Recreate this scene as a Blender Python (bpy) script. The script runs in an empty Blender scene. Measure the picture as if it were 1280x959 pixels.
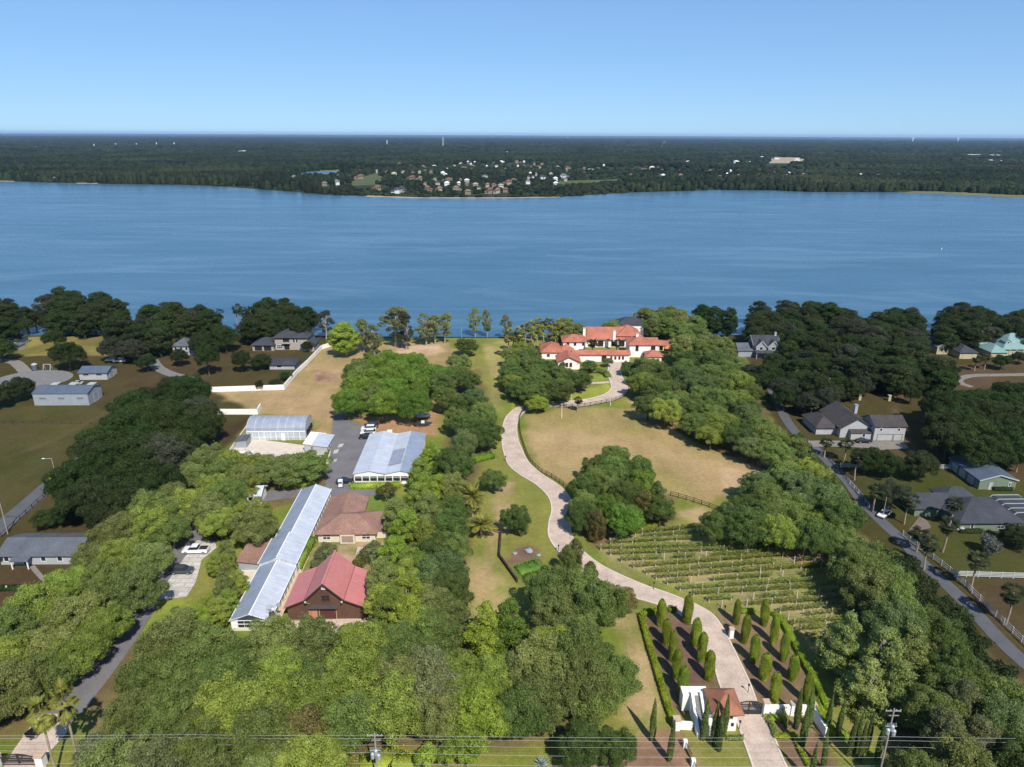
import bpy, math, random
import numpy as np
from mathutils import Vector, Matrix, noise as mnoise

random.seed(7)
RNG = np.random.default_rng(11)
C = bpy.context.scene.collection
R = math.radians

# ---------------------------------------------------------------- camera of the survey drone
F, H = 890.0, 90.0                      # focal length in pixels of a 1280 px wide frame, height above ground
PITCH = math.atan((479.5 - 168) / F)
ROLL = R(0.27)
CP, SP = math.cos(PITCH), math.sin(PITCH)

def ray(px, py):
    u, v = (px - 640) / F, (479.5 - py) / F
    c, s = math.cos(ROLL), math.sin(ROLL)
    u, v = c*u - s*v, s*u + c*v
    return u, CP + v*SP, -SP + v*CP

def at(px, py, z=0.0):
    """ground point (at height z) seen at a pixel of the photograph"""
    d = ray(px, py)
    t = (z - H) / d[2]
    return (d[0]*t, d[1]*t)

def at_y(px, py, Y):
    d = ray(px, py); t = Y / d[1]
    return (d[0]*t, Y, H + d[2]*t)

def project(x, y, z):
    dz = z - H
    zc = y*CP - dz*SP
    u, v = x/zc, (y*SP + dz*CP)/zc
    c, s = math.cos(-ROLL), math.sin(-ROLL)
    u, v = c*u - s*v, s*u + c*v
    return 640 + F*u, 479.5 - F*v

def pts(lst, z=0.0):
    return [at(a, b, z) for a, b in lst]

# ---------------------------------------------------------------- object helpers
def tag(o, label=None, cat=None, group=None, kind=None):
    if label: o['label'] = label
    if cat: o['category'] = cat
    if group: o['group'] = group
    if kind: o['kind'] = kind
    return o

def empty(name, loc=(0, 0, 0), rz=0.0):
    o = bpy.data.objects.new(name, None)
    o.empty_display_size = 0.3
    o.location = loc
    o.rotation_euler = (0, 0, rz)
    C.objects.link(o)
    return o

def link(name, me, parent=None):
    o = bpy.data.objects.new(name, me)
    C.objects.link(o)
    if parent: o.parent = parent
    return o

class MB:
    def __init__(s): s.v, s.f = [], []
    def add(s, vs, fs):
        n = len(s.v)
        s.v += [tuple(map(float, p)) for p in vs]
        s.f += [tuple(i + n for i in f) for f in fs]
        return s
    def box(s, x0, x1, y0, y1, z0, z1):
        return s.add([(x0,y0,z0),(x1,y0,z0),(x1,y1,z0),(x0,y1,z0),(x0,y0,z1),(x1,y0,z1),(x1,y1,z1),(x0,y1,z1)],
                     [(3,2,1,0),(4,5,6,7),(0,1,5,4),(1,2,6,5),(2,3,7,6),(3,0,4,7)])
    def bar(s, p, q, w, h=None):
        """box beam from p to q, width w (horizontal), height h"""
        h = h or w
        p, q = Vector(p), Vector(q)
        d = (q - p).normalized()
        up = Vector((0, 0, 1)) if abs(d.z) < 0.95 else Vector((0, 1, 0))
        a = d.cross(up).normalized() * (w/2)
        b = a.cross(d).normalized() * (h/2)
        vs = [p-a-b, p+a-b, p+a+b, p-a+b, q-a-b, q+a-b, q+a+b, q-a+b]
        return s.add(vs, [(0,1,2,3),(7,6,5,4),(0,4,5,1),(1,5,6,2),(2,6,7,3),(3,7,4,0)])
    def tube(s, path, radii, n=8, cap=True):
        path = [Vector(p) for p in path]
        if not hasattr(radii, '__len__'): radii = [radii]*len(path)
        base = len(s.v); rings = []
        for i, p in enumerate(path):
            d = (path[min(i+1, len(path)-1)] - path[max(i-1, 0)]).normalized()
            up = Vector((0, 0, 1)) if abs(d.z) < 0.9 else Vector((1, 0, 0))
            a = d.cross(up).normalized(); b = a.cross(d).normalized()
            rings.append([p + (a*math.cos(2*math.pi*k/n) + b*math.sin(2*math.pi*k/n))*radii[i] for k in range(n)])
        vs = [v for r in rings for v in r]
        fs = [(i*n+k, i*n+(k+1) % n, (i+1)*n+(k+1) % n, (i+1)*n+k) for i in range(len(path)-1) for k in range(n)]
        if cap:
            fs.append(tuple(range(n-1, -1, -1))); fs.append(tuple((len(path)-1)*n + k for k in range(n)))
        return s.add(vs, fs)
    def lathe(s, prof, n=12, c=(0, 0, 0)):
        vs = [(c[0]+r*math.cos(2*math.pi*k/n), c[1]+r*math.sin(2*math.pi*k/n), c[2]+z) for r, z in prof for k in range(n)]
        fs = [(i*n+k, i*n+(k+1) % n, (i+1)*n+(k+1) % n, (i+1)*n+k) for i in range(len(prof)-1) for k in range(n)]
        fs += [tuple(range(n-1, -1, -1)), tuple((len(prof)-1)*n+k for k in range(n))]
        return s.add(vs, fs)
    def solid(s, vs, fs, t):
        """a sheet given a thickness t downward (roofs)"""
        n = len(vs)
        low = [(x, y, z - t) for x, y, z in vs]
        ed = {}
        for f in fs:
            for i in range(len(f)):
                ed[(f[i], f[(i+1) % len(f)])] = 1
        side = [(b, a, a+n, b+n) for (a, b) in ed if (b, a) not in ed]
        return s.add(list(vs)+low, list(fs)+[tuple(i+n for i in reversed(f)) for f in fs]+side)
    def mesh(s, name, mat, smooth=False):
        me = bpy.data.meshes.new(name)
        me.from_pydata(s.v, [], s.f)
        if mat: me.materials.append(mat)
        if smooth: me.polygons.foreach_set('use_smooth', [True]*len(me.polygons))
        me.update()
        return me
    def obj(s, name, mat, parent=None, smooth=False):
        return link(name, s.mesh(name, mat, smooth), parent)

def np_mesh(name, V, Fc, mat, smooth=False):
    """mesh from numpy arrays: V (n,3), Fc (m,k) all faces with k corners"""
    me = bpy.data.meshes.new(name)
    n, (m, k) = len(V), Fc.shape
    me.vertices.add(n); me.vertices.foreach_set('co', np.ascontiguousarray(V, np.float32).ravel())
    me.loops.add(m*k); me.loops.foreach_set('vertex_index', np.ascontiguousarray(Fc, np.int32).ravel())
    me.polygons.add(m); me.polygons.foreach_set('loop_start', np.arange(0, m*k, k, dtype=np.int32))
    me.update(calc_edges=True)
    if smooth: me.polygons.foreach_set('use_smooth', np.ones(m, bool))
    if mat: me.materials.append(mat)
    return me

# ---------------------------------------------------------------- materials
class NT:
    def __init__(s, name):
        s.m = bpy.data.materials.new(name); s.m.use_nodes = True
        s.t = s.m.node_tree; s.n = s.t.nodes; s.l = s.t.links
        s.b = s.n['Principled BSDF']; s.out = s.n['Material Output']
    def node(s, typ, **kw):
        n = s.n.new(typ)
        for k, v in kw.items():
            if k in n.inputs.keys(): n.inputs[k].default_value = v
            else: setattr(n, k, v)
        return n
    def set(s, **kw):
        for k, v in kw.items(): s.b.inputs[k.replace('_', ' ')].default_value = v
        return s
    def mix(s, a, b, fac, mode='MIX'):
        n = s.n.new('ShaderNodeMix'); n.data_type = 'RGBA'; n.blend_type = mode; n.clamp_result = False
        for i, x in ((0, fac), (6, a), (7, b)):
            if hasattr(x, 'is_linked') or hasattr(x, 'links'): s.l.new(x, n.inputs[i])
            elif i == 0: n.inputs[0].default_value = x
            else: n.inputs[i].default_value = (*x, 1) if hasattr(x, '__len__') else (x, x, x, 1)
        return n.outputs[2]
    def noise(s, scale, detail=4, rough=0.55, coord='Object', vec=None, stretch=None, dist=0.0):
        tc = s.n.new('ShaderNodeTexCoord')
        src = vec or tc.outputs[coord]
        if stretch:
            mp = s.n.new('ShaderNodeMapping'); mp.inputs['Scale'].default_value = stretch
            s.l.new(src, mp.inputs['Vector']); src = mp.outputs[0]
        n = s.n.new('ShaderNodeTexNoise')
        n.inputs['Scale'].default_value = scale; n.inputs['Detail'].default_value = detail
        n.inputs['Roughness'].default_value = rough; n.inputs['Distortion'].default_value = dist
        s.l.new(src, n.inputs['Vector'])
        return n.outputs['Fac']
    def ramp(s, fac, lo, hi, a=0.0, b=1.0):
        n = s.n.new('ShaderNodeMapRange'); n.inputs[1].default_value = lo; n.inputs[2].default_value = hi
        n.inputs[3].default_value = a; n.inputs[4].default_value = b
        s.l.new(fac, n.inputs[0]); return n.outputs[0]
    def bump(s, h, strength=0.4, dist=0.1):
        n = s.n.new('ShaderNodeBump'); n.inputs['Strength'].default_value = strength; n.inputs['Distance'].default_value = dist
        s.l.new(h, n.inputs['Height']); s.l.new(n.outputs[0], s.b.inputs['Normal'])
    def color(s, sock): s.l.new(sock, s.b.inputs['Base Color'])

def mat_plain(name, col, rough=0.8, var=0.18, scale=0.6, spec=0.3, metal=0.0, bump=0.0, stretch=None):
    t = NT(name)
    f = t.noise(scale, 5, 0.6, stretch=stretch)
    g = t.noise(scale*9, 3, 0.6)
    k = t.ramp(f, 0.3, 0.7, 1-var, 1+var); k2 = t.ramp(g, 0.3, 0.7, 1-var*0.5, 1+var*0.5)
    c = t.mix(col, k, 1.0, 'MULTIPLY'); c = t.mix(c, k2, 1.0, 'MULTIPLY')
    t.color(c)
    t.set(Roughness=rough, Metallic=metal); t.b.inputs['Specular IOR Level'].default_value = spec
    if bump: t.bump(g, bump, 0.03)
    return t.m

def mat_stripes(name, c1, c2, freq, axis=0, rough=0.6, duty=0.12, metal=0.0, var=0.12, spec=0.4):
    """ribs, courses of tiles or boards: narrow lines of c2 on c1"""
    t = NT(name)
    tc = t.n.new('ShaderNodeTexCoord'); sx = t.n.new('ShaderNodeSeparateXYZ'); t.l.new(tc.outputs['Object'], sx.inputs[0])
    ml = t.n.new('ShaderNodeMath'); ml.operation = 'MULTIPLY'; ml.inputs[1].default_value = freq; t.l.new(sx.outputs[axis], ml.inputs[0])
    fr = t.n.new('ShaderNodeMath'); fr.operation = 'FRACT'; t.l.new(ml.outputs[0], fr.inputs[0])
    lt = t.n.new('ShaderNodeMath'); lt.operation = 'LESS_THAN'; lt.inputs[1].default_value = duty; t.l.new(fr.outputs[0], lt.inputs[0])
    c = t.mix(c1, c2, lt.outputs[0])
    c = t.mix(c, t.ramp(t.noise(1.3, 4, 0.7, stretch=((0.15, 1.6, 1) if axis else (1.6, 0.15, 1))), 0.35, 0.7, 0.86, 1.08), 1.0, 'MULTIPLY')
    k = t.ramp(t.noise(0.35, 5, 0.65), 0.3, 0.7, 1-var, 1+var)
    k2 = t.ramp(t.noise(4, 3, 0.6), 0.3, 0.7, 1-var*0.6, 1+var*0.6)
    c = t.mix(c, k, 1.0, 'MULTIPLY'); c = t.mix(c, k2, 1.0, 'MULTIPLY')
    t.color(c); t.set(Roughness=rough, Metallic=metal); t.b.inputs['Specular IOR Level'].default_value = spec
    return t.m

def mat_tiles(name, c1, c2, c3, scale=2.5):
    t = NT(name)
    br = t.n.new('ShaderNodeTexBrick'); tc = t.n.new('ShaderNodeTexCoord'); t.l.new(tc.outputs['Object'], br.inputs['Vector'])
    br.inputs['Scale'].default_value = scale; br.inputs['Color1'].default_value = (*c1, 1); br.inputs['Color2'].default_value = (*c2, 1)
    br.inputs['Mortar'].default_value = (*c3, 1); br.inputs['Mortar Size'].default_value = 0.03
    k = t.ramp(t.noise(0.3, 5, 0.6), 0.3, 0.7, 0.8, 1.2); k2 = t.ramp(t.noise(3.0, 4, 0.7), 0.3, 0.7, 0.85, 1.15)
    c = t.mix(br.outputs['Color'], k, 1.0, 'MULTIPLY'); c = t.mix(c, k2, 1.0, 'MULTIPLY')
    t.color(c); t.set(Roughness=0.85); t.b.inputs['Specular IOR Level'].default_value = 0.2
    return t.m

def mat_leaf(name, c1, c2, trans=0.38, var=0.22):
    t = NT(name)
    geo = t.n.new('ShaderNodeNewGeometry'); oi = t.n.new('ShaderNodeObjectInfo')
    if c2 is None: c2 = oi.outputs['Color']; c1 = t.mix(c2, (0.40, 0.46, 0.36), 1.0, 'MULTIPLY')
    big = t.ramp(t.noise(0.35, 2, 0.5), 0.35, 0.65)
    isl = t.ramp(geo.outputs['Random Per Island'], 0, 1, -0.25, 0.6)
    ad = t.n.new('ShaderNodeMath'); ad.operation = 'MULTIPLY_ADD'; ad.inputs[1].default_value = 0.55; ad.use_clamp = True
    t.l.new(big, ad.inputs[0]); t.l.new(isl, ad.inputs[2])
    c = t.mix(c1, c2, ad.outputs[0])
    k = t.ramp(oi.outputs['Random'], 0, 1, 1-var, 1+var)
    c = t.mix(c, k, 1.0, 'MULTIPLY')
    hs = t.n.new('ShaderNodeHueSaturation')
    hv = t.n.new('ShaderNodeMath'); hv.operation = 'FRACT'
    m7 = t.n.new('ShaderNodeMath'); m7.operation = 'MULTIPLY'; m7.inputs[1].default_value = 7.31
    t.l.new(oi.outputs['Random'], m7.inputs[0]); t.l.new(m7.outputs[0], hv.inputs[0])
    t.l.new(t.ramp(hv.outputs[0], 0, 1, 0.482, 0.512), hs.inputs['Hue']); t.l.new(c, hs.inputs['Color'])
    t.l.new(hs.outputs[0], t.b.inputs['Base Color'])
    t.set(Roughness=0.6); t.b.inputs['Specular IOR Level'].default_value = 0.25
    if trans:
        tr = t.n.new('ShaderNodeBsdfTranslucent'); t.l.new(hs.outputs[0], tr.inputs['Color'])
        mx = t.n.new('ShaderNodeMixShader'); mx.inputs[0].default_value = trans
        t.l.new(t.b.outputs[0], mx.inputs[1]); t.l.new(tr.outputs[0], mx.inputs[2]); t.l.new(mx.outputs[0], t.out.inputs['Surface'])
    return t.m

M = {}
M['white'] = mat_plain('white_paint', (0.78, 0.77, 0.74), 0.6, 0.06)
M['stucco'] = mat_plain('white_stucco', (0.80, 0.78, 0.73), 0.9, 0.08, 0.4)
M['cream'] = mat_plain('cream_stucco', (0.60, 0.54, 0.44), 0.9, 0.08)
M['peach'] = mat_plain('peach_wall', (0.52, 0.35, 0.22), 0.9, 0.1)
M['dullwhite'] = mat_plain('dimmed_white_siding', (0.36, 0.37, 0.37), 0.8, 0.1)  # white siding, with the dimming of the neighbouring plots put into its colour
M['dullgrey'] = mat_plain('pale_grey_steel_siding', (0.27, 0.30, 0.33), 0.6, 0.08)
M['villa'] = mat_plain('grey_cream_stucco', (0.34, 0.30, 0.26), 0.9, 0.1)
M['sage'] = mat_plain('sage_green_siding', (0.15, 0.19, 0.13), 0.8, 0.08)
M['butter'] = mat_plain('butter_stucco', (0.42, 0.36, 0.22), 0.9, 0.08)
M['glass'] = mat_plain('window_glass', (0.025, 0.03, 0.035), 0.12, 0.2, spec=0.6)
M['void'] = mat_plain('dark_opening', (0.02, 0.018, 0.016), 0.8, 0.2)
M['iron'] = mat_plain('dark_iron', (0.035, 0.03, 0.028), 0.5, 0.2)
M['fencewood'] = mat_plain('dark_brown_fence_wood', (0.055, 0.035, 0.025), 0.8, 0.25)
M['whitefence'] = mat_plain('white_fence_rail', (0.45, 0.45, 0.44), 0.6, 0.06)
M['steel'] = mat_plain('galvanised_steel', (0.42, 0.44, 0.46), 0.45, 0.15, metal=0.3)
M['polewood'] = mat_plain('weathered_pole_wood', (0.30, 0.27, 0.24), 0.85, 0.15)
M['cable'] = mat_plain('aluminium_cable', (0.42, 0.42, 0.41), 0.4, 0.05)
M['bark'] = mat_plain('brown_grey_bark', (0.10, 0.075, 0.055), 0.9, 0.3, 1.5)
M['palebark'] = mat_plain('pale_grey_bark', (0.30, 0.26, 0.21), 0.9, 0.25, 1.5)
M['palmtrunk'] = mat_plain('tan_palm_trunk', (0.30, 0.23, 0.16), 0.9, 0.2, 2.0)
M['barnwood'] = mat_stripes('brown_barn_boards', (0.115, 0.058, 0.036), (0.05, 0.025, 0.017), 3.2, 0, 0.8, 0.1, var=0.25)
M['barndoor'] = mat_stripes('dark_red_door_boards', (0.085, 0.03, 0.022), (0.04, 0.016, 0.012), 4, 0, 0.75, 0.1)
M['redroof'] = mat_stripes('red_ribbed_metal_roof', (0.50, 0.185, 0.17), (0.40, 0.14, 0.13), 2.2, 1, 0.5, 0.1, var=0.06)
M['tanroof'] = mat_tiles('tan_clay_shingle_roof', (0.33, 0.19, 0.14), (0.25, 0.145, 0.11), (0.17, 0.10, 0.08), 1.6)
M['terracotta'] = mat_tiles('terracotta_barrel_tile', (0.47, 0.175, 0.115), (0.37, 0.135, 0.09), (0.24, 0.085, 0.06), 2.2)
M['oldtile'] = mat_tiles('weathered_orange_tile', (0.40, 0.17, 0.10), (0.30, 0.125, 0.075), (0.2, 0.085, 0.05), 3.0)
M['slate'] = mat_tiles('dark_grey_shingle', (0.06, 0.065, 0.078), (0.048, 0.052, 0.062), (0.03, 0.03, 0.036), 1.8)
M['greyroof'] = mat_tiles('mid_grey_shingle', (0.115, 0.125, 0.145), (0.095, 0.105, 0.12), (0.07, 0.075, 0.09), 1.8)
M['brownroof'] = mat_tiles('brown_grey_shingle', (0.075, 0.066, 0.066), (0.06, 0.053, 0.053), (0.04, 0.035, 0.035), 1.8)
M['bluemetal'] = mat_stripes('blue_grey_metal_roof', (0.09, 0.115, 0.155), (0.06, 0.08, 0.11), 1.2, 0, 0.5, 0.08)
M['seametal'] = mat_stripes('seafoam_metal_roof', (0.18, 0.29, 0.275), (0.13, 0.22, 0.21), 1.2, 0, 0.5, 0.1)
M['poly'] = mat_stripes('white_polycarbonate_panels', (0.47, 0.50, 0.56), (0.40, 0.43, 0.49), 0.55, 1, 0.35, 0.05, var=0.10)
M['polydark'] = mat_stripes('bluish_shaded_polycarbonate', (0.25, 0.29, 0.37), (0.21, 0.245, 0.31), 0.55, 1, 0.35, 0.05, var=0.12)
M['polyglass'] = mat_stripes('translucent_wall_panels', (0.42, 0.46, 0.48), (0.60, 0.61, 0.61), 0.8, 0, 0.4, 0.1)
M['solar'] = mat_stripes('grey_violet_panels', (0.27, 0.28, 0.35), (0.31, 0.32, 0.38), 0.9, 0, 0.3, 0.06)
M['screen'] = mat_plain('dark_pool_screen', (0.045, 0.05, 0.06), 0.7, 0.2)
M['brick'] = mat_tiles('terracotta_brick', (0.40, 0.17, 0.11), (0.33, 0.14, 0.09), (0.3, 0.22, 0.17), 5)
M['orange'] = mat_plain('orange_canvas', (0.52, 0.20, 0.07), 0.8, 0.1)
M['stone'] = mat_plain('tan_cap_stone', (0.50, 0.36, 0.26), 0.9, 0.12)
M['agave'] = mat_plain('blue_grey_agave', (0.20, 0.27, 0.27), 0.6, 0.2)
M['tyre'] = mat_plain('black_tyre', (0.02, 0.02, 0.02), 0.8, 0.2)
M['rim'] = mat_plain('alloy_rim', (0.4, 0.4, 0.42), 0.35, 0.1, metal=0.5)
M['lamp'] = mat_plain('clear_headlight', (0.6, 0.6, 0.6), 0.2, 0.1)
def paint(name, c):
    t = NT(name); t.color(t.mix(c, t.ramp(t.noise(1.5), 0.3, 0.7, 0.93, 1.07), 1.0, 'MULTIPLY')); t.set(Roughness=0.25, Coat_Weight=0.5); return t.m
M['carwhite'] = paint('white_car_paint', (0.72, 0.73, 0.74)); M['cardark'] = paint('charcoal_car_paint', (0.045, 0.05, 0.06))
M['carblack'] = paint('black_car_paint', (0.012, 0.013, 0.016)); M['carsilver'] = paint('silver_car_paint', (0.35, 0.36, 0.38)); M['carred'] = paint('red_car_paint', (0.3, 0.03, 0.025))

LEAF = dict(
    oak=((0.086, 0.152, 0.026), (0.258, 0.332, 0.086)),
    olive=((0.106, 0.154, 0.031), (0.310, 0.348, 0.106)),
    bright=((0.146, 0.227, 0.023), (0.369, 0.446, 0.086)),
    lime=((0.180, 0.283, 0.021), (0.412, 0.518, 0.073)),
    dark=((0.055, 0.107, 0.023), (0.175, 0.243, 0.060)),
    blue=((0.072, 0.130, 0.039), (0.219, 0.285, 0.101)),
    deep=((0.024, 0.040, 0.011), (0.067, 0.092, 0.027)),  # deep tones carry the dimming of the neighbouring plots in the leaf colour
    deepgreen=((0.022, 0.046, 0.011), (0.060, 0.101, 0.022)),
    moss=((0.120, 0.140, 0.052), (0.285, 0.300, 0.130)),
    greymoss=((0.039, 0.047, 0.026), (0.098, 0.107, 0.068)),
    rust=((0.110, 0.117, 0.031), (0.283, 0.243, 0.078)),
    vivid=((0.080, 0.172, 0.021), (0.224, 0.348, 0.054)),
    pale=((0.146, 0.211, 0.052), (0.369, 0.446, 0.136)),
    hedge=((0.170, 0.240, 0.014), (0.300, 0.380, 0.030)),
    cyp=((0.164, 0.230, 0.022), (0.358, 0.425, 0.047)),
    thin=((0.057, 0.105, 0.022), (0.223, 0.270, 0.077)),
    palm=((0.119, 0.138, 0.022), (0.345, 0.338, 0.070)),
    palmdark=((0.027, 0.040, 0.014), (0.069, 0.080, 0.031)),
    vine=((0.108, 0.156, 0.023), (0.254, 0.300, 0.058)),
    silver=((0.121, 0.132, 0.110), (0.198, 0.209, 0.193)),
)
LM = {k: mat_leaf('leaf_' + k, *LEAF[k]) for k in ('hedge', 'lime', 'olive', 'vivid', 'dark', 'deepgreen', 'vine')}
LEAFY = mat_leaf('tree_leaves', None, None)

# ---------------------------------------------------------------- world, sun, camera
SUN_EL, SHADOW_AZ = 48.0, 22.0          # shadows fall forward and 22 degrees to the west side
sc = bpy.context.scene
w = bpy.data.worlds.new('World'); sc.world = w; w.use_nodes = True
sky = w.node_tree.nodes.new('ShaderNodeTexSky'); sky.sky_type = 'NISHITA'; sky.sun_disc = False
sd = Vector((math.sin(R(SHADOW_AZ))*math.cos(R(SUN_EL)), -math.cos(R(SHADOW_AZ))*math.cos(R(SUN_EL)), math.sin(R(SUN_EL))))
sky.sun_elevation = R(SUN_EL); sky.sun_rotation = math.atan2(sd.x, sd.y)
sky.altitude = 0; sky.air_density = 0.72; sky.dust_density = 0.0; sky.ozone_density = 2.5
bg = w.node_tree.nodes['Background']; bg.inputs['Strength'].default_value = 0.10
tint = w.node_tree.nodes.new('ShaderNodeMix'); tint.data_type = 'RGBA'; tint.blend_type = 'MULTIPLY'; tint.inputs[0].default_value = 1.0; tint.inputs[7].default_value = (1.20, 1.80, 2.55, 1)
gm = w.node_tree.nodes.new('ShaderNodeGamma'); gm.inputs['Gamma'].default_value = 0.5
w.node_tree.links.new(sky.outputs[0], gm.inputs['Color']); w.node_tree.links.new(gm.outputs[0], tint.inputs[6]); w.node_tree.links.new(tint.outputs[2], bg.inputs['Color'])
ld = bpy.data.lights.new('sun', 'SUN'); ld.energy = 4.5; ld.angle = R(0.5); ld.color = (1.0, 0.95, 0.86)
so = bpy.data.objects.new('sun', ld); C.objects.link(so); so.location = (60, -60, 200)
so.rotation_euler = sd.to_track_quat('Z', 'Y').to_euler()
cam = bpy.data.cameras.new('camera'); cam.sensor_width = 36; cam.lens = 36*F/1280; cam.clip_start = 0.5; cam.clip_end = 90000
co = bpy.data.objects.new('camera', cam); C.objects.link(co); co.location = (0, 0, H)
co.rotation_euler = (Matrix.Rotation(math.pi/2 - PITCH, 3, 'X') @ Matrix.Rotation(ROLL, 3, 'Z')).to_euler()
sc.camera = co
sc.view_settings.view_transform = 'Standard'; sc.view_settings.look = 'None'
sc.view_settings.exposure = 0.40; sc.view_settings.gamma = 1.0

# ---------------------------------------------------------------- numeric noise and polygons
def vnoise(x, y, s, seed=0):
    x, y = np.asarray(x, float)/s, np.asarray(y, float)/s
    xi, yi = np.floor(x).astype(np.int64), np.floor(y).astype(np.int64)
    fx, fy = x-xi, y-yi; fx, fy = fx*fx*(3-2*fx), fy*fy*(3-2*fy)
    def h(a, b):
        n = (a*374761393 + b*668265263 + seed*69069) & 0xffffffff
        n = ((n ^ (n >> 13))*1274126177) & 0xffffffff
        return ((n ^ (n >> 16)) & 0xffff)/65535.0
    return (h(xi, yi)*(1-fx)+h(xi+1, yi)*fx)*(1-fy) + (h(xi, yi+1)*(1-fx)+h(xi+1, yi+1)*fx)*fy

def fbm(x, y, s, seed=0, o=4):
    t, a, tot = 0, 1.0, 0
    for i in range(o):
        t = t + a*vnoise(x, y, s/2**i, seed+i*17); tot += a; a *= 0.55
    return t/tot

def inside(px, py, poly):
    px, py = np.asarray(px, float), np.asarray(py, float)
    r = np.zeros(px.shape, bool)
    n = len(poly)
    for i in range(n):
        (x1, y1), (x2, y2) = poly[i], poly[(i+1) % n]
        c = (y1 > py) != (y2 > py)
        r ^= c & (px < (x2-x1)*(py-y1)/((y2-y1) if y2 != y1 else 1e-9) + x1)
    return r

def edge_dist(x, y, poly):
    d = 1e9
    for i in range(len(poly)):
        a, b = Vector(poly[i]), Vector(poly[(i+1) % len(poly)]); p = Vector((x, y))
        t = max(0, min(1, (p-a).dot(b-a)/max((b-a).length_squared, 1e-9)))
        d = min(d, (p-a-(b-a)*t).length)
    return d

def smooth_line(P, sub=6):
    """Catmull-Rom through points"""
    P = [Vector(p) for p in P]; out = []
    for i in range(len(P)-1):
        a, b, c, d = P[max(i-1, 0)], P[i], P[i+1], P[min(i+2, len(P)-1)]
        for k in range(sub):
            t = k/sub
            out.append(0.5*((2*b)+(c-a)*t+(2*a-5*b+4*c-d)*t*t+(3*b-a-3*c+d)*t**3))
    out.append(P[-1]); return out

# ================================================================ THE SETTING
FAR_SHORE = [(-420, 221), (-200, 223), (0, 226), (60, 228), (150, 230), (230, 231), (290, 234), (340, 238), (380, 241), (415, 244), (460, 245),
             (520, 247), (640, 247), (700, 246), (750, 243), (790, 240.5), (900, 237.5), (970, 238), (1010, 240), (1100, 240), (1160, 240.5),
             (1220, 243), (1280, 246), (1420, 250), (1700, 256)]
FAR_W = [at(a, b) for a, b in FAR_SHORE]
NEAR_SHORE = [(-900, 330), (-240, 322), (-150, 326), (-40, 324), (0, 324), (60, 329), (140, 330), (250, 334), (900, 345)]

def shore_y(x):
    return np.interp(x, [p[0] for p in NEAR_SHORE], [p[1] for p in NEAR_SHORE])

# --- base ground out to the horizon
t = NT('far_ground_scrub')
a = t.noise(0.004, 6, 0.6); b = t.noise(0.05, 4, 0.6)
c = t.mix((0.020, 0.034, 0.014), (0.036, 0.046, 0.020), t.ramp(a, 0.35, 0.65)); c = t.mix(c, t.ramp(b, 0.3, 0.7, 0.7, 1.3), 1.0, 'MULTIPLY')
t.color(c); t.set(Roughness=0.95); t.b.inputs['Specular IOR Level'].default_value = 0.1
n = 96
V = [(0, 4000, -0.35)] + [(70000*math.cos(2*math.pi*k/n), 70000*math.sin(2*math.pi*k/n), -0.35) for k in range(n)]
MB().add(V, [(0, k+1, (k+1) % n+1) for k in range(n)]).obj('ground', t.m)['kind'] = 'structure'

# --- near land: one fine sheet whose grass, soil and mulch zones are mapped per point
GX = np.arange(-330, 330.1, 0.9); GY = np.arange(28, 352, 0.9)
XX, YY = np.meshgrid(GX, GY)
wx = XX + (fbm(XX, YY, 9, 1, 3)-0.5)*3.0; wy = YY + (fbm(XX, YY, 9, 2, 3)-0.5)*3.0
COL = np.zeros(XX.shape + (3,))
NB1, NB2 = np.array((0.054, 0.052, 0.015)), np.array((0.070, 0.053, 0.025))  # neighbouring ground: its overall dimming is put into the grass colours
f = np.clip((fbm(XX, YY, 45, 3, 4)-0.35)/0.3, 0, 1)[..., None]
COL[:] = NB1*(1-f)+NB2*f
def zone(poly, c1, c2=None, s=14, seed=5, lo=0.38, hi=0.62, sharp=False, world=False):
    P = poly if world else pts(poly)
    m = inside(XX if sharp else wx, YY if sharp else wy, P)
    if c2 is None: COL[m] = c1; return
    f = np.clip((fbm(XX[m], YY[m], s, seed, 4)-lo)/(hi-lo), 0, 1)[:, None]
    COL[m] = np.array(c1)*(1-f)+np.array(c2)*f
LAWN, LAWN2 = (0.138, 0.186, 0.030), (0.200, 0.206, 0.052)
TAN, TAN2 = (0.350, 0.255, 0.140), (0.285, 0.225, 0.105)
SAND = (0.43, 0.30, 0.19); SOIL = (0.17, 0.11, 0.065); BRIGHT = (0.165, 0.240, 0.035)
prop = [(-30, 915), (60, 760), (140, 680), (230, 610), (322, 515), (264, 488), (355, 483), (402, 436), (430, 424), (640, 419), (860, 418), (930, 440),
        (955, 500), (985, 560), (1050, 640), (1130, 715), (1290, 870), (1330, 1010), (-60, 1010)]
zone(prop, LAWN, LAWN2, 22, 8)
# the estate woods stand on litter and bare soil
for pl in ([(-30, 915), (60, 770), (150, 690), (240, 615), (330, 560), (420, 570), (410, 612), (330, 640), (250, 690), (180, 780), (110, 850), (20, 930)],
           [(110, 960), (110, 870), (180, 790), (300, 800), (480, 830), (560, 800), (640, 850), (760, 850), (740, 900), (640, 940), (500, 930), (470, 980)],
           [(480, 800), (490, 700), (520, 610), (560, 540), (560, 470), (600, 460), (620, 540), (590, 620), (585, 700), (575, 800)],
           [(790, 520), (790, 470), (860, 445), (940, 470), (990, 580), (1060, 650), (1280, 860), (1300, 980), (1110, 980), (1090, 850), (1050, 720), (960, 695), (880, 670), (960, 590), (860, 545)],
           [(715, 660), (730, 600), (840, 590), (845, 650), (760, 690)], [(635, 500), (640, 450), (730, 465), (735, 492), (690, 497)]):
    zone(pl, (0.130, 0.105, 0.050), (0.15, 0.125, 0.05), 10, 12)
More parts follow.
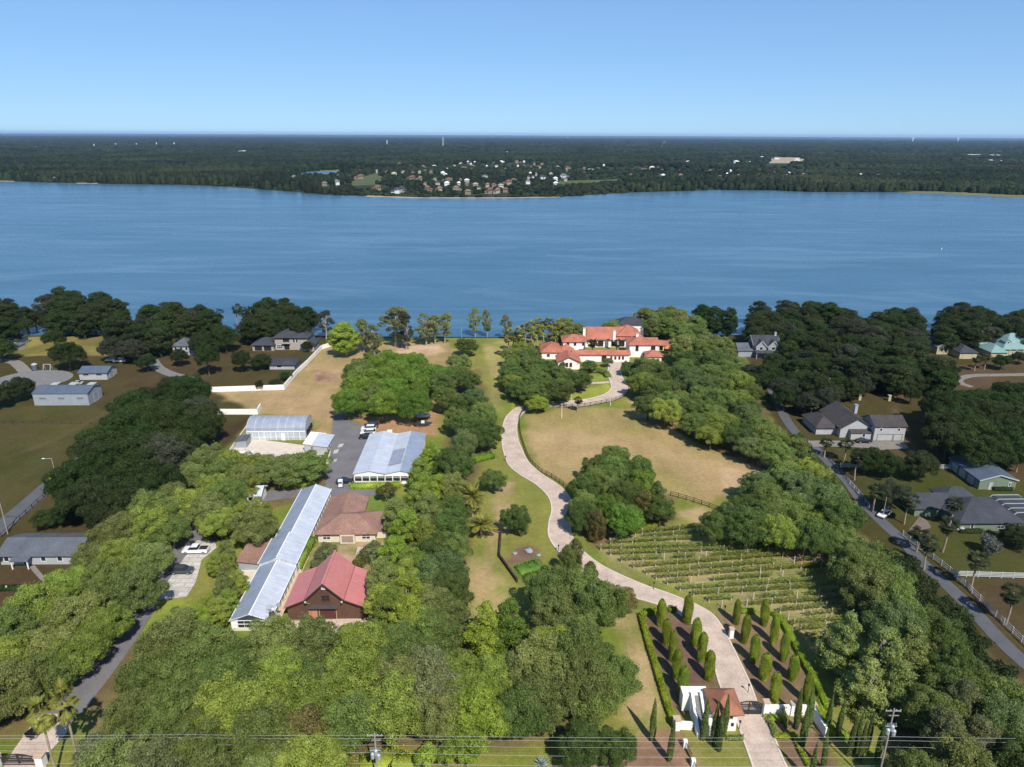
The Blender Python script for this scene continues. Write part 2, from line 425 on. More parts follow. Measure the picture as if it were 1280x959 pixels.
zone([(264, 487), (355, 484), (402, 437), (440, 428), (560, 428), (575, 440), (545, 470), (500, 450), (455, 458), (425, 480), (420, 505), (438, 520), (415, 524), (412, 545), (395, 550), (388, 520), (318, 518), (300, 505)], TAN, TAN2, 12, 21, 0.42, 0.6)
zone([(440, 520), (520, 520), (548, 480), (556, 500), (545, 545), (470, 545), (455, 530)], (0.37, 0.225, 0.13), (0.31, 0.19, 0.10), 9, 22)
zone([(390, 462), (420, 468), (422, 478), (395, 476)], (0.36, 0.24, 0.17), (0.2, 0.12, 0.08), 2.5, 24)
zone([(500, 433), (545, 430), (560, 440), (520, 447), (495, 443)], (0.50, 0.38, 0.27), (0.42, 0.30, 0.2), 6, 25)
zone([(655, 520), (700, 510), (760, 510), (790, 510), (835, 530), (875, 560), (958, 580), (935, 600), (890, 632), (845, 622), (770, 600), (712, 606), (680, 590), (660, 560)], (0.355, 0.265, 0.135), (0.270, 0.225, 0.090), 20, 31, 0.40, 0.62)
zone([(785, 500), (830, 512), (845, 530), (800, 522)], SAND)
zone([(900, 585), (960, 575), (940, 605), (905, 612)], (0.42, 0.32, 0.20), (0.33, 0.25, 0.13), 6, 33)
zone([(748, 690), (780, 668), (870, 660), (960, 690), (1030, 712), (1060, 745), (1075, 800), (1020, 815), (985, 765), (900, 762)], (0.190, 0.205, 0.055), (0.31, 0.26, 0.12), 6, 35)
zone([(970, 690), (1010, 684), (1040, 705), (990, 700)], SAND)
zone([(845, 640), (880, 632), (905, 650), (872, 662)], (0.36, 0.28, 0.15))
zone([(582, 700), (640, 600), (640, 660), (625, 690), (640, 760), (620, 790), (575, 800)], LAWN, (0.34, 0.27, 0.13), 9, 41, 0.35, 0.55)
zone([(612, 612), (640, 600), (645, 625), (615, 640)], (0.36, 0.27, 0.16), LAWN2, 4, 42)
zone([(755, 740), (800, 770), (830, 880), (810, 920), (780, 900), (795, 840), (760, 770)], LAWN, (0.38, 0.29, 0.16), 8, 43, 0.35, 0.6)
zone([(600, 430), (640, 425), (635, 500), (622, 490)], (0.22, 0.24, 0.06), (0.30, 0.27, 0.11), 10, 44)
zone([(690, 500), (760, 478), (766, 488), (748, 497)], (0.22, 0.29, 0.045), (0.28, 0.30, 0.06), 7, 45)
zone([(640, 500), (690, 500), (655, 507), (640, 515)], (0.22, 0.26, 0.05))
zone([(735, 476), (762, 476), (760, 468), (738, 470)], (0.19, 0.25, 0.05))
zone([(423, 630), (423, 620), (490, 619), (492, 645), (462, 645), (460, 631)], BRIGHT, (0.12, 0.21, 0.03), 6, 46)
zone([(172, 785), (195, 752), (235, 748), (215, 790)], (0.22, 0.26, 0.045), (0.17, 0.22, 0.04), 4, 47)
zone([(475, 815), (520, 812), (525, 840), (480, 845)], (0.2, 0.24, 0.05))
zone([(30, 945), (45, 900), (70, 885), (40, 955)], (0.13, 0.19, 0.035))
zone([(440, 975), (450, 950), (500, 945), (520, 985)], (0.20, 0.27, 0.03)); zone([(265, 985), (280, 952), (310, 945), (318, 985)], (0.20, 0.26, 0.03))
# mulch and planting beds
zone([(802, 772), (815, 768), (843, 766), (866, 777), (884, 812), (905, 858), (870, 862), (858, 900), (843, 890)], (0.165, 0.108, 0.082), (0.125, 0.080, 0.060), 3, 51, sharp=True)
zone([(893, 772), (900, 765), (928, 770), (965, 775), (1020, 860), (1018, 884), (948, 878)], (0.165, 0.108, 0.082), (0.19, 0.14, 0.08), 3, 52, sharp=True)
zone([(720, 935), (790, 925), (845, 905), (880, 960), (905, 1000), (700, 1000)], (0.27, 0.17, 0.115), (0.20, 0.13, 0.085), 3, 53)
zone([(962, 900), (1000, 895), (1035, 925), (1060, 990), (1010, 990), (975, 935)], (0.22, 0.14, 0.10), (0.15, 0.09, 0.06), 3, 54)
zone([(628, 700), (650, 682), (668, 686), (680, 705), (660, 700), (640, 708)], (0.20, 0.125, 0.10), (0.14, 0.085, 0.065), 2, 55)
zone([(640, 706), (672, 698), (678, 712), (648, 726)], (0.085, 0.17, 0.02))
zone([(730, 680), (755, 672), (795, 658), (770, 672), (745, 685)], (0.19, 0.11, 0.07))
zone([(762, 472), (735, 465), (720, 455), (745, 462)], (0.10, 0.075, 0.045))
zone([(395, 680), (480, 676), (478, 705), (380, 712)], (0.40, 0.29, 0.2), (0.16, 0.18, 0.06), 3, 56, 0.45, 0.55)
# neighbours: lawns, pasture and soil, with the plots' dimming put into the colours
zone([(-40, 505), (120, 505), (135, 520), (80, 590), (-40, 690)], (0.056, 0.061, 0.016), (0.070, 0.063, 0.022), 20, 61)
zone([(10, 430), (40, 414), (150, 415), (160, 430), (140, 445), (20, 445)], (0.228, 0.199, 0.057), (0.142, 0.133, 0.038), 12, 62)
zone([(240, 605), (262, 545), (312, 522), (320, 518), (262, 585)], (0.056, 0.037, 0.019), (0.063, 0.052, 0.022), 8, 63)
zone([(-30, 710), (100, 706), (90, 740), (20, 800), (-40, 820)], (0.074, 0.046, 0.027), (0.056, 0.046, 0.018), 7, 64)
zone([(1150, 612), (1300, 600), (1300, 720), (1190, 718), (1140, 660)], (0.052, 0.065, 0.013), (0.063, 0.067, 0.018), 12, 65)
zone([(1192, 722), (1300, 724), (1300, 830)], (0.078, 0.056, 0.030), (0.067, 0.052, 0.022), 8, 66)
zone([(1060, 585), (1200, 588), (1230, 612), (1140, 650), (1100, 640)], (0.058, 0.065, 0.015), (0.048, 0.059, 0.013), 9, 67)
zone([(1120, 470), (1300, 440), (1300, 500), (1160, 500)], (0.092, 0.063, 0.037), (0.074, 0.059, 0.026), 9, 68)
def track(line, width, c1, strength=0.55):
    P = smooth_line(pts(line), 5); D = np.full(XX.shape, 1e9)
    for a, b_ in zip(P, P[1:]):
        x0, x1, y0, y1 = min(a.x, b_.x)-4, max(a.x, b_.x)+4, min(a.y, b_.y)-4, max(a.y, b_.y)+4
        i0, i1 = np.searchsorted(GX, (x0, x1)); j0, j1 = np.searchsorted(GY, (y0, y1)); sl = (slice(j0, j1), slice(i0, i1))
        d = b_-a; L2 = max(d.length_squared, 1e-6); tt = np.clip(((wx[sl]-a.x)*d.x+(wy[sl]-a.y)*d.y)/L2, 0, 1)
        D[sl] = np.minimum(D[sl], np.hypot(wx[sl]-a.x-d.x*tt, wy[sl]-a.y-d.y*tt))
    f = (np.clip(1-D/width, 0, 1)*strength*(0.4+0.9*fbm(XX, YY, 7, 91, 3)))[..., None]
    COL[:] = COL*(1-f)+np.array(c1)*f
WORN = (0.36, 0.26, 0.155)
track([(598, 800), (604, 740), (615, 690), (622, 640), (632, 606)], 2.0, WORN, 0.7); track([(662, 528), (720, 545), (790, 572), (860, 588), (935, 590)], 1.8, WORN, 0.6)
track([(415, 530), (385, 508), (340, 500), (285, 500)], 2.4, WORN, 0.7); track([(425, 470), (418, 490), (412, 525)], 2.2, WORN, 0.6); track([(0, 575), (60, 552), (125, 520), (150, 500)], 1.6, (0.11, 0.085, 0.045), 0.7)
track([(790, 880), (800, 850), (790, 800), (765, 768)], 1.8, WORN, 0.6); track([(760, 700), (800, 735), (860, 765), (960, 775), (1010, 830)], 1.6, WORN, 0.5); track([(1140, 480), (1120, 510), (1135, 550), (1150, 590)], 2.0, (0.13, 0.09, 0.055), 0.8)
track([(640, 445), (622, 470), (618, 500), (630, 520)], 2.0, (0.30, 0.26, 0.12), 0.6)
# soft borders, then dry and lush patches
for _ in range(2):
    COL[1:-1, 1:-1] = 0.4*COL[1:-1, 1:-1] + 0.15*(COL[:-2, 1:-1]+COL[2:, 1:-1]+COL[1:-1, :-2]+COL[1:-1, 2:])
COL *= (0.78 + 0.40*fbm(XX, YY, 5.5, 71, 4))[..., None]*np.array((1.0, 0.93, 0.86))
pat = np.clip((fbm(XX, YY, 13, 77, 4)-0.55)/0.12, 0, 1)[..., None]
COL = COL*(1-0.25*pat) + pat*0.25*COL.mean(axis=2, keepdims=True)*np.array((1.35, 1.05, 0.5))
sy = shore_y(XX); drop = np.clip((YY-sy+7)/11, 0, 1)
ZZ = -1.3*drop*drop + (fbm(XX, YY, 16, 9, 3)-0.5)*0.10*(1-drop)
ny, nx = XX.shape
idx = np.arange(ny*nx).reshape(ny, nx)
Q = np.stack([idx[:-1, :-1], idx[:-1, 1:], idx[1:, 1:], idx[1:, :-1]], -1).reshape(-1, 4)
t = NT('lawn_and_soil')
at_ = t.n.new('ShaderNodeAttribute'); at_.attribute_name = 'soil'
k1 = t.ramp(t.noise(0.9, 5, 0.7), 0.3, 0.7, 0.82, 1.18); k2 = t.ramp(t.noise(5.0, 3, 0.7), 0.3, 0.7, 0.70, 1.30)
k3 = t.ramp(t.noise(0.25, 3, 0.6, stretch=(1, 0.12, 1)), 0.3, 0.7, 0.94, 1.06)
c = t.mix(at_.outputs['Color'], k1, 1.0, 'MULTIPLY'); c = t.mix(c, k2, 1.0, 'MULTIPLY'); c = t.mix(c, k3, 1.0, 'MULTIPLY')
t.color(c); t.set(Roughness=0.95); t.b.inputs['Specular IOR Level'].default_value = 0.1
t.bump(t.noise(3.0, 4, 0.7), 0.5, 0.08)
me = np_mesh('near_land', np.stack([XX, YY, ZZ], -1).reshape(-1, 3), Q, t.m, True)
ca = me.color_attributes.new('soil', 'FLOAT_COLOR', 'POINT')
ca.data.foreach_set('color', np.concatenate([COL.reshape(-1, 3), np.ones((ny*nx, 1))], 1).astype(np.float32).ravel())
link('near_land', me)['kind'] = 'structure'

# --- lake
t = NT('lake_water')
big = t.ramp(t.noise(0.006, 5, 0.6, stretch=(0.6, 1.6, 1), dist=1.2), 0.38, 0.66)
streak = t.ramp(t.noise(0.010, 6, 0.62, stretch=(0.35, 2.2, 1), dist=1.6), 0.44, 0.66)
t.color(t.mix(t.mix((0.034, 0.100, 0.160), (0.052, 0.124, 0.190), big), (0.100, 0.180, 0.250), t.ramp(t.noise(0.013, 7, 0.66, stretch=(0.30, 1.5, 1), dist=2.2), 0.50, 0.70, 0, 0.75)))
t.b.inputs['IOR'].default_value = 1.33
t.l.new(t.ramp(streak, 0, 1, 0.25, 0.32), t.b.inputs['Roughness'])
bn = t.n.new('ShaderNodeBump'); bn.inputs['Distance'].default_value = 0.35
t.l.new(t.ramp(streak, 0, 1, 0.40, 0.16), bn.inputs['Strength'])
t.l.new(t.noise(0.35, 5, 0.65, stretch=(1, 1.8, 1)), bn.inputs['Height']); t.l.new(bn.outputs[0], t.b.inputs['Normal'])
outer = [(-5000, 330)] + NEAR_SHORE + [(5000, 350)]
fw = [(-5000, 1500)] + FAR_W + [(5000, 1250)]
ring = [(x, y, -0.25) for x, y in outer] + [(x, y, -0.25) for x, y in reversed(fw)]
bmv = MB(); bmv.add(ring, [tuple(range(len(ring)))])
lake = bmv.obj('lake', t.m); lake['kind'] = 'structure'
WATER = t.m
pond = pts([(366, 219), (385, 214.5), (420, 214), (431, 217), (428, 221), (400, 222.5), (375, 222)])
MB().add([(x, y, -0.2) for x, y in pond], [tuple(range(len(pond)))]).obj('pond', WATER)['kind'] = 'structure'

# --- roads, drives and paths
def ribbon(name, pairs, z, mat, sub=6, smooth=True):
    Lp = [at(a, b) for a, b, _, _ in pairs]; Rp = [at(c_, d) for _, _, c_, d in pairs]
    if smooth: Lp, Rp = smooth_line(Lp, sub), smooth_line(Rp, sub)
    m = MB(); n = len(Lp)
    m.add([(p[0], p[1], z) for p in Lp]+[(p[0], p[1], z) for p in Rp], [(i, n+i, n+i+1, i+1) for i in range(n-1)])
    o = m.obj(name, mat); o['kind'] = 'structure'
    return o, Lp, Rp

def road(name, line, width, z, mat, sub=6):
    P = smooth_line([at(a, b) for a, b in line], sub); m = MB(); vs = []
    for i, p in enumerate(P):
        d = (P[min(i+1, len(P)-1)]-P[max(i-1, 0)]).normalized(); nrm = Vector((-d.y, d.x))*(width/2)
        vs += [(p.x+nrm.x, p.y+nrm.y, z), (p.x-nrm.x, p.y-nrm.y, z)]
    m.add(vs, [(2*i, 2*i+1, 2*i+3, 2*i+2) for i in range(len(P)-1)])
    o = m.obj(name, mat); o['kind'] = 'structure'; return o

def slab(name, poly, z, mat, world=False):
    P = poly if world else pts(poly)
    o = MB().add([(x, y, z) for x, y in P], [tuple(range(len(P)))]).obj(name, mat); o['kind'] = 'structure'; return o

M['paver'] = mat_tiles('pink_tan_pavers', (0.57, 0.435, 0.350), (0.47, 0.365, 0.295), (0.38, 0.305, 0.25), 2.2)
M['kerbstone'] = mat_plain('pale_kerb_stone', (0.56, 0.48, 0.40), 0.9, 0.1)
M['asphalt'] = mat_plain('worn_asphalt', (0.150, 0.140, 0.146), 0.9, 0.14, 0.25, bump=0.2)
M['lane'] = mat_plain('grey_lane_asphalt', (0.090, 0.092, 0.100), 0.9, 0.14, 0.3)
M['concrete'] = mat_tiles('pale_concrete_bays', (0.47, 0.44, 0.40), (0.44, 0.41, 0.37), (0.36, 0.335, 0.30), 0.16)
M['duskconcrete'] = mat_plain('grey_concrete', (0.17, 0.165, 0.16), 0.9, 0.12)
M['gravel'] = mat_plain('pale_gravel', (0.20, 0.175, 0.15), 0.95, 0.15)
DRIVE = [(956, 1000, 1012, 1000), (942.5, 959, 982, 959), (929, 921, 966, 921), (918.6, 891.5, 950, 891.5), (911, 876, 944, 876), (901, 857, 936, 854), (893.6, 833, 921, 822),
         (883, 810, 907, 794), (868, 783, 892, 771), (855, 771, 874, 759), (838, 761, 856, 751), (815, 753, 836, 743), (782, 743, 802, 731), (750, 727.5, 772, 718),
         (722.5, 710, 747.5, 705), (701, 692, 726, 687.5), (687.5, 672.5, 715, 672), (686.8, 655, 712, 657.5), (690.5, 637, 716, 642), (686, 621, 713, 626),
         (671, 606, 700, 609), (650, 593, 677, 593.5), (637, 581.7, 660, 578), (630.5, 566, 652.5, 564), (628, 550, 646.5, 548), (629, 534, 645.5, 532), (634.5, 520, 649, 522),
         (648, 509.5, 656, 514.5), (665, 505.5, 668, 511), (690, 503, 691, 508.5), (722, 501, 723, 508), (750, 495.5, 757, 502.5), (764, 487, 780, 494.5), (763, 477, 784, 484),
         (760, 467, 776, 468), (761, 457, 779, 456), (757, 449, 782, 448)]
_, DL, DR = ribbon('brick_drive', DRIVE, 0.10, M['paver'])
for side, P in ((1, DL), (-1, DR)):
    m = MB(); vs = []
    for i, p in enumerate(P):
        d = (P[min(i+1, len(P)-1)]-P[max(i-1, 0)]).normalized(); nrm = Vector((-d.y, d.x))*side
        a = p - nrm*0.02; b = p + nrm*0.30
        vs += [(a.x, a.y, -0.05), (a.x, a.y, 0.17), (b.x, b.y, 0.17), (b.x, b.y, -0.05)]
    fs = []
    for i in range(len(P)-1):
        for k in range(3): fs.append((4*i+k, 4*i+k+1, 4*i+5+k, 4*i+4+k))
    m.add(vs, fs); m.obj('drive_kerb', M['kerbstone'])['kind'] = 'structure'
slab('side_drive', [(734, 478.5), (761, 477), (762, 479.5), (735, 481)], 0.13, M['paver'])
slab('garden_path', [(447, 684), (458, 684), (461, 706), (442, 706)], 0.09, M['paver'])
road('west_road', [(80, 893), (105, 862), (128, 833), (155, 795), (180, 757), (206, 715), (232, 680), (258, 650), (290, 630), (345, 619), (410, 614), (490, 613)], 5.6, 0.09, M['asphalt'])
slab('parking_court', [(404, 622), (408, 600), (414, 560), (416, 521), (430, 517), (435, 526), (455, 533), (464, 541), (464, 553), (456, 575), (446, 600), (440, 612), (420, 622)], 0.12, M['asphalt'])
slab('parking_pad', [(193, 751), (233, 747), (245, 728), (252, 701), (271, 685), (268, 677), (246, 676)], 0.14, M['concrete'])
slab('entry_apron', [(88, 893), (95, 894), (83, 918), (62, 941), (52, 985), (-10, 985), (18, 937), (50, 893)], 0.13, M['paver'])
slab('greenhouse_path', [(337, 788), (345, 788), (412, 640), (420, 622), (412, 621), (372, 706)], 0.075, mat_plain('tan_stone_path', (0.50, 0.38, 0.26), 0.9, 0.15))
slab('barn_apron', [(352, 806), (372, 797), (378, 803), (426, 803), (436, 790), (470, 786), (468, 772), (352, 777)], 0.065, M['paver'])
slab('terrace', [(300, 715), (318, 690), (330, 690), (318, 730), (300, 745)], 0.08, M['kerbstone'])
for q in ([(416, 575), (422, 574), (420, 578), (414, 579)], [(418, 563), (424, 562), (422, 567), (416, 568)], [(424, 556), (430, 555), (428, 559), (422, 560)]):
    slab('parking_kerb', q, 0.16, M['concrete'])
road('village_road', [(-60, 712), (0, 660), (35, 630), (72, 598), (105, 573), (140, 545)], 5.0, 0.06, M['lane'])
cx, cy = at(42, 474)
slab('turning_circle', [(cx+14*math.cos(k*math.pi/18), cy+11*math.sin(k*math.pi/18)) for k in range(36)], 0.07, M['duskconcrete'], True)
road('circle_drive', [(34, 468), (25, 458), (15, 452), (-12, 450)], 4.5, 0.05, M['gravel'])
road('lake_house_drive', [(240, 474), (215, 468), (198, 460), (190, 450)], 4.5, 0.05, M['duskconcrete'])
road('house_footpath', [(40, 708), (52, 722), (64, 731), (58, 738)], 1.0, 0.08, M['gravel'])
slab('front_pad', [(22, 757), (45, 745), (60, 745), (45, 758)], 0.05, M['duskconcrete'])
road('front_track', [(-20, 812), (15, 785), (45, 760), (72, 733)], 2.6, 0.04, M['duskconcrete'])
road('east_lane', [(1330, 868), (1280, 828), (1247, 797), (1215, 762), (1185, 733), (1155, 706), (1130, 678), (1100, 650), (1078, 627), (1060, 603), (1038, 580), (1018, 560), (1000, 546), (985, 528), (970, 500), (958, 470)], 3.2, 0.06, M['lane'])
road('garage_drive', [(1010, 555), (1050, 555), (1090, 557), (1128, 558)], 4.6, 0.09, M['gravel'])
slab('garage_apron', [(1090, 552), (1130, 552), (1136, 561), (1100, 563)], 0.11, M['gravel'])
road('lakeside_track', [(1130, 459), (1150, 465), (1170, 472), (1195, 478), (1215, 484)], 2.8, 0.05, M['gravel'])
road('lakeside_loop', [(1205, 482), (1198, 475), (1215, 470), (1250, 469), (1300, 468)], 3.2, 0.07, M['gravel'])
slab('green_house_drive', [(1136, 663), (1150, 645), (1160, 652), (1164, 660), (1150, 664)], 0.06, mat_plain('brown_gravel', (0.16, 0.12, 0.10), 0.95, 0.15))
slab('green_house_walk', [(1139, 627), (1153, 617), (1160, 617), (1156, 628)], 0.06, M['duskconcrete'])

# ================================================================ BUILDINGS
def opening(root, name, blk, face, u, z, wd, ht, mat='glass', frame='white', bars=0, out=0.0):
    """a framed window or door on a face (s, n, e, w) of a block; u is the distance along that face from its left end"""
    x0, x1, y0, y1 = blk
    o, d, nr = {'s': ((x0, y0), (1, 0), (0, -1)), 'n': ((x1, y1), (-1, 0), (0, 1)), 'e': ((x1, y0), (0, 1), (1, 0)), 'w': ((x0, y1), (0, -1), (-1, 0))}[face]
    def P(a, h, e): return (o[0]+d[0]*a+nr[0]*e, o[1]+d[1]*a+nr[1]*e, h)
    f = MB(); t = 0.09; e0 = out
    def bx(a0, a1, h0, h1, e1):
        vs = [P(a0, h0, e0-0.05), P(a1, h0, e0-0.05), P(a1, h1, e0-0.05), P(a0, h1, e0-0.05), P(a0, h0, e1), P(a1, h0, e1), P(a1, h1, e1), P(a0, h1, e1)]
        f.add(vs, [(3, 2, 1, 0), (4, 5, 6, 7), (0, 1, 5, 4), (1, 2, 6, 5), (2, 3, 7, 6), (3, 0, 4, 7)])
    bx(u-t, u, z-t, z+ht+t, e0+0.10); bx(u+wd, u+wd+t, z-t, z+ht+t, e0+0.10)
    bx(u, u+wd, z+ht, z+ht+t, e0+0.10); bx(u, u+wd, z-t, z, e0+0.12)
    for k in range(bars):
        a = u + wd*(k+1)/(bars+1); bx(a-0.04, a+0.04, z, z+ht, e0+0.07)
    if bars: bx(u, u+wd, z+ht*0.5-0.04, z+ht*0.5+0.04, e0+0.068)
    fr = f.obj(name, M[frame], root)
    p = MB(); p.add([P(u, z, e0+0.03), P(u+wd, z, e0+0.03), P(u+wd, z+ht, e0+0.03), P(u, z+ht, e0+0.03)], [(0, 1, 2, 3)])
    p.obj('pane' if mat in ('glass', 'polyglass') else 'leaf', M[mat], fr)
    return fr

def block(root, b, wall, roof, trim=None):
    """one mass of a house: dict x0,x1,y0,y1,h, kind gx|gy|hip|shed|flat, rise, ov"""
    x0, x1, y0, y1, h = b['x0'], b['x1'], b['y0'], b['y1'], b['h']; z0 = b.get('z0', 0)
    kind, rise, ov = b.get('kind', 'hip'), b.get('rise', 2.0), b.get('ov', 0.5)
    wm, rm = M[b.get('wall', wall)], M[b.get('roof', roof)]
    xm, ym = (x0+x1)/2, (y0+y1)/2
    W = MB()
    if not b.get('open'):
        vs = [(x0,y0,z0),(x1,y0,z0),(x1,y1,z0),(x0,y1,z0),(x0,y0,h),(x1,y0,h),(x1,y1,h),(x0,y1,h)]
        fs = [(0,1,5,4),(1,2,6,5),(2,3,7,6),(3,0,4,7)]
        if kind == 'gx': vs += [(x0,ym,h+rise),(x1,ym,h+rise)]; fs[1] = (1,2,6,9,5); fs[3] = (3,0,4,8,7)
        if kind == 'gy': vs += [(xm,y0,h+rise),(xm,y1,h+rise)]; fs[0] = (0,1,5,8,4); fs[2] = (2,3,7,9,6)
        if kind == 'flat': fs.append((4,5,6,7))
        if kind == 'shed': vs[6] = (x1,y1,h+rise); vs[7] = (x0,y1,h+rise)
        if kind == 'shedx': vs[5] = (x1,y0,h+rise); vs[6] = (x1,y1,h+rise)
        W.add(vs, fs); W.obj('wall', wm, root)
    th = 0.22; Rf = MB(); e = 0.10
    hx, hy = (x1-x0)/2, (y1-y0)/2
    if kind == 'flat':
        Rf.box(x0-ov, x1+ov, y0-ov, y1+ov, h+0.005, h+0.25)
    elif kind == 'gx':
        d = rise/hy*ov
        vs = [(x0-ov,y0-ov,h-d+e),(x1+ov,y0-ov,h-d+e),(x1+ov,ym,h+rise+e),(x0-ov,ym,h+rise+e),(x1+ov,y1+ov,h-d+e),(x0-ov,y1+ov,h-d+e)]
        Rf.solid(vs, [(0,1,2,3),(3,2,4,5)], th)
    elif kind == 'gy':
        d = rise/hx*ov
        vs = [(x0-ov,y0-ov,h-d+e),(xm,y0-ov,h+rise+e),(xm,y1+ov,h+rise+e),(x0-ov,y1+ov,h-d+e),(x1+ov,y0-ov,h-d+e),(x1+ov,y1+ov,h-d+e)]
        Rf.solid(vs, [(0,1,2,3),(1,4,5,2)], th)
    elif kind == 'shed':
        k = rise/(y1-y0)*ov
        Rf.solid([(x0-ov,y0-ov,h-k+e),(x1+ov,y0-ov,h-k+e),(x1+ov,y1+ov,h+rise+k+e),(x0-ov,y1+ov,h+rise+k+e)], [(0,1,2,3)], th)
    elif kind == 'shedx':
        k = rise/(x1-x0)*ov
        Rf.solid([(x0-ov,y0-ov,h-k+e),(x1+ov,y0-ov,h+rise+k+e),(x1+ov,y1+ov,h+rise+k+e),(x0-ov,y1+ov,h-k+e)], [(0,1,2,3)], th)
    else:
        m = min(hx, hy); d = rise/m*ov
        if hx >= hy: r0, r1 = (x0+hy, ym), (x1-hy, ym)
        else: r0, r1 = (xm, y0+hx), (xm, y1-hx)
        vs = [(x0-ov,y0-ov,h-d+e),(x1+ov,y0-ov,h-d+e),(x1+ov,y1+ov,h-d+e),(x0-ov,y1+ov,h-d+e),(*r0,h+rise+e),(*r1,h+rise+e)]
        if hx > hy + 0.01: fs = [(0,1,5,4),(1,2,5),(2,3,4,5),(3,0,4)]
        elif hy > hx + 0.01: fs = [(0,1,4),(1,2,5,4),(2,3,5),(3,0,4,5)]
        else: vs = vs[:5]; fs = [(0,1,4),(1,2,4),(2,3,4),(3,0,4)]
        Rf.solid(vs, fs, th)
    ro = Rf.obj('roof', rm, root)
    if trim and kind in ('gx', 'gy'):        # barge boards standing just proud of the roof edge
        q = 0.04
        if kind == 'gy':
            for yy in (y0-ov-q, y1+ov+q):
                T = MB()
                T.bar((x0-ov, yy, h-d+e-0.12), (xm, yy, h+rise+e-0.12), 0.08, 0.34); T.bar((xm, yy, h+rise+e-0.12), (x1+ov, yy, h-d+e-0.12), 0.08, 0.34); T.obj('gable_trim', M[trim], root)
        else:
            for xx in (x0-ov-q, x1+ov+q):
                T = MB(); T.bar((xx, y0-ov, h-d+e-0.12), (xx, ym, h+rise+e-0.12), 0.08, 0.34); T.bar((xx, ym, h+rise+e-0.12), (xx, y1+ov, h-d+e-0.12), 0.08, 0.34); T.obj('gable_trim', M[trim], root)
    return (x0, x1, y0, y1), ro

def post(root, x, y, h, s=0.25, mat='white', name='post', z=0):
    return MB().box(x-s/2, x+s/2, y-s/2, y+s/2, z, h).obj(name, M[mat], root)

def chimney(root, x, y, z0, z1, s=1.0, mat='stucco', cap='stone'):
    c = MB().box(x-s/2, x+s/2, y-s/2, y+s/2, z0, z1).obj('chimney', M[mat], root)
    MB().box(x-s/2-0.12, x+s/2+0.12, y-s/2-0.12, y+s/2+0.12, z1, z1+0.18).obj('chimney_cap', M[cap], c)

def thing(name, label, cat, px, py, rz=1.5, group=None):
    x, y = at(px, py)
    return tag(empty(name, (x, y, 0), R(rz)), label, cat, group)

# ---- the red barn: tall steep middle bay with lower lean-to bays
b = thing('barn', 'brown timber barn with red metal roof, steep middle bay and two low side bays', 'barn', 358, 776.5, 1.2)
Wd, Dp, he, hb, ha, x1, x2 = 15.4, 11.4, 3.2, 4.75, 8.4, 3.9, 11.5
W = MB(); prof = [(0.3, 0), (Wd-0.3, 0), (Wd-0.3, he), (x2, hb), (Wd/2, ha), (x1, hb), (0.3, he)]
W.add([(x, 0.5, z) for x, z in prof]+[(x, Dp-0.5, z) for x, z in prof],
      [tuple(range(7)), tuple(range(13, 6, -1))]+[(i, i+7, (i+1) % 7+7, (i+1) % 7) for i in (1, 6)]); W.obj('wall', M['barnwood'], b)
for nm, q in (('main_roof', [(x1, hb), (Wd/2, ha), (x2, hb)]), ('side_roof', [(-0.3, he-0.25), (x1, hb)]), ('side_roof', [(x2, hb), (Wd+0.3, he-0.25)])):
    m = MB(); k = len(q)
    m.solid([(x, -0.1, z+0.12) for x, z in q]+[(x, Dp+0.1, z+0.12) for x, z in q], [(i, i+1, k+i+1, k+i) for i in range(k-1)], 0.2); m.obj(nm, M['redroof'], b)
for xq, zq in ((x1, hb), (x2, hb)): MB().bar((xq, -0.12, zq+0.135), (xq, Dp+0.12, zq+0.135), 0.22, 0.05).obj('flashing', mat_plain('dark_red_flashing', (0.26, 0.07, 0.065), 0.5, 0.1), b)
for q in ([(0.3, he), (x1, hb)], [(x1, hb), (Wd/2, ha)], [(Wd/2, ha), (x2, hb)], [(x2, hb), (Wd-0.3, he)]): MB().bar((q[0][0], -0.14, q[0][1]-0.02), (q[1][0], -0.14, q[1][1]-0.02), 0.06, 0.26).obj('barge_board', M['fencewood'], b)
m = MB(); m.bar((Wd/2, -0.15, ha+0.2), (Wd/2, Dp+0.15, ha+0.2), 0.45, 0.12); m.obj('ridge_cap', M['redroof'], b)
blk = (0.3, Wd-0.3, 0.5, Dp-0.5)
d = opening(b, 'barn_door', blk, 's', 6.2, 0.05, 3.2, 2.7, 'barndoor', 'peach')
opening(b, 'side_door', blk, 's', 4.2, 0.05, 1.4, 2.1, 'brick', 'peach')
opening(b, 'loft_window', blk, 's', 6.95, 4.35, 1.3, 1.1, 'void', 'fencewood', 1)
opening(b, 'gable_vent', blk, 's', 7.05, 7.0, 0.6, 0.6, 'steel', 'white')
m = MB(); m.solid([(4.6, -0.35, 3.05), (10.2, -0.35, 3.05), (10.2, 0.5, 3.35), (4.6, 0.5, 3.35)], [(0, 1, 2, 3)], 0.10); m.obj('door_canopy', M['brownroof'], b)
m = MB(); m.bar((6.0, 0.40, 2.85), (9.8, 0.40, 2.85), 0.1, 0.14); m.obj('door_rail', M['steel'], b)
for x in (4.8, 11.0):
    m = MB(); m.bar((x, 0.45, 3.6), (x-0.6 if x < 6 else x+0.2, -0.5, 4.6), 0.1); m.lathe([(0.05, 0), (0.22, 0.05), (0.22, 0.3), (0.04, 0.42)], 8, (x-0.6 if x < 6 else x+0.2, -0.5, 4.5)); m.obj('wall_lantern', M['steel'], b)

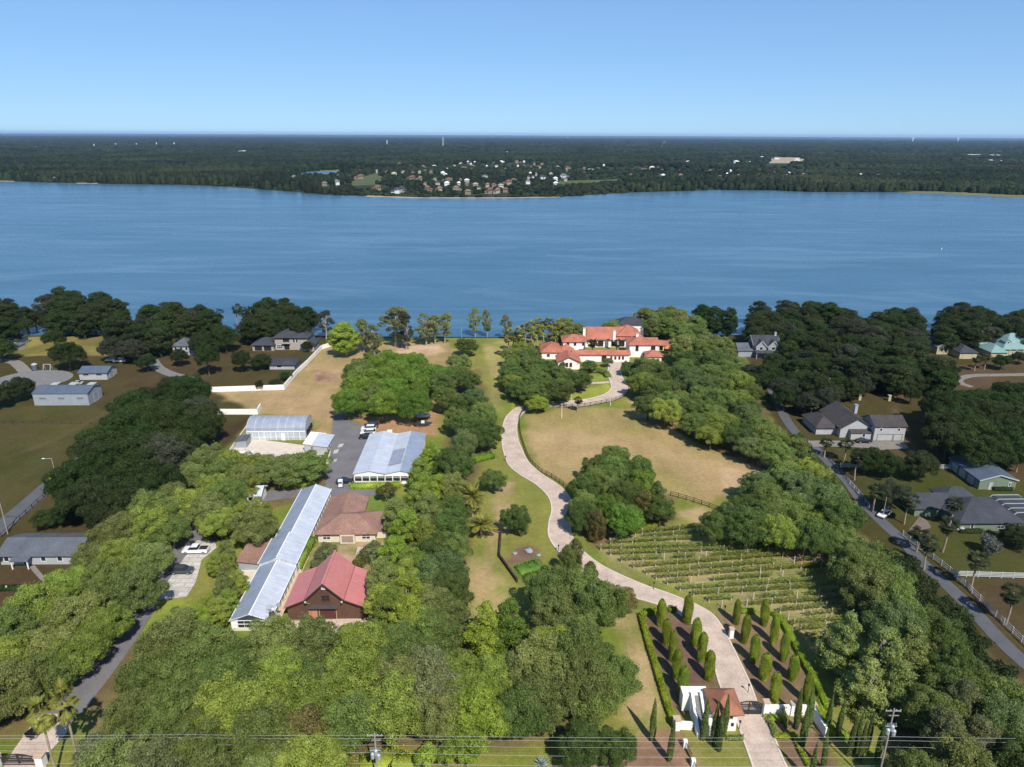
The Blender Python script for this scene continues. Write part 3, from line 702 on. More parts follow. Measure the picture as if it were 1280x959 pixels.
# ---- windmill in front of the barn
wm = thing('windmill', 'small farm windmill with grey wheel on a dark lattice tower beside the barn', 'windmill', 341.5, 785)
m = MB(); hh = 4.3
for sx, sy in ((-1, -1), (1, -1), (1, 1), (-1, 1)): m.bar((sx*0.75, sy*0.75, 0), (sx*0.18, sy*0.18, hh), 0.10)
for k in range(1, 6):
    z = hh*k/6; r = 0.75-0.57*k/6; r2 = 0.75-0.57*(k-1)/6; z2 = hh*(k-1)/6
    for (ax, ay), (bx_, by_) in (((-1,-1),(1,-1)), ((1,-1),(1,1)), ((1,1),(-1,1)), ((-1,1),(-1,-1))):
        m.bar((ax*r, ay*r, z), (bx_*r, by_*r, z), 0.06); m.bar((ax*r2, ay*r2, z2), (bx_*r, by_*r, z), 0.05)
m.obj('tower', M['fencewood'], wm)
m = MB()
for k in range(14):
    a = 2*math.pi*k/14; ca, sa = math.cos(a), math.sin(a); c2, s2 = math.cos(a+0.2), math.sin(a+0.2)
    m.add([(0.2*ca, -0.35, hh+0.5+0.2*sa), (0.8*ca, -0.42, hh+0.5+0.8*sa), (0.8*c2, -0.28, hh+0.5+0.8*s2), (0.2*c2, -0.33, hh+0.5+0.2*s2)], [(0, 1, 2, 3)])
    m.bar((0.8*ca, -0.35, hh+0.5+0.8*sa), (0.8*math.cos(a+0.449), -0.35, hh+0.5+0.8*math.sin(a+0.449)), 0.03)
m.obj('wheel', M['steel'], wm)
m = MB(); m.bar((0, -0.35, hh+0.5), (0.9, 0.5, hh+0.5), 0.05); m.add([(0.9, 0.5, hh+0.25), (1.5, 1.0, hh+0.15), (1.5, 1.0, hh+0.9), (0.9, 0.5, hh+0.75)], [(0, 1, 2, 3)]); m.bar((0, -0.2, hh), (0, -0.2, hh+0.6), 0.12); m.obj('tail_vane', M['steel'], wm)

# ---- long greenhouse beside the barn, three joined bays
g = thing('long_greenhouse', 'long narrow white greenhouse of three joined bays running from the barn to the parking court', 'greenhouse', 290.5, 788.8, 1.2)
LX, YB = 7.2, (0.0, 18.2, 28.2, 53.0)
for i, (h, rise) in enumerate(((2.35, 1.35), (3.0, 1.5), (2.45, 1.35))):
    y0, y1 = YB[i], YB[i+1]; o = 0.25 if i == 1 else 0
    bb = (0-o, LX+o, y0, y1); W = MB(); xm = LX/2
    vs = [(-o,y0,0.6),(LX+o,y0,0.6),(LX+o,y1,0.6),(-o,y1,0.6),(-o,y0,h),(LX+o,y0,h),(LX+o,y1,h),(-o,y1,h),(xm,y0,h+rise),(xm,y1,h+rise)]
    fs = [(1,2,6,5),(2,3,7,9,6),(3,0,4,7)] + ([(0,1,5,8,4)] if i == 1 else [])
    W.add(vs, fs); W.obj('side_panels', M['polyglass'], g)
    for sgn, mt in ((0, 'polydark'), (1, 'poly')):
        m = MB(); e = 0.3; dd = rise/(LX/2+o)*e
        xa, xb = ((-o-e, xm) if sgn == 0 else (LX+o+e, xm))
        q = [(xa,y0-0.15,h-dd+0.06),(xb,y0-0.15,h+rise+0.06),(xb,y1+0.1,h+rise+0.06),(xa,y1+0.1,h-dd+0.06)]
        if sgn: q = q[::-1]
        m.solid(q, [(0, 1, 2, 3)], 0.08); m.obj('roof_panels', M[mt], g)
    T = MB(); T.bar((xm, y0-0.18, h+rise+0.10), (xm, y1+0.12, h+rise+0.10), 0.22, 0.08)
    for xx in (-o-0.3, LX+o+0.3): T.bar((xx, y0-0.18, h-0.02), (xx, y1+0.12, h-0.02), 0.12, 0.14)
    for k in range(int((y1-y0)/2.0)+1):
        yy = y0 + k*2.0+0.05
        for xx in (-o-0.03, LX+o+0.03): T.bar((xx, yy, 0), (xx, yy, h), 0.08)
    T.obj('frame', M['white'], g)
MB().box(0.02, LX-0.02, 0.02, YB[3]-0.02, 0, 0.6).obj('base_wall', M['cream'], g)
T = MB()
for xx in (0.05, 1.15, 6.25, LX-0.05): T.bar((xx, 0.05, 0.55), (xx, 0.05, 2.5), 0.14)
for zz in (0.62, 1.5, 2.3): T.bar((0, 0.05, zz), (LX, 0.05, zz), 0.10)
T.bar((0, 0.03, 2.35), (LX/2, 0.03, 3.66), 0.12, 0.2); T.bar((LX/2, 0.03, 3.66), (LX, 0.03, 2.35), 0.12, 0.2)
for k in range(1, 4): T.bar((1.15+k*1.27, 0.05, 0.6), (1.15+k*1.27, 0.05, 2.3), 0.05)
T.obj('gable_frame', M['white'], g)
MB().add([(1.2, 0.12, 0.62), (6.2, 0.12, 0.62), (6.2, 0.12, 2.3), (1.2, 0.12, 2.3)], [(0, 1, 2, 3)]).obj('front_glazing', M['glass'], g)
MB().add([(0.1, 0.12, 2.36), (LX-0.1, 0.12, 2.36), (LX/2, 0.12, 3.6)], [(0, 1, 2)]).obj('gable_glazing', M['slate'], g)
for xx in (0.1, 6.3): MB().add([(xx, 0.11, 0.62), (xx+0.9, 0.11, 0.62), (xx+0.9, 0.11, 2.3), (xx, 0.11, 2.3)], [(0, 1, 2, 3)]).obj('end_panel', M['white'], g)
opening(g, 'vent', (-0.25, LX+0.25, YB[1], YB[2]), 's', LX/2-0.3, 3.55, 1.1, 0.55, 'steel', 'white')
for yy in (3.0, 8.5, 22, 31): MB().lathe([(0.3, 0), (0.33, 0.1), (0.33, 1.0), (0.1, 1.25)], 10, (-0.75, yy, 0.4)).obj('water_tank', M['white'], g)

# ---- tile roofed house north of the barn
b = thing('tile_roof_house', 'single storey house with brown clay shingle hip roof and red brick entry behind the barn', 'house', 396, 678, 2.0)
block(b, dict(x0=0.5, x1=9.0, y0=5.5, y1=16.5, h=2.7, kind='gy', rise=1.6, ov=0.7), 'cream', 'tanroof')
bl, _ = block(b, dict(x0=0.4, x1=13.6, y0=0, y1=9.2, h=2.75, kind='hip', rise=2.0, ov=0.7), 'cream', 'tanroof')
m = MB().box(5.6, 9.0, -0.75, -0.002, 0, 2.3).obj('entry_porch', M['cream'], b); MB().box(6.0, 8.6, -0.80, -0.76, 0.35, 2.0).obj('entry_panel', M['brick'], m)
opening(b, 'window', bl, 's', 1.2, 0.8, 1.6, 1.3, 'glass', 'white', 1); opening(b, 'window', bl, 's', 10.2, 0.8, 1.8, 1.3, 'glass', 'white', 1)
opening(b, 'side_door', bl, 'e', 2.0, 0.05, 1.0, 2.1, 'barndoor', 'white'); opening(b, 'window', bl, 'e', 5.0, 0.8, 1.6, 1.2)
block(b, dict(x0=13.65, x1=16.5, y0=1.5, y1=6.5, h=2.2, kind='shedx', rise=-0.5, ov=0.2), 'cream', 'tanroof')

# ---- low tile roofed shed left of the greenhouse
b = thing('tile_roof_shed', 'low shed with pinkish tile roof tucked between bamboo and the long greenhouse', 'shed', 299, 713)
bl, _ = block(b, dict(x0=0, x1=4.6, y0=0, y1=9.5, h=2.3, kind='shedx', rise=-0.6, ov=0.3), 'dullgrey', 'tanroof')
opening(b, 'shed_door', bl, 'e', 1.5, 0.05, 1.6, 1.5, 'steel', 'white'); opening(b, 'shed_door', bl, 'e', 5.0, 0.05, 1.6, 1.5, 'steel', 'white')

# ---- small white cottage under the oaks
b = thing('white_cottage', 'small white gabled cottage half hidden under oaks by the palm', 'house', 304, 630)
bl, _ = block(b, dict(x0=0, x1=4.5, y0=0, y1=5, h=2.6, kind='gx', rise=1.3, ov=0.4), 'white', 'poly', 'white')
opening(b, 'window', bl, 's', 1.5, 0.9, 1.2, 1.1)

# ---- broad double span greenhouse
g = thing('broad_greenhouse', 'broad flat greenhouse with white double span roof and a dark panel patch beside the court', 'greenhouse', 443.5, 605.2, 1.2)
LX, LY = 16.6, 27.0
for k in range(2):
    x0, x1 = k*LX/2+0.002, (k+1)*LX/2
    xm = (x0+x1)/2
    for sgn in (0, 1):
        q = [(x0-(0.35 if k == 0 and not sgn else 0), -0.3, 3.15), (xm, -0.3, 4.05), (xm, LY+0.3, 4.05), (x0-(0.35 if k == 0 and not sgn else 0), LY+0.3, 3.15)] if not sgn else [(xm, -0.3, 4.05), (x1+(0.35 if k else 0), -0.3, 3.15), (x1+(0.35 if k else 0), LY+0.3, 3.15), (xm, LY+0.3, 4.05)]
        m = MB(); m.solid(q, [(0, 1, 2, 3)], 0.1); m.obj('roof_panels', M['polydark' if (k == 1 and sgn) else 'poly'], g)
    m = MB(); m.add([(x0, -0.02, 2.3), (x1, -0.02, 2.3), (x1, -0.02, 3.1), (xm, -0.02, 4.0), (x0, -0.02, 3.1)], [(0, 1, 2, 3, 4)]); m.obj('fascia', M['stucco'], g)
m = MB()
for sx in (0, 1):
    m.add([(sx*LX, 0, 0), (sx*LX, LY, 0), (sx*LX, LY, 3.1), (sx*LX, 0, 3.1)], [(0, 1, 2, 3)])
m.add([(0, LY, 0), (LX, LY, 0), (LX, LY, 3.2), (0, LY, 3.2)], [(0, 1, 2, 3)]); m.add([(0, 0, 0), (LX, 0, 0), (LX, 0, 0.9), (0, 0, 0.9)], [(0, 1, 2, 3)]); m.obj('wall', M['stucco'], g)
MB().add([(0, 0.15, 0.9), (LX, 0.15, 0.9), (LX, 0.15, 2.3), (0, 0.15, 2.3)], [(0, 1, 2, 3)]).obj('window_band', M['glass'], g)
m = MB()
for k in range(9): m.bar((k*LX/8, -0.03, 0.85), (k*LX/8, -0.03, 2.35), 0.22)
m.bar((0, -0.03, 1.9), (LX, -0.03, 1.9), 0.06); m.obj('mullions', M['stucco'], g)
m = MB(); m.solid([(8.6, 4.5, 3.40), (12.2, 4.5, 4.17), (12.2, 14.5, 4.17), (8.6, 14.5, 3.40)], [(0, 1, 2, 3)], 0.03); m.obj('dark_panel_patch', M['solar'], g)
m = MB(); m.box(4.9, 6.4, LY+0.4, LY+1.6, 0, 3.9); m.obj('fan_unit', M['white'], g)
m = MB(); m.bar((LX/2-0.1, -0.35, 2.3), (LX/2-0.1, -0.35, 3.4), 0.18); m.obj('downpipe', M['steel'], g)

# ---- north greenhouse, white sheds and tanks behind the big oak
g = thing('curved_greenhouse', 'grey curved roof greenhouse beside the tan field with fans on its end', 'greenhouse', 309.5, 550.5, 1.5)
LX, LY = 18.0, 9.0; prof = []
for k in range(11):
    a = math.pi*k/10; prof.append((LY/2-LY/2*math.cos(a), 2.9+3.1*math.sin(a)**0.9))
m = MB(); n = len(prof)
m.add([(-0.1, y, z) for y, z in prof]+[(LX+0.1, y, z) for y, z in prof], [(i, n+i, n+i+1, i+1) for i in range(n-1)]); m.obj('roof_panels', mat_stripes('grey_poly_sheets', (0.27, 0.30, 0.36), (0.42, 0.44, 0.48), 0.42, 0, 0.4, 0.06), g)
m = MB()
m.add([(0, 0, 0), (LX, 0, 0), (LX, 0, 2.9), (0, 0, 2.9)], [(0, 1, 2, 3)]); m.add([(0, LY, 0), (LX, LY, 0), (LX, LY, 2.9), (0, LY, 2.9)], [(3, 2, 1, 0)])
for xx in (0, LX): m.add([(xx, y, z) for y, z in prof]+[(xx, LY, 0), (xx, 0, 0)], [tuple(range(n+2))])
m.obj('wall', M['polyglass'], g)
m = MB()
for k in range(11): m.bar((k*LX/10, -0.05, 0), (k*LX/10, -0.05, 2.9), 0.1)
m.bar((0, -0.05, 2.9), (LX, -0.05, 2.9), 0.14, 0.3); m.bar((0, -0.05, 1.0), (LX, -0.05, 1.0), 0.1); m.obj('frame', M['white'], g)
opening(g, 'door', (0, LX, 0, LY), 's', 10.6, 0.05, 1.0, 2.1, 'white', 'white', out=0.05)
for yy in (2.2, 4.5, 6.8): MB().box(LX+0.005, LX+0.4, yy-0.7, yy+0.7, 1.3, 2.7).obj('fan', M['void'], g)
for px, py, lab, rf in ((381, 566, 'white flat sided shed with bright roof beside the curved greenhouse, the westward of two', 'white'), (391.5, 568, 'white shed with bright sloping roof standing at the edge of the parking court', 'poly')):
    b = thing('white_shed', lab, 'shed', px, py, 0)
    bl, _ = block(b, dict(x0=0, x1=4.3, y0=0, y1=8.5, h=3.0, kind='shedx', rise=-0.5, ov=0.25), 'dullwhite', rf)
    opening(b, 'door', bl, 'e', 2, 0.05, 1.4, 2.0, 'void', 'white')
b = thing('grey_shed', 'little grey roofed shed standing in the pale yard by the boundary wall', 'shed', 295, 560)
block(b, dict(x0=0, x1=3.2, y0=0, y1=4.2, h=2.2, kind='shedx', rise=0.4, ov=0.2), 'dullgrey', 'greyroof')
b = thing('covered_heap', 'low white sheeted heap beside the boundary wall near the oaks', 'sheeted heap', 286, 574)
m = MB(); m.box(0, 6, 0, 4.5, 0, 0.5); m.solid([(-0.1,-0.1,0.6),(6.1,-0.1,0.6),(5.2,2,1.5),(0.7,2.2,1.4),(6.1,4.6,0.6),(-0.1,4.6,0.6)], [(0,1,2,3),(3,2,4,5),(1,4,2),(0,3,5)], 0.1); m.obj('sheet', M['white'], b)
slab('yard', [(258, 600), (296, 555), (312, 548), (420, 562), (412, 580), (330, 575), (285, 600)], 0.055, M['kerbstone'])

# ---- west neighbours
b = thing('ranch_house', 'long white ranch house with plain grey shingle roof and little porch', 'house', 1.5, 706, 1.2)
bl, _ = block(b, dict(x0=0, x1=17, y0=0, y1=8.6, h=2.55, kind='gx', rise=1.6, ov=0.5), 'dullwhite', 'greyroof')
for u in (1.0, 9.0, 12.6): opening(b, 'window', bl, 's', u, 0.9, 1.0, 1.3)
block(b, dict(x0=3.6, x1=7.2, y0=-1.9, y1=-0.55, h=2.1, kind='shed', rise=0.25, ov=0.15, open=1), 'dullwhite', 'greyroof')
for xx in (3.7, 7.1): post(b, xx, -1.8, 2.1, 0.2)
opening(b, 'front_door', bl, 's', 5.0, 0.05, 1.0, 2.0, 'void', 'white')
b = thing('steel_barn', 'large grey steel barn with blue roof and small window strips on the pasture edge', 'barn', 43.5, 507, 1.5)
bl, ro = block(b, dict(x0=0, x1=18.8, y0=0, y1=9.0, h=4.4, kind='gx', rise=1.3, ov=0.15), 'dullgrey', 'bluemetal', 'bluemetal')
for u in (2.2, 8.6, 15.0): opening(b, 'window', bl, 's', u, 2.5, 2.1, 0.45, 'glass', 'steel', 2)
for u in (3.6, 10.0, 16.4): MB().box(u-1.2, u+1.2, 6.9, 9.3, 5.15, 5.35).obj('skylight', M['dullwhite'], b)
opening(b, 'side_door', bl, 'e', 3.5, 0.05, 3.0, 3.0, 'dullgrey', 'steel')
b = thing('white_workshop', 'small white workshop with blue metal roof near the lake houses', 'workshop', 100, 475, 2.5)
bl, _ = block(b, dict(x0=0, x1=10.4, y0=0, y1=8.0, h=2.9, kind='gx', rise=1.4, ov=0.4), 'dullwhite', 'bluemetal')
for u in (1.6, 6.5): opening(b, 'window', bl, 's', u, 1.9, 2.0, 0.6, 'void', 'steel')
opening(b, 'workshop_door', bl, 'e', 2.2, 0.05, 2.6, 2.3, 'dullgrey', 'steel')
b = thing('lake_cottage', 'white cottage with grey pyramid roof among trees near the shore', 'house', 217, 444, 1)
bl, _ = block(b, dict(x0=0, x1=7.2, y0=0, y1=8, h=4.4, kind='hip', rise=2.2, ov=0.5), 'dullwhite', 'greyroof')
block(b, dict(x0=7.22, x1=9.4, y0=0.5, y1=6, h=2.6, kind='shedx', rise=-0.6, ov=0.3), 'dullgrey', 'greyroof')
for u in (0.8, 3.2, 5.4): opening(b, 'window', bl, 's', u, 2.2, 1.0, 1.4)
b = thing('shore_house', 'grey roofed house at the far lawn edge partly behind trees', 'house', -2, 434, 1)
bl, _ = block(b, dict(x0=-6, x1=8.5, y0=0, y1=8, h=3.4, kind='hip', rise=2.2, ov=0.6), 'dullgrey', 'slate'); opening(b, 'window', bl, 's', 9, 1, 1.6, 1.3)
block(b, dict(x0=8.6, x1=11.5, y0=-5, y1=1, h=2.0, kind='shedx', rise=-0.4, ov=0.2), 'dullwhite', 'greyroof')

b = thing('grey_villa', 'two storey stucco villa with grey hip roofs and garage wing on the shore', 'villa', 344.5, 437.5, 1)
bl, _ = block(b, dict(x0=0, x1=14.5, y0=0, y1=11, h=5.9, kind='hip', rise=2.7, ov=0.7), 'villa', 'slate')
opening(b, 'balcony_door', bl, 's', 3.6, 3.6, 2.8, 1.8, 'void', 'villa'); opening(b, 'entry', bl, 's', 4.0, 0.1, 2.2, 2.4, 'void', 'villa')
for u in (8.0, 9.3): opening(b, 'window', bl, 's', u, 3.3, 0.8, 1.7)
opening(b, 'window', bl, 's', 0.8, 0.8, 2.4, 1.5, 'glass', 'white', 2)
MB().box(3.2, 6.8, -1.2, -0.005, 3.1, 3.3).obj('balcony', M['villa'], b)
bl, _ = block(b, dict(x0=-9.5, x1=-0.2, y0=-1.5, y1=8, h=2.9, kind='hip', rise=2.1, ov=0.6), 'villa', 'slate')
for u in (1.0, 5.0): opening(b, 'garage_door', bl, 's', u, 0.05, 3.2, 2.2, 'void', 'villa')
block(b, dict(x0=12.0, x1=17.5, y0=-2.2, y1=7, h=3.0, kind='hip', rise=1.6, ov=0.5), 'villa', 'slate')
b = thing('pool_house', 'low dark roofed outbuilding on the lawn below the stucco villa', 'outbuilding', 337, 462, 1)
bl, _ = block(b, dict(x0=0, x1=10.0, y0=0, y1=8.5, h=2.2, kind='hip', rise=1.1, ov=0.6), 'dullwhite', 'slate'); opening(b, 'window', bl, 's', 3, 0.9, 2, 0.9)

# ---- mansion with terracotta roofs
mb = thing('mansion', 'sprawling white Mediterranean mansion with terracotta tile roofs and white chimneys by the lake', 'mansion', 680, 462, 0.6)
ox, oy = at(680, 462)
def mx(px, py): a = at(px, py); return a[0]-ox
def wing(p0, p1, py, y_off, dep, h, kind, rise, ov=0.6, **k):
    x0, x1 = mx(p0, py), mx(p1, py); y0 = at((p0+p1)/2, py)[1]-oy+y_off
    return block(mb, dict(x0=x0, x1=x1, y0=y0, y1=y0+dep, h=h, kind=kind, rise=rise, ov=ov, **k), 'stucco', 'terracotta')[0]
bl = wing(697.5, 724.5, 462, 0, 9.0, 3.3, 'gy', 2.1)
for u in (3.1, 4.7): opening(mb, 'arched_window', bl, 's', u, 1.1, 0.9, 1.7, 'glass', 'terracotta')
bl = wing(677.5, 703, 449, 0, 11.5, 3.4, 'hip', 2.3); opening(mb, 'window', bl, 's', 2.2, 1.0, 1.2, 1.3)
bl = wing(700, 717, 446.5, 0, 9, 3.2, 'hip', 1.9)
bl = wing(705, 733, 447.5, 4.0, 8.5, 6.3, 'hip', 1.9)
for u in (1.6, 4.6, 8.2): opening(mb, 'window', bl, 's', u, 4.3, 1.0, 1.4, 'void', 'stone')
opening(mb, 'window', bl, 's', 6.8, 1.2, 2.0, 1.4, 'void', 'stone')
bl = wing(712, 724, 445, 15.0, 7, 6.4, 'hip', 2.0)
bl = wing(732, 789, 440, 7.0, 12.0, 4.2, 'gx', 3.6, 0.8)
for u in (3, 6.5, 12.5, 16): opening(mb, 'loggia_arch', bl, 's', u, 0.4, 2.4, 2.6, 'void', 'stone')
bl = wing(776, 806, 442, 10.0, 12, 5.4, 'hip', 3.2)
bl = wing(787, 813, 447, 0.0, 9.5, 5.9, 'hip', 2.4)
opening(mb, 'window', bl, 's', 2.6, 2.8, 1.2, 2.6, 'void', 'stone'); opening(mb, 'window', bl, 's', 6.0, 0.8, 1.4, 1.4)
bl = wing(809, 824, 443, 2.0, 9, 3.9, 'gx', 1.7); opening(mb, 'arched_door', bl, 's', 2.2, 0.1, 1.9, 2.9, 'void', 'stone')
bl = wing(824.5, 840, 441.5, 3.0, 6, 2.8, 'gx', 1.0, open=1)
for p_ in (826, 832, 838.5): post(mb, mx(p_, 441.5), at(832, 441.5)[1]-oy+3.2, 2.8, 0.45, 'stucco', 'column')
bl = wing(717, 787, 452.5, 0, 4.2, 3.3, 'gx', 1.1, 0.5)
opening(mb, 'entry_gate', bl, 's', 11.9, 0.05, 1.9, 2.7, 'void', 'stone')
for u in (15.5, 17.2, 18.9, 20.4): opening(mb, 'window', bl, 's', u, 1.0, 0.8, 1.4, 'glass', 'stone')
bl = wing(809, 827, 453.5, 0, 6.2, 2.9, 'hip', 1.6)
for px, py, zt in ((731.3, 410.5, 9.4), (769, 413.5, 9.3), (797.5, 417.5, 9.2)):
    a = at(px, py, zt); chimney(mb, a[0]-ox, a[1]-oy, 4.5, zt, 1.15)
b = thing('neighbour_roof', 'dark grey roofed pavilion just behind the red tiled mansion', 'pavilion', 772, 423, 0)
block(b, dict(x0=0, x1=12, y0=0, y1=8, h=7.0, kind='hip', rise=2.4, ov=0.6), 'stucco', 'slate')
# play set with an orange canopy
b = thing('play_set', 'wooden play set with peaked orange canopy at the mansion side', 'play set', 831, 443)
for sx, sy in ((0, 0), (2.6, 0), (2.6, 2.6), (0, 2.6)): post(b, sx, sy, 2.6, 0.14, 'fencewood')
MB().box(-0.1, 2.7, -0.1, 2.7, 1.2, 1.32).obj('deck', M['fencewood'], b)
m = MB(); m.solid([(-0.3,-0.3,2.6),(2.9,-0.3,2.6),(2.9,2.9,2.6),(-0.3,2.9,2.6),(1.3,1.3,3.7)], [(0,1,4),(1,2,4),(2,3,4),(3,0,4)], 0.05); m.obj('canopy', M['orange'], b)
m = MB(); m.solid([(2.75, 0.7, 1.3), (4.8, 0.7, 0.2), (4.8, 1.4, 0.2), (2.75, 1.4, 1.3)], [(0, 1, 2, 3)], 0.06); m.obj('slide', M['orange'], b)

# ---- east neighbours
b = thing('gabled_lake_house', 'grey house with twin white trimmed gables among dark trees on the shore', 'house', 941, 446, 0.8)
bl, _ = block(b, dict(x0=0, x1=11, y0=0, y1=9, h=5.4, kind='gx', rise=3.0, ov=0.5), 'dullgrey', 'slate', 'dullwhite')
for x0 in (0.6, 5.8):
    bb, _ = block(b, dict(x0=x0, x1=x0+4.4, y0=-1.2, y1=3, h=5.0, kind='gy', rise=2.3, ov=0.35), 'dullgrey', 'slate', 'dullwhite'); opening(b, 'window', bb, 's', 1.5, 3.4, 1.3, 1.3)
block(b, dict(x0=0.2, x1=11, y0=-3.4, y1=-1.25, h=2.6, kind='shed', rise=0.6, ov=0.2, open=1), 'dullwhite', 'slate')
for xx in (0.4, 3.9, 7.4, 10.8): post(b, xx, -3.2, 2.6, 0.22, 'dullwhite', 'column')
opening(b, 'front_door', bl, 's', 4.6, 0.1, 1.2, 2.1, 'void', 'dullwhite')
block(b, dict(x0=-6.4, x1=-0.05, y0=0, y1=8, h=2.9, kind='gx', rise=2.2, ov=0.4), 'dullgrey', 'greyroof')
chimney(b, 10.2, 4.4, 7.5, 9.6, 0.8, 'dullwhite', 'dullgrey')
b = thing('white_gabled_house', 'white house with broad brown grey gable roof and chimney beside the lane', 'house', 1049, 547, 1)
bl, _ = block(b, dict(x0=0, x1=10.2, y0=0, y1=15, h=3.4, kind='gy', rise=3.1, ov=0.5), 'dullwhite', 'brownroof')
bb, _ = block(b, dict(x0=2.8, x1=10.0, y0=-1.6, y1=-0.05, h=2.3, kind='shed', rise=0.5, ov=0.25), 'dullwhite', 'brownroof'); opening(b, 'window', bb, 's', 3.6, 0.9, 0.8, 1.0)
block(b, dict(x0=-6.5, x1=-0.05, y0=2.5, y1=13.0, h=2.7, kind='hip', rise=2.2, ov=0.5), 'dullwhite', 'brownroof')
chimney(b, 8.8, 9.5, 4.5, 7.3, 0.9, 'dullwhite', 'dullgrey')
b = thing('white_garage', 'two storey white garage with three broad doors next to the gabled house', 'garage', 1091, 551, 0.8)
bl, _ = block(b, dict(x0=0, x1=9.7, y0=0, y1=8, h=5.0, kind='gx', rise=2.0, ov=0.4), 'dullwhite', 'brownroof')
for u in (1.6, 7.2): opening(b, 'window', bl, 's', u, 3.3, 0.7, 0.9)
for u, wd in ((1.2, 4.7), (6.3, 2.6)): opening(b, 'garage_door', bl, 's', u, 0.05, wd, 2.1, 'dullwhite', 'greyroof')
b = thing('metal_outbuilding', 'sage green outbuilding with blue grey metal gable roof and white door', 'outbuilding', 1222.5, 612, 0.8)
bl, _ = block(b, dict(x0=0, x1=10.0, y0=0, y1=13.5, h=2.9, kind='gy', rise=1.5, ov=0.35), 'sage', 'bluemetal', 'dullwhite')
opening(b, 'door', bl, 's', 2.7, 0.05, 1.0, 2.0, 'dullwhite', 'dullwhite'); opening(b, 'window', bl, 's', 8.0, 1.0, 0.5, 1.0)
for u in (1.0, 4.6, 8.4): opening(b, 'roller_door', bl, 'w', u, 0.05, 3.0, 2.4, 'dullgrey', 'slate')
b = thing('sage_house', 'sage green ranch house with dark slate hip roof near the lane', 'house', 1197.5, 664, 1.5)
bl, _ = block(b, dict(x0=0, x1=15.2, y0=0, y1=12.0, h=2.7, kind='hip', rise=3.2, ov=0.6), 'sage', 'slate')
opening(b, 'window', bl, 's', 2.8, 0.9, 0.7, 1.3); opening(b, 'window', bl, 's', 9.4, 0.7, 1.6, 1.4, 'glass', 'dullwhite', 1); opening(b, 'window', bl, 's', 13.8, 0.9, 0.8, 1.3)
bb, _ = block(b, dict(x0=-6.8, x1=4.5, y0=7.2, y1=13.6, h=2.6, kind='gx', rise=2.2, ov=0.5), 'sage', 'slate')
opening(b, 'garage_door', bb, 's', 2.2, 0.05, 3.6, 2.1, 'sage', 'dullwhite')
block(b, dict(x0=3.0, x1=11.5, y0=11.0, y1=17.0, h=2.65, kind='hip', rise=2.0, ov=0.5), 'sage', 'slate')
b = thing('pool_enclosure', 'dark screened pool enclosure with pale hooped frame beside the sage house', 'pool enclosure', 1262, 655, 1.5)
m = MB(); m.add([(0, 0, 0), (9, 0, 0), (9, 9, 0), (0, 9, 0), (0, 0, 2.2), (9, 0, 2.2), (9, 9, 2.2), (0, 9, 2.2), (1.2, 0, 3.1), (7.8, 0, 3.1), (7.8, 9, 3.1), (1.2, 9, 3.1)], [(0,1,5,9,8,4), (3,7,11,10,6,2), (0,4,7,3), (1,2,6,5), (4,8,11,7), (8,9,10,11), (9,5,6,10)]); m.obj('mesh_screen', M['screen'], b)
for k in range(5):
    y = k*2.25; m = MB()
    for p_, q_ in (((0, 0), (0, 2.2)), ((0, 2.2), (1.2, 3.1)), ((1.2, 3.1), (7.8, 3.1)), ((7.8, 3.1), (9, 2.2)), ((9, 2.2), (9, 0))):
        m.bar((p_[0], y, p_[1]+0.05), (q_[0], y, q_[1]+0.05), 0.16)
    m.obj('hoop', M['dullwhite'], b)
b = thing('butter_house', 'cream shore house with grey gables beyond the gravel loop', 'house', 1166, 443, 1)
bl, _ = block(b, dict(x0=0, x1=12, y0=4, y1=14, h=3.4, kind='gx', rise=2.0, ov=0.5), 'butter', 'greyroof')
bb, _ = block(b, dict(x0=1.5, x1=7.5, y0=0, y1=6, h=3.6, kind='gy', rise=1.8, ov=0.5), 'butter', 'greyroof', 'dullwhite')
for u in (1.6, 3.4): opening(b, 'window', bb, 's', u, 1.2, 1.0, 1.4)
bb, _ = block(b, dict(x0=7.6, x1=15, y0=-6.5, y1=4, h=3.0, kind='hip', rise=2.0, ov=0.5), 'butter', 'slate'); opening(b, 'garage_door', bb, 's', 1.4, 0.05, 4.2, 2.2, 'butter', 'dullwhite')
chimney(b, 11.5, 8, 4.5, 7.0, 0.9, 'dullwhite', 'dullgrey')
b = thing('seafoam_roof_house', 'large house with pale green metal roof and dormer at the lakeside', 'house', 1252, 445, 1)
bl, _ = block(b, dict(x0=0, x1=18, y0=0, y1=12, h=3.6, kind='hip', rise=5.0, ov=0.6), 'butter', 'seametal')
bb, _ = block(b, dict(x0=1.8, x1=3.9, y0=1.8, y1=5, h=5.9, kind='gy', rise=0.9, ov=0.25, z0=4.3), 'dullwhite', 'seametal'); opening(b, 'dormer_window', bb, 's', 0.6, 4.9, 0.9, 1.0)
block(b, dict(x0=-7, x1=-0.05, y0=-3, y1=7, h=2.8, kind='hip', rise=2.2, ov=0.5), 'butter', 'seametal')
block(b, dict(x0=-8, x1=-1, y0=7.1, y1=13, h=3.0, kind='gx', rise=2.0, ov=0.5), 'butter', 'seametal')
for xx in (2, 5, 8): post(b, xx, -1.4, 3.2, 0.3, 'dullwhite', 'column')
chimney(b, -3.0, 11, 4, 8.2, 1.1, 'brick', 'stone')

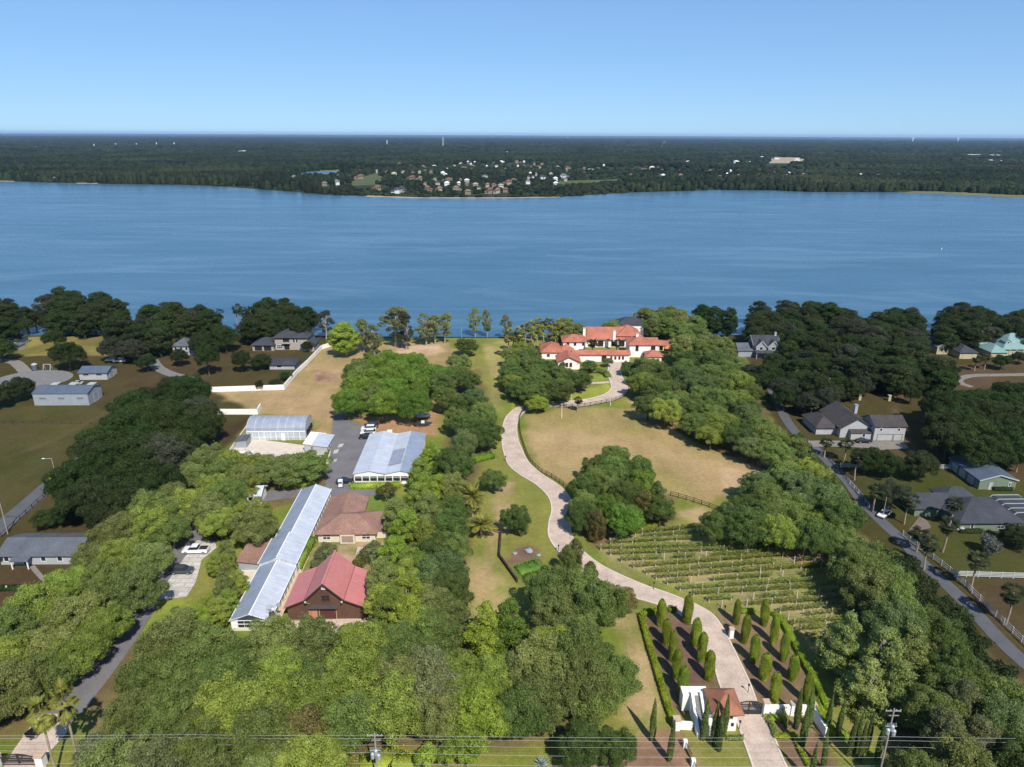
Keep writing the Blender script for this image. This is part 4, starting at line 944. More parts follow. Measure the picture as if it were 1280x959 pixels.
# ---- gatehouse, its walls and the iron gate on the brick drive
gx, gy = at(892, 914)
g = tag(empty('gatehouse', (gx, gy, 0)), 'white gatehouse with red hip roof, steep outside stair and terrace beside the gate', 'gatehouse')
bl, _ = block(g, dict(x0=0, x1=3.5, y0=0, y1=4.2, h=4.5, kind='hip', rise=1.2, ov=0.8), 'stucco', 'oldtile')
for u in (0.5, 2.3): opening(g, 'window', bl, 's', u, 2.6, 0.45, 1.0, 'void', 'stone')
opening(g, 'gate_lantern', bl, 's', 2.75, 1.2, 0.22, 0.4, 'void', 'iron')
MB().box(-4.2, -0.01, 4.25, 6.2, 0, 3.3).obj('landing', M['stucco'], g)
MB().box(-1.15, -0.01, 0.9, 4.24, 0, 2.5).obj('terrace_block', M['stucco'], g)
m = MB()
for k in range(16): m.box(-2.55, -1.55, -0.9+k*0.32, 4.24, 0.2*k+(0 if k else -0.05), 0.2*(k+1))
m.obj('stair', mat_plain('grey_stair_treads', (0.22, 0.21, 0.20), 0.9, 0.15), g)
for x0, x1 in ((-3.0, -2.56), (-1.54, -1.16)):
    m = MB(); m.add([(x0, -1.3, 0), (x1, -1.3, 0), (x1, 4.24, 0), (x0, 4.24, 0), (x0, -1.3, 0.8), (x1, -1.3, 0.8), (x1, 4.24, 4.0), (x0, 4.24, 4.0)], [(3,2,1,0),(4,5,6,7),(0,1,5,4),(1,2,6,5),(2,3,7,6),(3,0,4,7)]); m.obj('stair_wall', M['stucco'], g)
MB().box(-1.1, -0.05, -0.9, 0.88, 0, 1.9).obj('front_block', M['stucco'], g)
MB().box(0.1, 3.4, 5.4, 6.2, 0, 0.9).obj('low_wall', M['stone'], g)
# driveway gate
def iron_gate(name, label, p0, p1, h, arch, mesh=True):
    a, b_ = Vector((*at(*p0), 0)), Vector((*at(*p1), 0)); Lg = (b_-a).length
    gt = tag(empty(name, a, math.atan2(b_.y-a.y, b_.x-a.x)), label, 'gate')
    for s in (0, 1):
        m = MB(); x0, x1 = (0.05, Lg/2-0.03) if s == 0 else (Lg/2+0.03, Lg-0.05)
        zz = lambda x: h + arch*math.sin(math.pi*x/Lg)
        for k in range(8):
            xa, xb = x0+(x1-x0)*k/8, x0+(x1-x0)*(k+1)/8; m.bar((xa, 0, zz(xa)), (xb, 0, zz(xb)), 0.1, 0.12)
        for z in (0.2, 0.95, h-0.1): m.bar((x0, 0, z), (x1, 0, z), 0.08, 0.1)
        for x in (x0, x1): m.bar((x, 0, 0.1), (x, 0, zz(x)), 0.12)
        n_ = int((x1-x0)/0.16)
        for k in range(1, n_): m.bar((x0+(x1-x0)*k/n_, 0, 0.2), (x0+(x1-x0)*k/n_, 0, zz(x0+(x1-x0)*k/n_)), 0.045)
        if mesh: m.box(x0+0.05, x1-0.05, -0.015, 0.015, 0.25, 0.75)
        m.obj('gate_leaf', M['iron'], gt)
    return gt
iron_gate('driveway_gate', 'dark arched iron double gate closing the brick drive by the gatehouse', (918.8, 893.5), (951, 893.5), 2.2, 0.6)
iron_gate('entrance_gate', 'curved wrought iron double gate at the paved service entrance', (2, 957), (47.5, 957), 1.5, 0.7, False)
def pier(px, py, s, h, label, lamp=False):
    x, y = at(px, py); p = tag(empty('gate_pier', (x, y, 0)), label, 'pier')
    MB().box(-s/2, s/2, -s/2, s/2, 0, h).obj('shaft', M['stucco'], p); MB().box(-s/2-0.1, s/2+0.1, -s/2-0.1, s/2+0.1, h, h+0.18).obj('cap', M['stone'], p)
    return p
pier(956, 893, 0.9, 2.6, 'white pier with stone cap on the east side of the arched iron gate')
pier(845, 911, 1.0, 2.0, 'white pier with stone cap where the railing meets the hedge end by the stair')
pier(913.5, 797, 0.75, 2.0, 'slim white keypad pier with stone cap beside the brick drive curve')
pier(53, 957, 1.1, 2.0, 'white pier with dark lantern beside the curved service entrance gate')
pier(-1.5, 958, 0.9, 2.0, 'white pier holding the west leaf of the service gate')
MB_ = None
def garden_wall(name, label, line, h, th, mat='stucco', cap='stone', caph=0.12, cat='wall', piers=()):
    P = [Vector((*at(*p), 0)) for p in line]; o = tag(empty(name, P[0]), label, cat); m, c_ = MB(), MB(); q0 = P[0]
    for a, b_ in zip(P, P[1:]):
        d = (b_-a).normalized()*(th/2)
        m.bar(a-q0-d*0.98+Vector((0, 0, h/2-0.05)), b_-q0+d*0.98+Vector((0, 0, h/2-0.05)), th, h+0.1)
        if cap: c_.bar(a-q0-d+Vector((0, 0, h+caph/2)), b_-q0+d+Vector((0, 0, h+caph/2)), th+0.14, caph)
    m.obj('wall', M[mat], o)
    if cap: c_.obj('coping', M[cap], o)
    for p in piers:
        a = Vector((*at(*p), 0))-q0; k = MB().box(a.x-0.4, a.x+0.4, a.y-0.4, a.y+0.4, 0, h+0.35).obj('pier', M[mat], o); MB().box(a.x-0.5, a.x+0.5, a.y-0.5, a.y+0.5, h+0.35, h+0.5).obj('cap', M['stone'], k)
    return o
garden_wall('entrance_wall', 'white garden wall with stone capped piers east of the iron gate', [(960, 893), (1013, 893), (1031, 921)], 1.9, 0.35, cap=None, piers=[(990, 893), (1015, 894)])
garden_wall('stair_garden_wall', 'short white wall joining the gatehouse stair to the hedge end', [(848, 911), (864, 912)], 1.5, 0.35, cap=None)
for i, (p, q, s) in enumerate((((856, 934), (864, 950), 'nearer the stair'), ((866, 958), (874, 975), 'nearer the road'))):
    a = Vector((*at(*p), 0)); o = tag(empty('railing', a), f'dark iron railing bay between low posts along the mulch bed, {s}', 'railing'); b_ = Vector((*at(*q), 0))-a
    m = MB(); m.bar((0, 0, 1.2), b_+Vector((0, 0, 1.2)), 0.07); m.bar((0, 0, 0.15), b_+Vector((0, 0, 0.15)), 0.07)
    for k in range(11): m.bar(b_*k/10+Vector((0, 0, 0.1)), b_*k/10+Vector((0, 0, 1.2)), 0.04)
    m.obj('bars', M['iron'], o); MB().box(-0.3, 0.3, -0.3, 0.3, 0, 1.4).obj('post', M['stucco'], o)
# boundary walls of the tan field
garden_wall('boundary_wall', 'white boundary wall from the tan field corner up to the stucco villa', [(264, 490), (355, 487), (372, 467), (385, 455), (402, 437), (420, 431)], 1.9, 0.3, cap=None)
garden_wall('field_wall', 'white wall closing the near side of the tan field west of the curved greenhouse', [(262, 518), (322, 518), (326, 511)], 1.9, 0.3, cap=None)
garden_wall('yard_wall', 'cream wall running down the west side of the pale yard', [(318, 524), (296, 556), (262, 604)], 1.5, 0.3, 'cream', cap=None)
garden_wall('retaining_wall', 'low wooden retaining wall stepping down the lawn to the rock bed', [(626, 668), (624, 697), (646, 728)], 1.0, 0.35, 'fencewood', cap=None)

# ================================================================ FENCES, VINES, POLES
_pm = {}
def shared(key, make):
    if key not in _pm: _pm[key] = make()
    return _pm[key]

def fence(label, line, h, mat, gap=2.6, rails=3, post_w=0.14, rail_h=0.12, smooth=False, name='fence', slab_fill=False):
    P = [Vector(at(*p)) for p in line]
    if smooth: P = smooth_line(P, 5)
    o = tag(empty(name, (P[0].x, P[0].y, 0)), label, 'fence')
    m = MB(); q0 = P[0]
    for a, b_ in zip(P, P[1:]):
        a3, b3 = Vector((*(a-q0), 0)), Vector((*(b_-q0), 0))
        for k in range(rails):
            z = h*(0.25+0.68*k/max(rails-1, 1)); m.bar(a3+Vector((0, 0, z)), b3+Vector((0, 0, z)), 0.05, rail_h)
    r = m.obj('rail', M[mat], o)
    L = [0.0]
    for a, b_ in zip(P, P[1:]): L.append(L[-1]+(b_-a).length)
    n_ = min(96, max(2, int(L[-1]/gap)+1))
    pm_ = shared(('post', mat, h, post_w), lambda: MB().box(-post_w/2, post_w/2, -post_w/2, post_w/2, 0, h+0.08).mesh('post', M[mat]))
    for k in range(n_):
        s = L[-1]*k/(n_-1); i = max(0, min(len(P)-2, np.searchsorted(L, s, side='right')-1))
        p = P[i]+(P[i+1]-P[i])*((s-L[i])/max(L[i+1]-L[i], 1e-6))-q0
        c_ = link('post', pm_, o); c_.location = (p.x, p.y, 0)
    return o
fence('dark post and rail fence curving along the drive side of the tan paddock', [(657, 511), (650, 522), (650, 540), (654, 556), (662, 576), (675, 590), (692, 599), (709, 612)], 1.4, 'fencewood', 1.9, smooth=True)
fence('dark fence along the top of the paddock under the mansion lawn', [(660, 510), (690, 509.5), (722, 509.5), (752, 505), (775, 499), (786, 490)], 1.4, 'fencewood', 2.2, smooth=True)
fence('dark fence at the lower paddock edge running to the oaks', [(838, 620), (860, 626), (885, 634), (905, 642)], 1.4, 'fencewood', 2.0)
fence('dark fence in the shade below the eastern oaks of the paddock', [(832, 527), (850, 542), (890, 562), (930, 577), (962, 590)], 1.4, 'fencewood', 2.4)
fence('dark fence across the bottom lawn between tree groups', [(632, 920), (660, 917), (708, 915)], 1.3, 'fencewood', 1.8)
fence('brown fence beside the rock bed lawn below the date palm', [(612, 663), (626, 668)], 1.2, 'fencewood', 1.5)
WF = 'whitefence'
fence('white rail fence crossing between the white gabled house and the sage house lawn', [(1050, 585), (1110, 586), (1200, 587)], 1.5, WF, 2.4, 4, 0.16, 0.2)
fence('white rail fence beside the asphalt lane from the sage house to the brown field', [(1128, 670), (1150, 688), (1172, 704), (1192, 720), (1225, 752), (1255, 782), (1300, 826)], 1.4, WF, 2.4, 3, 0.16, 0.14)
fence('white rail fence between the sage house lawn and the brown field', [(1193, 721), (1240, 722.5), (1310, 724.5)], 1.5, WF, 2.4, 4, 0.16, 0.18)
fence('thin dark fence along the lane opposite the gabled house', [(1030, 566), (1045, 585), (1068, 610), (1083, 632)], 1.2, 'fencewood', 2.4, 2)
fence('pale rail fence lower on the lane by the palms', [(1062, 606), (1078, 624), (1086, 636)], 1.2, WF, 2.4, 2)
fence('dark fence along the estate edge beside the east lane', [(990, 548), (1004, 566), (1020, 584)], 1.4, 'fencewood', 2.4)
fence('low rail fence on the lane verge beneath the eastern oaks', [(1183, 752), (1195, 766), (1212, 784)], 1.1, 'whitefence', 2.2, 2)
fence('thin wire pasture fence across the olive field', [(-20, 529), (60, 529.5), (125, 531)], 1.1, 'fencewood', 3.0, 2, 0.09, 0.04)
fence('dark fence on the verge of the village road by the ranch house', [(2, 672), (30, 645), (55, 622), (80, 604)], 1.1, 'fencewood', 2.6, 2)
for px, py, lab in ((1074, 500, 'pale gate pillar west of the low gate behind the gabled house'), (1111, 501, 'pale gate pillar east of the low gate behind the gabled house'), (1001, 497, 'pale post at the lane end beneath the dark trees')):
    x, y = at(px, py); o = tag(empty('gate_pillar', (x, y, 0)), lab, 'pillar'); MB().box(-0.45, 0.45, -0.45, 0.45, 0, 2.0).obj('shaft', M['butter'], o); MB().box(-0.55, 0.55, -0.55, 0.55, 2.0, 2.15).obj('cap', M['dullwhite'], o)

# leaf card builder used for vines, hedges and crowns
def cards(Pc, Nn, size, rng, fold=0.35, aspect=0.62):
    """one small leaf-spray quad per point, roughly facing Nn with a random tilt"""
    n_ = len(Pc)
    N_ = Nn + rng.normal(0, 0.7, (n_, 3)); N_ /= np.linalg.norm(N_, axis=1)[:, None]+1e-9
    T = np.cross(N_, rng.normal(0, 1, (n_, 3))); T /= np.linalg.norm(T, axis=1)[:, None]+1e-9
    B = np.cross(N_, T); s = size*rng.uniform(0.6, 1.35, n_)[:, None]
    T, B = T*s*0.5, B*s*0.5*aspect
    V = np.stack([Pc-T*1.0, Pc+B-T*0.1, Pc+T*1.1+N_*s*0.12, Pc-B+T*0.1], 1).reshape(-1, 3)
    return V, np.arange(n_*4).reshape(-1, 4)

def strip_leaves(P, w_, z0, z1, dens, size, rng, boxy=False):
    """leaf cards along a polyline (hedges, vine rows)"""
    out = []; nn = []
    for a, b_ in zip(P, P[1:]):
        a, b_ = np.array(a), np.array(b_); L = np.linalg.norm(b_-a); k = int(L*dens)
        d = (b_-a)/max(L, 1e-6); nr = np.array((-d[1], d[0]))
        s = rng.uniform(-w_*0.4/max(L, .1), 1+w_*0.4/max(L, .1), k); 
        if boxy:
            face = rng.random(k); u = rng.uniform(-1, 1, k); v = rng.uniform(0, 1, k)
            top = face < w_/(w_+1.6*(z1-z0)+1e-6)
            off = np.where(top, u*w_/2, np.sign(u)*w_/2); zz = np.where(top, z1, z0+(z1-z0)*v)
            N_ = np.stack([np.where(top, 0, np.sign(u)*nr[0]), np.where(top, 0, np.sign(u)*nr[1]), np.where(top, 1.0, 0.25)], 1)
        else:
            th = rng.uniform(0, 2*math.pi, k); rr = np.sqrt(rng.uniform(0.4, 1, k))
            off = np.cos(th)*rr*w_/2; zz = (z0+z1)/2+np.sin(th)*rr*(z1-z0)/2
            N_ = np.stack([np.cos(th)*nr[0], np.cos(th)*nr[1], np.sin(th)+0.2], 1)
        xy = a[None]+s[:, None]*(b_-a)[None]+off[:, None]*nr[None]
        out.append(np.concatenate([xy, zz[:, None]], 1)+rng.normal(0, 0.05, (k, 3))); nn.append(N_)
    return np.concatenate(out), np.concatenate(nn)

def hedge(label, line, w_, h, mat='hedge', name='hedge', dens=150, size=0.24):
    P = [Vector(at(*p)) for p in line]; q = P[0]; L = [(p.x-q.x, p.y-q.y) for p in P]
    Pc, N_ = strip_leaves(L, w_, 0.05, h, dens, size, RNG, True)
    V, Fq = cards(Pc, N_, size, RNG)
    n0 = len(V); core = MB()
    for a, b_ in zip(L, L[1:]): core.bar((*a, h*0.47), (*b_, h*0.47), w_*0.86, h*0.9)
    V = np.concatenate([V, np.array(core.v)]); Fq = np.concatenate([Fq, np.array(core.f)+n0])
    o = link(name, np_mesh(name, V, Fq, LM[mat])); o.location = (q.x, q.y, 0)
    return tag(o, label, 'hedge')
hedge('bright clipped hedge along the west side of the mulched cypress bed', [(831, 765.5), (813, 766.5), (801, 771), (812, 812), (824, 851), (834, 884), (843, 908)], 1.0, 0.95)
hedge('short clipped hedge piece at the top of the western cypress bed by the drive', [(836, 764.5), (845, 764)], 0.9, 0.9)
hedge('bright clipped hedge edging the eastern cypress bed toward the vineyard', [(966, 769), (976, 776), (992, 805), (1008, 835), (1022, 862), (1034, 888)], 1.0, 0.95)
hedge('short clipped hedge at the head of the eastern cypress bed', [(925, 766), (941, 766)], 0.9, 0.9)
hedge('clipped hedge below the broad greenhouse windows', [(439, 611), (470, 610), (500, 609)], 1.6, 1.5, 'lime')
hedge('tall clipped hedge between the long greenhouse and the garden walk', [(372, 712), (382, 692), (390, 679)], 2.2, 2.0, 'lime')
hedge('curved lime hedge mound beside the brick drive bend', [(581, 582), (592, 577), (604, 574), (616, 571)], 3.2, 1.4, 'lime')
hedge('square of clipped green ground hedge beside the rock bed', [(648, 716), (660, 712), (672, 708)], 4.0, 0.8, 'vivid')
hedge('low hedge under the big oak by the court', [(356, 609), (390, 606)], 1.6, 0.9, 'lime')
hedge('yellow green hedge in front of the paddock grove', [(800, 663), (812, 660), (826, 655)], 1.0, 0.7)
hedge('low hedge framing the lawn west of the gate drive', [(910, 925), (928, 924)], 0.8, 0.6, 'olive')
hedge('low hedge line beside the lawn east of the gate drive', [(968, 922), (993, 921), (1001, 940), (1014, 965)], 0.8, 0.6)
hedge('low hedge curving along the drive east of the iron gate', [(958, 892), (962, 905), (970, 921)], 0.8, 0.6, 'olive')
hedge('low hedge against the white garden wall', [(959, 900), (975, 899)], 1.2, 0.6, 'lime')
hedge('yellow green hedge behind the slanting garden wall', [(1018, 880), (1028, 900), (1040, 918), (1062, 925)], 1.3, 1.0)
hedge('dark clipped hedge ring below the mansion forecourt', [(735, 466), (748, 465), (757, 468), (760, 472)], 2.5, 1.2, 'dark')
hedge('dark hedge in front of the sage outbuilding', [(1242, 613), (1264, 613)], 1.2, 0.9, 'deepgreen')
hedge('dark hedge under the sage house windows', [(1201, 666), (1227, 666)], 1.2, 0.9, 'deepgreen')
hedge('round clipped dark bush beside the entrance wall', [(978, 905), (981, 905)], 2.4, 2.4, 'dark', 'clipped_bush')
hedge('lime ground shrubs in front of the southern oaks below the pole', [(450, 962), (490, 955), (515, 965)], 5.0, 0.8, 'lime', 'shrub_bed')
hedge('dark hedge on the ranch house lawn', [(2, 737), (32, 736)], 1.6, 0.7, 'deepgreen')
hedge('dark hedge along the parking court edge', [(405, 577), (412, 560)], 1.0, 0.8, 'olive')

# ---- vineyard
VL = [(779, 671), (770, 676), (763, 681), (751, 688), (763, 695), (777, 703), (792, 711), (808, 718.5), (820, 725), (834, 731.5), (850, 739), (867, 745.5), (886, 753), (902, 760), (975, 767), (985, 775), (992, 783), (1000, 791), (1006, 799), (1012, 807)]
VR = [(872, 661), (888, 667), (900, 674), (925, 684), (960, 688), (985, 692), (1004, 695), (1018, 702), (1026, 710), (1034, 718), (1040, 727), (1046, 735), (1050, 744), (1056, 752), (1060, 758), (1066, 766), (1070, 775), (1062, 784), (1058, 792), (1050, 800)]
vpost = MB().bar((0, 0, 0), (0, 0, 1.75), 0.15).mesh('trellis_post', mat_plain('pale_trellis_wood', (0.50, 0.46, 0.38), 0.9, 0.15))
ordi = ['first', 'second', 'third', 'fourth', 'fifth', 'sixth', 'seventh', 'eighth', 'ninth', 'tenth', 'eleventh', 'twelfth', 'thirteenth', 'fourteenth', 'fifteenth', 'sixteenth', 'seventeenth', 'eighteenth', 'nineteenth', 'twentieth']
_t = ordi[:9]
for a, b in (('twenty', 'twentieth'), ('thirty', 'thirtieth'), ('forty', 'fortieth'), ('fifty', 'fiftieth'), ('sixty', 'sixtieth'), ('seventy', 'seventieth'), ('eighty', 'eightieth'), ('ninety', 'ninetieth'), ('hundred', 'hundredth')):
    if b != 'twentieth': ordi.append(b)
    ordi += [a + '-' + q for q in _t]
for i, (a, b_) in enumerate(zip(VL, VR)):
    A, B = Vector(at(*a)), Vector(at(*b_)); L = (B-A).length; d = B-A
    o = tag(empty('vine_row', (A.x, A.y, 0)), f'trellised grape vine row on wooden posts, {ordi[i]} row counting from the paddock grove', 'vine row', 'vineyard rows between the drive and the eastern oaks')
    n_ = max(3, int(L/4.6)+1)
    for k in range(n_):
        c_ = link('trellis_post', vpost, o); p = d*k/(n_-1); c_.location = (p.x, p.y, 0)
    m = MB()
    for z in (0.9, 1.5): m.bar((0, 0, z), (d.x, d.y, z), 0.03)
    m.bar((-d.x/L*1.2, -d.y/L*1.2, 0), (0, 0, 1.6), 0.05); m.obj('trellis_wire', M['polewood'], o)
    seg = []; s = 0.0
    while s < 1:
        e = min(1, s+RNG.uniform(2.0, 7.0)/L)
        if RNG.random() < (0.9 if i < 14 else 0.8): seg.append((s, e))
        s = e + (RNG.uniform(0.1, 0.7) if i < 14 else RNG.uniform(0.3, 2.0))/L
    PP, NNs = [], []
    for s, e in seg:
        Pc, N_ = strip_leaves([(d.x*s, d.y*s), (d.x*e, d.y*e)], RNG.uniform(0.6, 1.0), 0.8, RNG.uniform(1.5, 1.9), 75, 0.3, RNG); PP.append(Pc); NNs.append(N_)
    V, Fq = cards(np.concatenate(PP), np.concatenate(NNs), 0.30, RNG)
    link('vine', np_mesh('vine', V, Fq, LM['vine']), o)

# ---- power poles and cables across the foot of the picture
YP = 78.5
def pole(px, py, label, transformer):
    x, y, z = at_y(px, py, YP); o = tag(empty('utility_pole', (x, y, 0)), label, 'utility pole')
    MB().tube([(0, 0, 0), (0, 0, z)], [0.16, 0.10], 8).obj('pole', M['polewood'], o)
    m = MB(); m.bar((-1.1, 0.12, z-0.5), (1.1, 0.12, z-0.5), 0.1, 0.12); m.bar((-0.5, 0.1, z-1.3), (0.9, 0.1, z-1.3), 0.08, 0.1); m.obj('crossarm', M['polewood'], o)
    for k in (-1.0, -0.4, 0.4, 1.0): MB().lathe([(0.03, 0), (0.07, 0.05), (0.05, 0.1), (0.08, 0.15), (0.03, 0.24)], 8, (k, 0.12, z-0.44)).obj('insulator', M['steel'], o)
    if transformer:
        for k, zz in ((0.45, z-4.4), (-0.42, z-4.2), (0.1, z-3.6)):
            MB().lathe([(0.24, 0), (0.28, 0.06), (0.28, 0.85), (0.2, 0.95), (0.05, 1.05)], 10, (k, -0.32, zz)).obj('transformer', M['steel'], o)
        m = MB()
        for k in range(7): m.bar((-0.7+k*0.22, -0.2, z-2.9), (-0.6+k*0.2, -0.25, z-2.3), 0.06)
        m.bar((-0.8, -0.2, z-2.9), (0.8, -0.2, z-2.9), 0.09); m.obj('fuse_bracket', M['steel'], o)
    return o
pole(1118, 886, 'tall utility pole with grey transformers east of the brick drive', True)
pole(468, 917, 'wooden utility pole with a grey transformer among the southern oaks', True)
pole(232, 921, 'wooden utility pole with crossarm behind the service entrance palms', False)
def lamp_pole(px, py, pt, label, arm=True):
    x, y = at(px, py)
    lo, hi = 0, 30
    for _ in range(40):
        m_ = (lo+hi)/2
        if project(x, y, m_)[1] > pt: lo = m_
        else: hi = m_
    o = tag(empty('street_lamp', (x, y, 0)), label, 'street lamp'); MB().tube([(0, 0, 0), (0, 0, lo)], [0.12, 0.08], 8).obj('pole', M['polewood'], o)
    if arm: MB().bar((0, 0, lo-0.1), (-1.8, -0.3, lo+0.1), 0.09).obj('arm', M['steel'], o); MB().box(-2.3, -1.7, -0.45, -0.15, lo-0.02, lo+0.14).obj('lamp_head', M['white'], o)
lamp_pole(10, 668, 621, 'street lamp on a wooden pole at the village road by the ranch house')
lamp_pole(73, 610, 573, 'street lamp on a pole where the village road meets the dark oaks')
lamp_pole(1103, 648, 622, 'slim pole beside the lane near the white parked car', False)
for k, (yl, yr, z_off) in enumerate(((918.5, 922.5, 0), (922.0, 927.5, 0.35), (930.5, 935.5, 0.7), (937.5, 949.5, 1.0), (953.5, 959.0, 1.3))):
    anchors = []
    for px in (-250, 232, 468, 1118, 1500):
        py = yl + (yr-yl)*px/1280 - (1.0 if px in (232, 468, 1118) else 0)
        anchors.append(Vector(at_y(px, py, YP+z_off)))
    path = []
    for a, b_ in zip(anchors, anchors[1:]):
        for q in range(8):
            t_ = q/8; p = a.lerp(b_, t_); p.z -= 0.0016*(b_-a).length*4*t_*(1-t_)*3; path.append(p)
    path.append(anchors[-1])
    o = MB().tube(path, 0.014, 6).obj('power_cable', M['cable'])
    tag(o, f'pale power cable crossing the foot of the view, {("topmost", "second from the top", "middle", "second from the bottom", "lowest")[k]} of five', 'cable', 'power cables along the road')

# flag poles, lawn lamps, small yard things
for px, py, pt, lab in ((702, 523, 506, 'white pole at the paddock top standing clear of the fence'), (713.5, 512, 494, 'slender white pole on the mansion lawn behind the paddock fence'), (763, 507, 499, 'short pale post beside the curving paddock fence')):
    x, y = at(px, py); o = tag(empty('white_pole', (x, y, 0)), lab, 'pole'); h_ = (py-pt)*0.30
    MB().tube([(0, 0, 0), (0, 0, h_)], [0.10, 0.07], 8).obj('mast', M['white'], o); MB().lathe([(0.02, 0), (0.12, 0.06), (0.12, 0.16), (0.02, 0.24)], 8, (0, 0, h_)).obj('finial', M['white'], o)
for px, py, lab in ((578+54, 577, 'dark drive lamp by the lime hedge mound'), (698, 690, 'thin lamp post on the drive kerb above the vineyard'), (817, 737, 'dark lamp post on the lawn below the vineyard rows'), (716, 622, 'dark lamp at the drive edge beneath the paddock grove'), (935, 866, 'dark lamp at the drive edge before the iron gate'), (924, 912, 'dark lamp on the kerb outside the iron gate'), (905.5, 767, 'lamp box at the corner of the eastern cypress bed')):
    x, y = at(px, py); o = tag(empty('drive_lamp', (x, y, 0)), lab, 'lamp post'); MB().tube([(0, 0, 0), (0, 0, 1.5)], 0.06, 8).obj('post', M['iron'], o); MB().lathe([(0.08, 0), (0.18, 0.06), (0.2, 0.32), (0.05, 0.5)], 8, (0, 0, 1.45)).obj('lantern', M['iron'], o)
for i, (px, py) in enumerate(((9, 738), (28, 738), (50, 739))):
    x, y = at(px, py); o = tag(empty('garden_marker', (x, y, 0)), f'small white post on the ranch house front lawn, {("furthest west", "middle one", "nearest the footpath")[i]} of three', 'post', 'white posts in the ranch house front garden'); MB().lathe([(0.12, 0), (0.12, 0.7), (0.2, 0.75), (0.2, 1.05), (0.04, 1.2)], 8).obj('body', M['dullwhite'], o)
x, y = at(44, 462); o = tag(empty('water_tank', (x, y, 0)), 'round grey tank with white lid on the lawn above the turning circle', 'tank'); MB().lathe([(1.0, 0), (1.0, 2.0)], 14).obj('tank', M['bluemetal'], o); MB().lathe([(1.1, 2.0), (1.1, 2.25), (0.3, 2.7)], 14).obj('lid', M['dullwhite'], o)
x, y = at(60, 462); o = tag(empty('swing_frame', (x, y, 0)), 'white framed swing set on the lawn above the turning circle', 'swing set')
for xx in (-1.4, 1.4):
    m = MB(); m.bar((xx, -0.8, 0), (xx, 0, 2.2), 0.2); m.bar((xx, 0.8, 0), (xx, 0, 2.2), 0.2); m.obj('side_frame', M['dullwhite'], o)
MB().bar((-1.4, 0, 2.2), (1.4, 0, 2.2), 0.2).obj('top_bar', M['dullwhite'], o)
x, y = at(65, 607); o = tag(empty('road_sign', (x, y, 0), R(10)), 'yellow diamond road sign beside the village road', 'sign'); MB().tube([(0, 0, 0), (0, 0, 2.0)], 0.05, 6).obj('post', M['steel'], o)
m = MB(); m.add([(0, -0.06, 1.3), (0.7, -0.06, 2.0), (0, -0.06, 2.7), (-0.7, -0.06, 2.0), (0, -0.03, 1.3), (0.7, -0.03, 2.0), (0, -0.03, 2.7), (-0.7, -0.03, 2.0)], [(0,1,2,3), (7,6,5,4), (0,4,5,1), (1,5,6,2), (2,6,7,3), (3,7,4,0)]); m.obj('plate', mat_plain('yellow_sign_sheet', (0.5, 0.35, 0.02), 0.5, 0.05), o)
x, y = at(661, 690); 
for i, (dx, dy, s) in enumerate(((0, 0, 0.9), (-3.2, -0.9, 0.55), (2.2, -1.5, 0.5))):
    bm_ = MB(); n_ = 9
    prof_ = [(0.75, 0), (1.0, 0.25), (0.85, 0.6), (0.4, 0.85), (0.05, 0.9)]
    vs = []; 
    bm_.lathe([(r_*s, z_*s) for r_, z_ in prof_], n_)
    bm_.v = [(a*(1+0.25*math.sin(7*b_+i)), b_*(1+0.2*math.cos(5*a)), c_*(1+0.2*math.sin(9*a+b_))) for a, b_, c_ in bm_.v]
    o = bm_.obj('boulder', M['dullgrey']); o.location = (x+dx, y+dy, 0); tag(o, f'{("big grey boulder on the mulch of the rock bed", "small pale boulder at the west end of the rock bed", "small grey boulder at the drive end of the rock bed")[i]}', 'boulder')

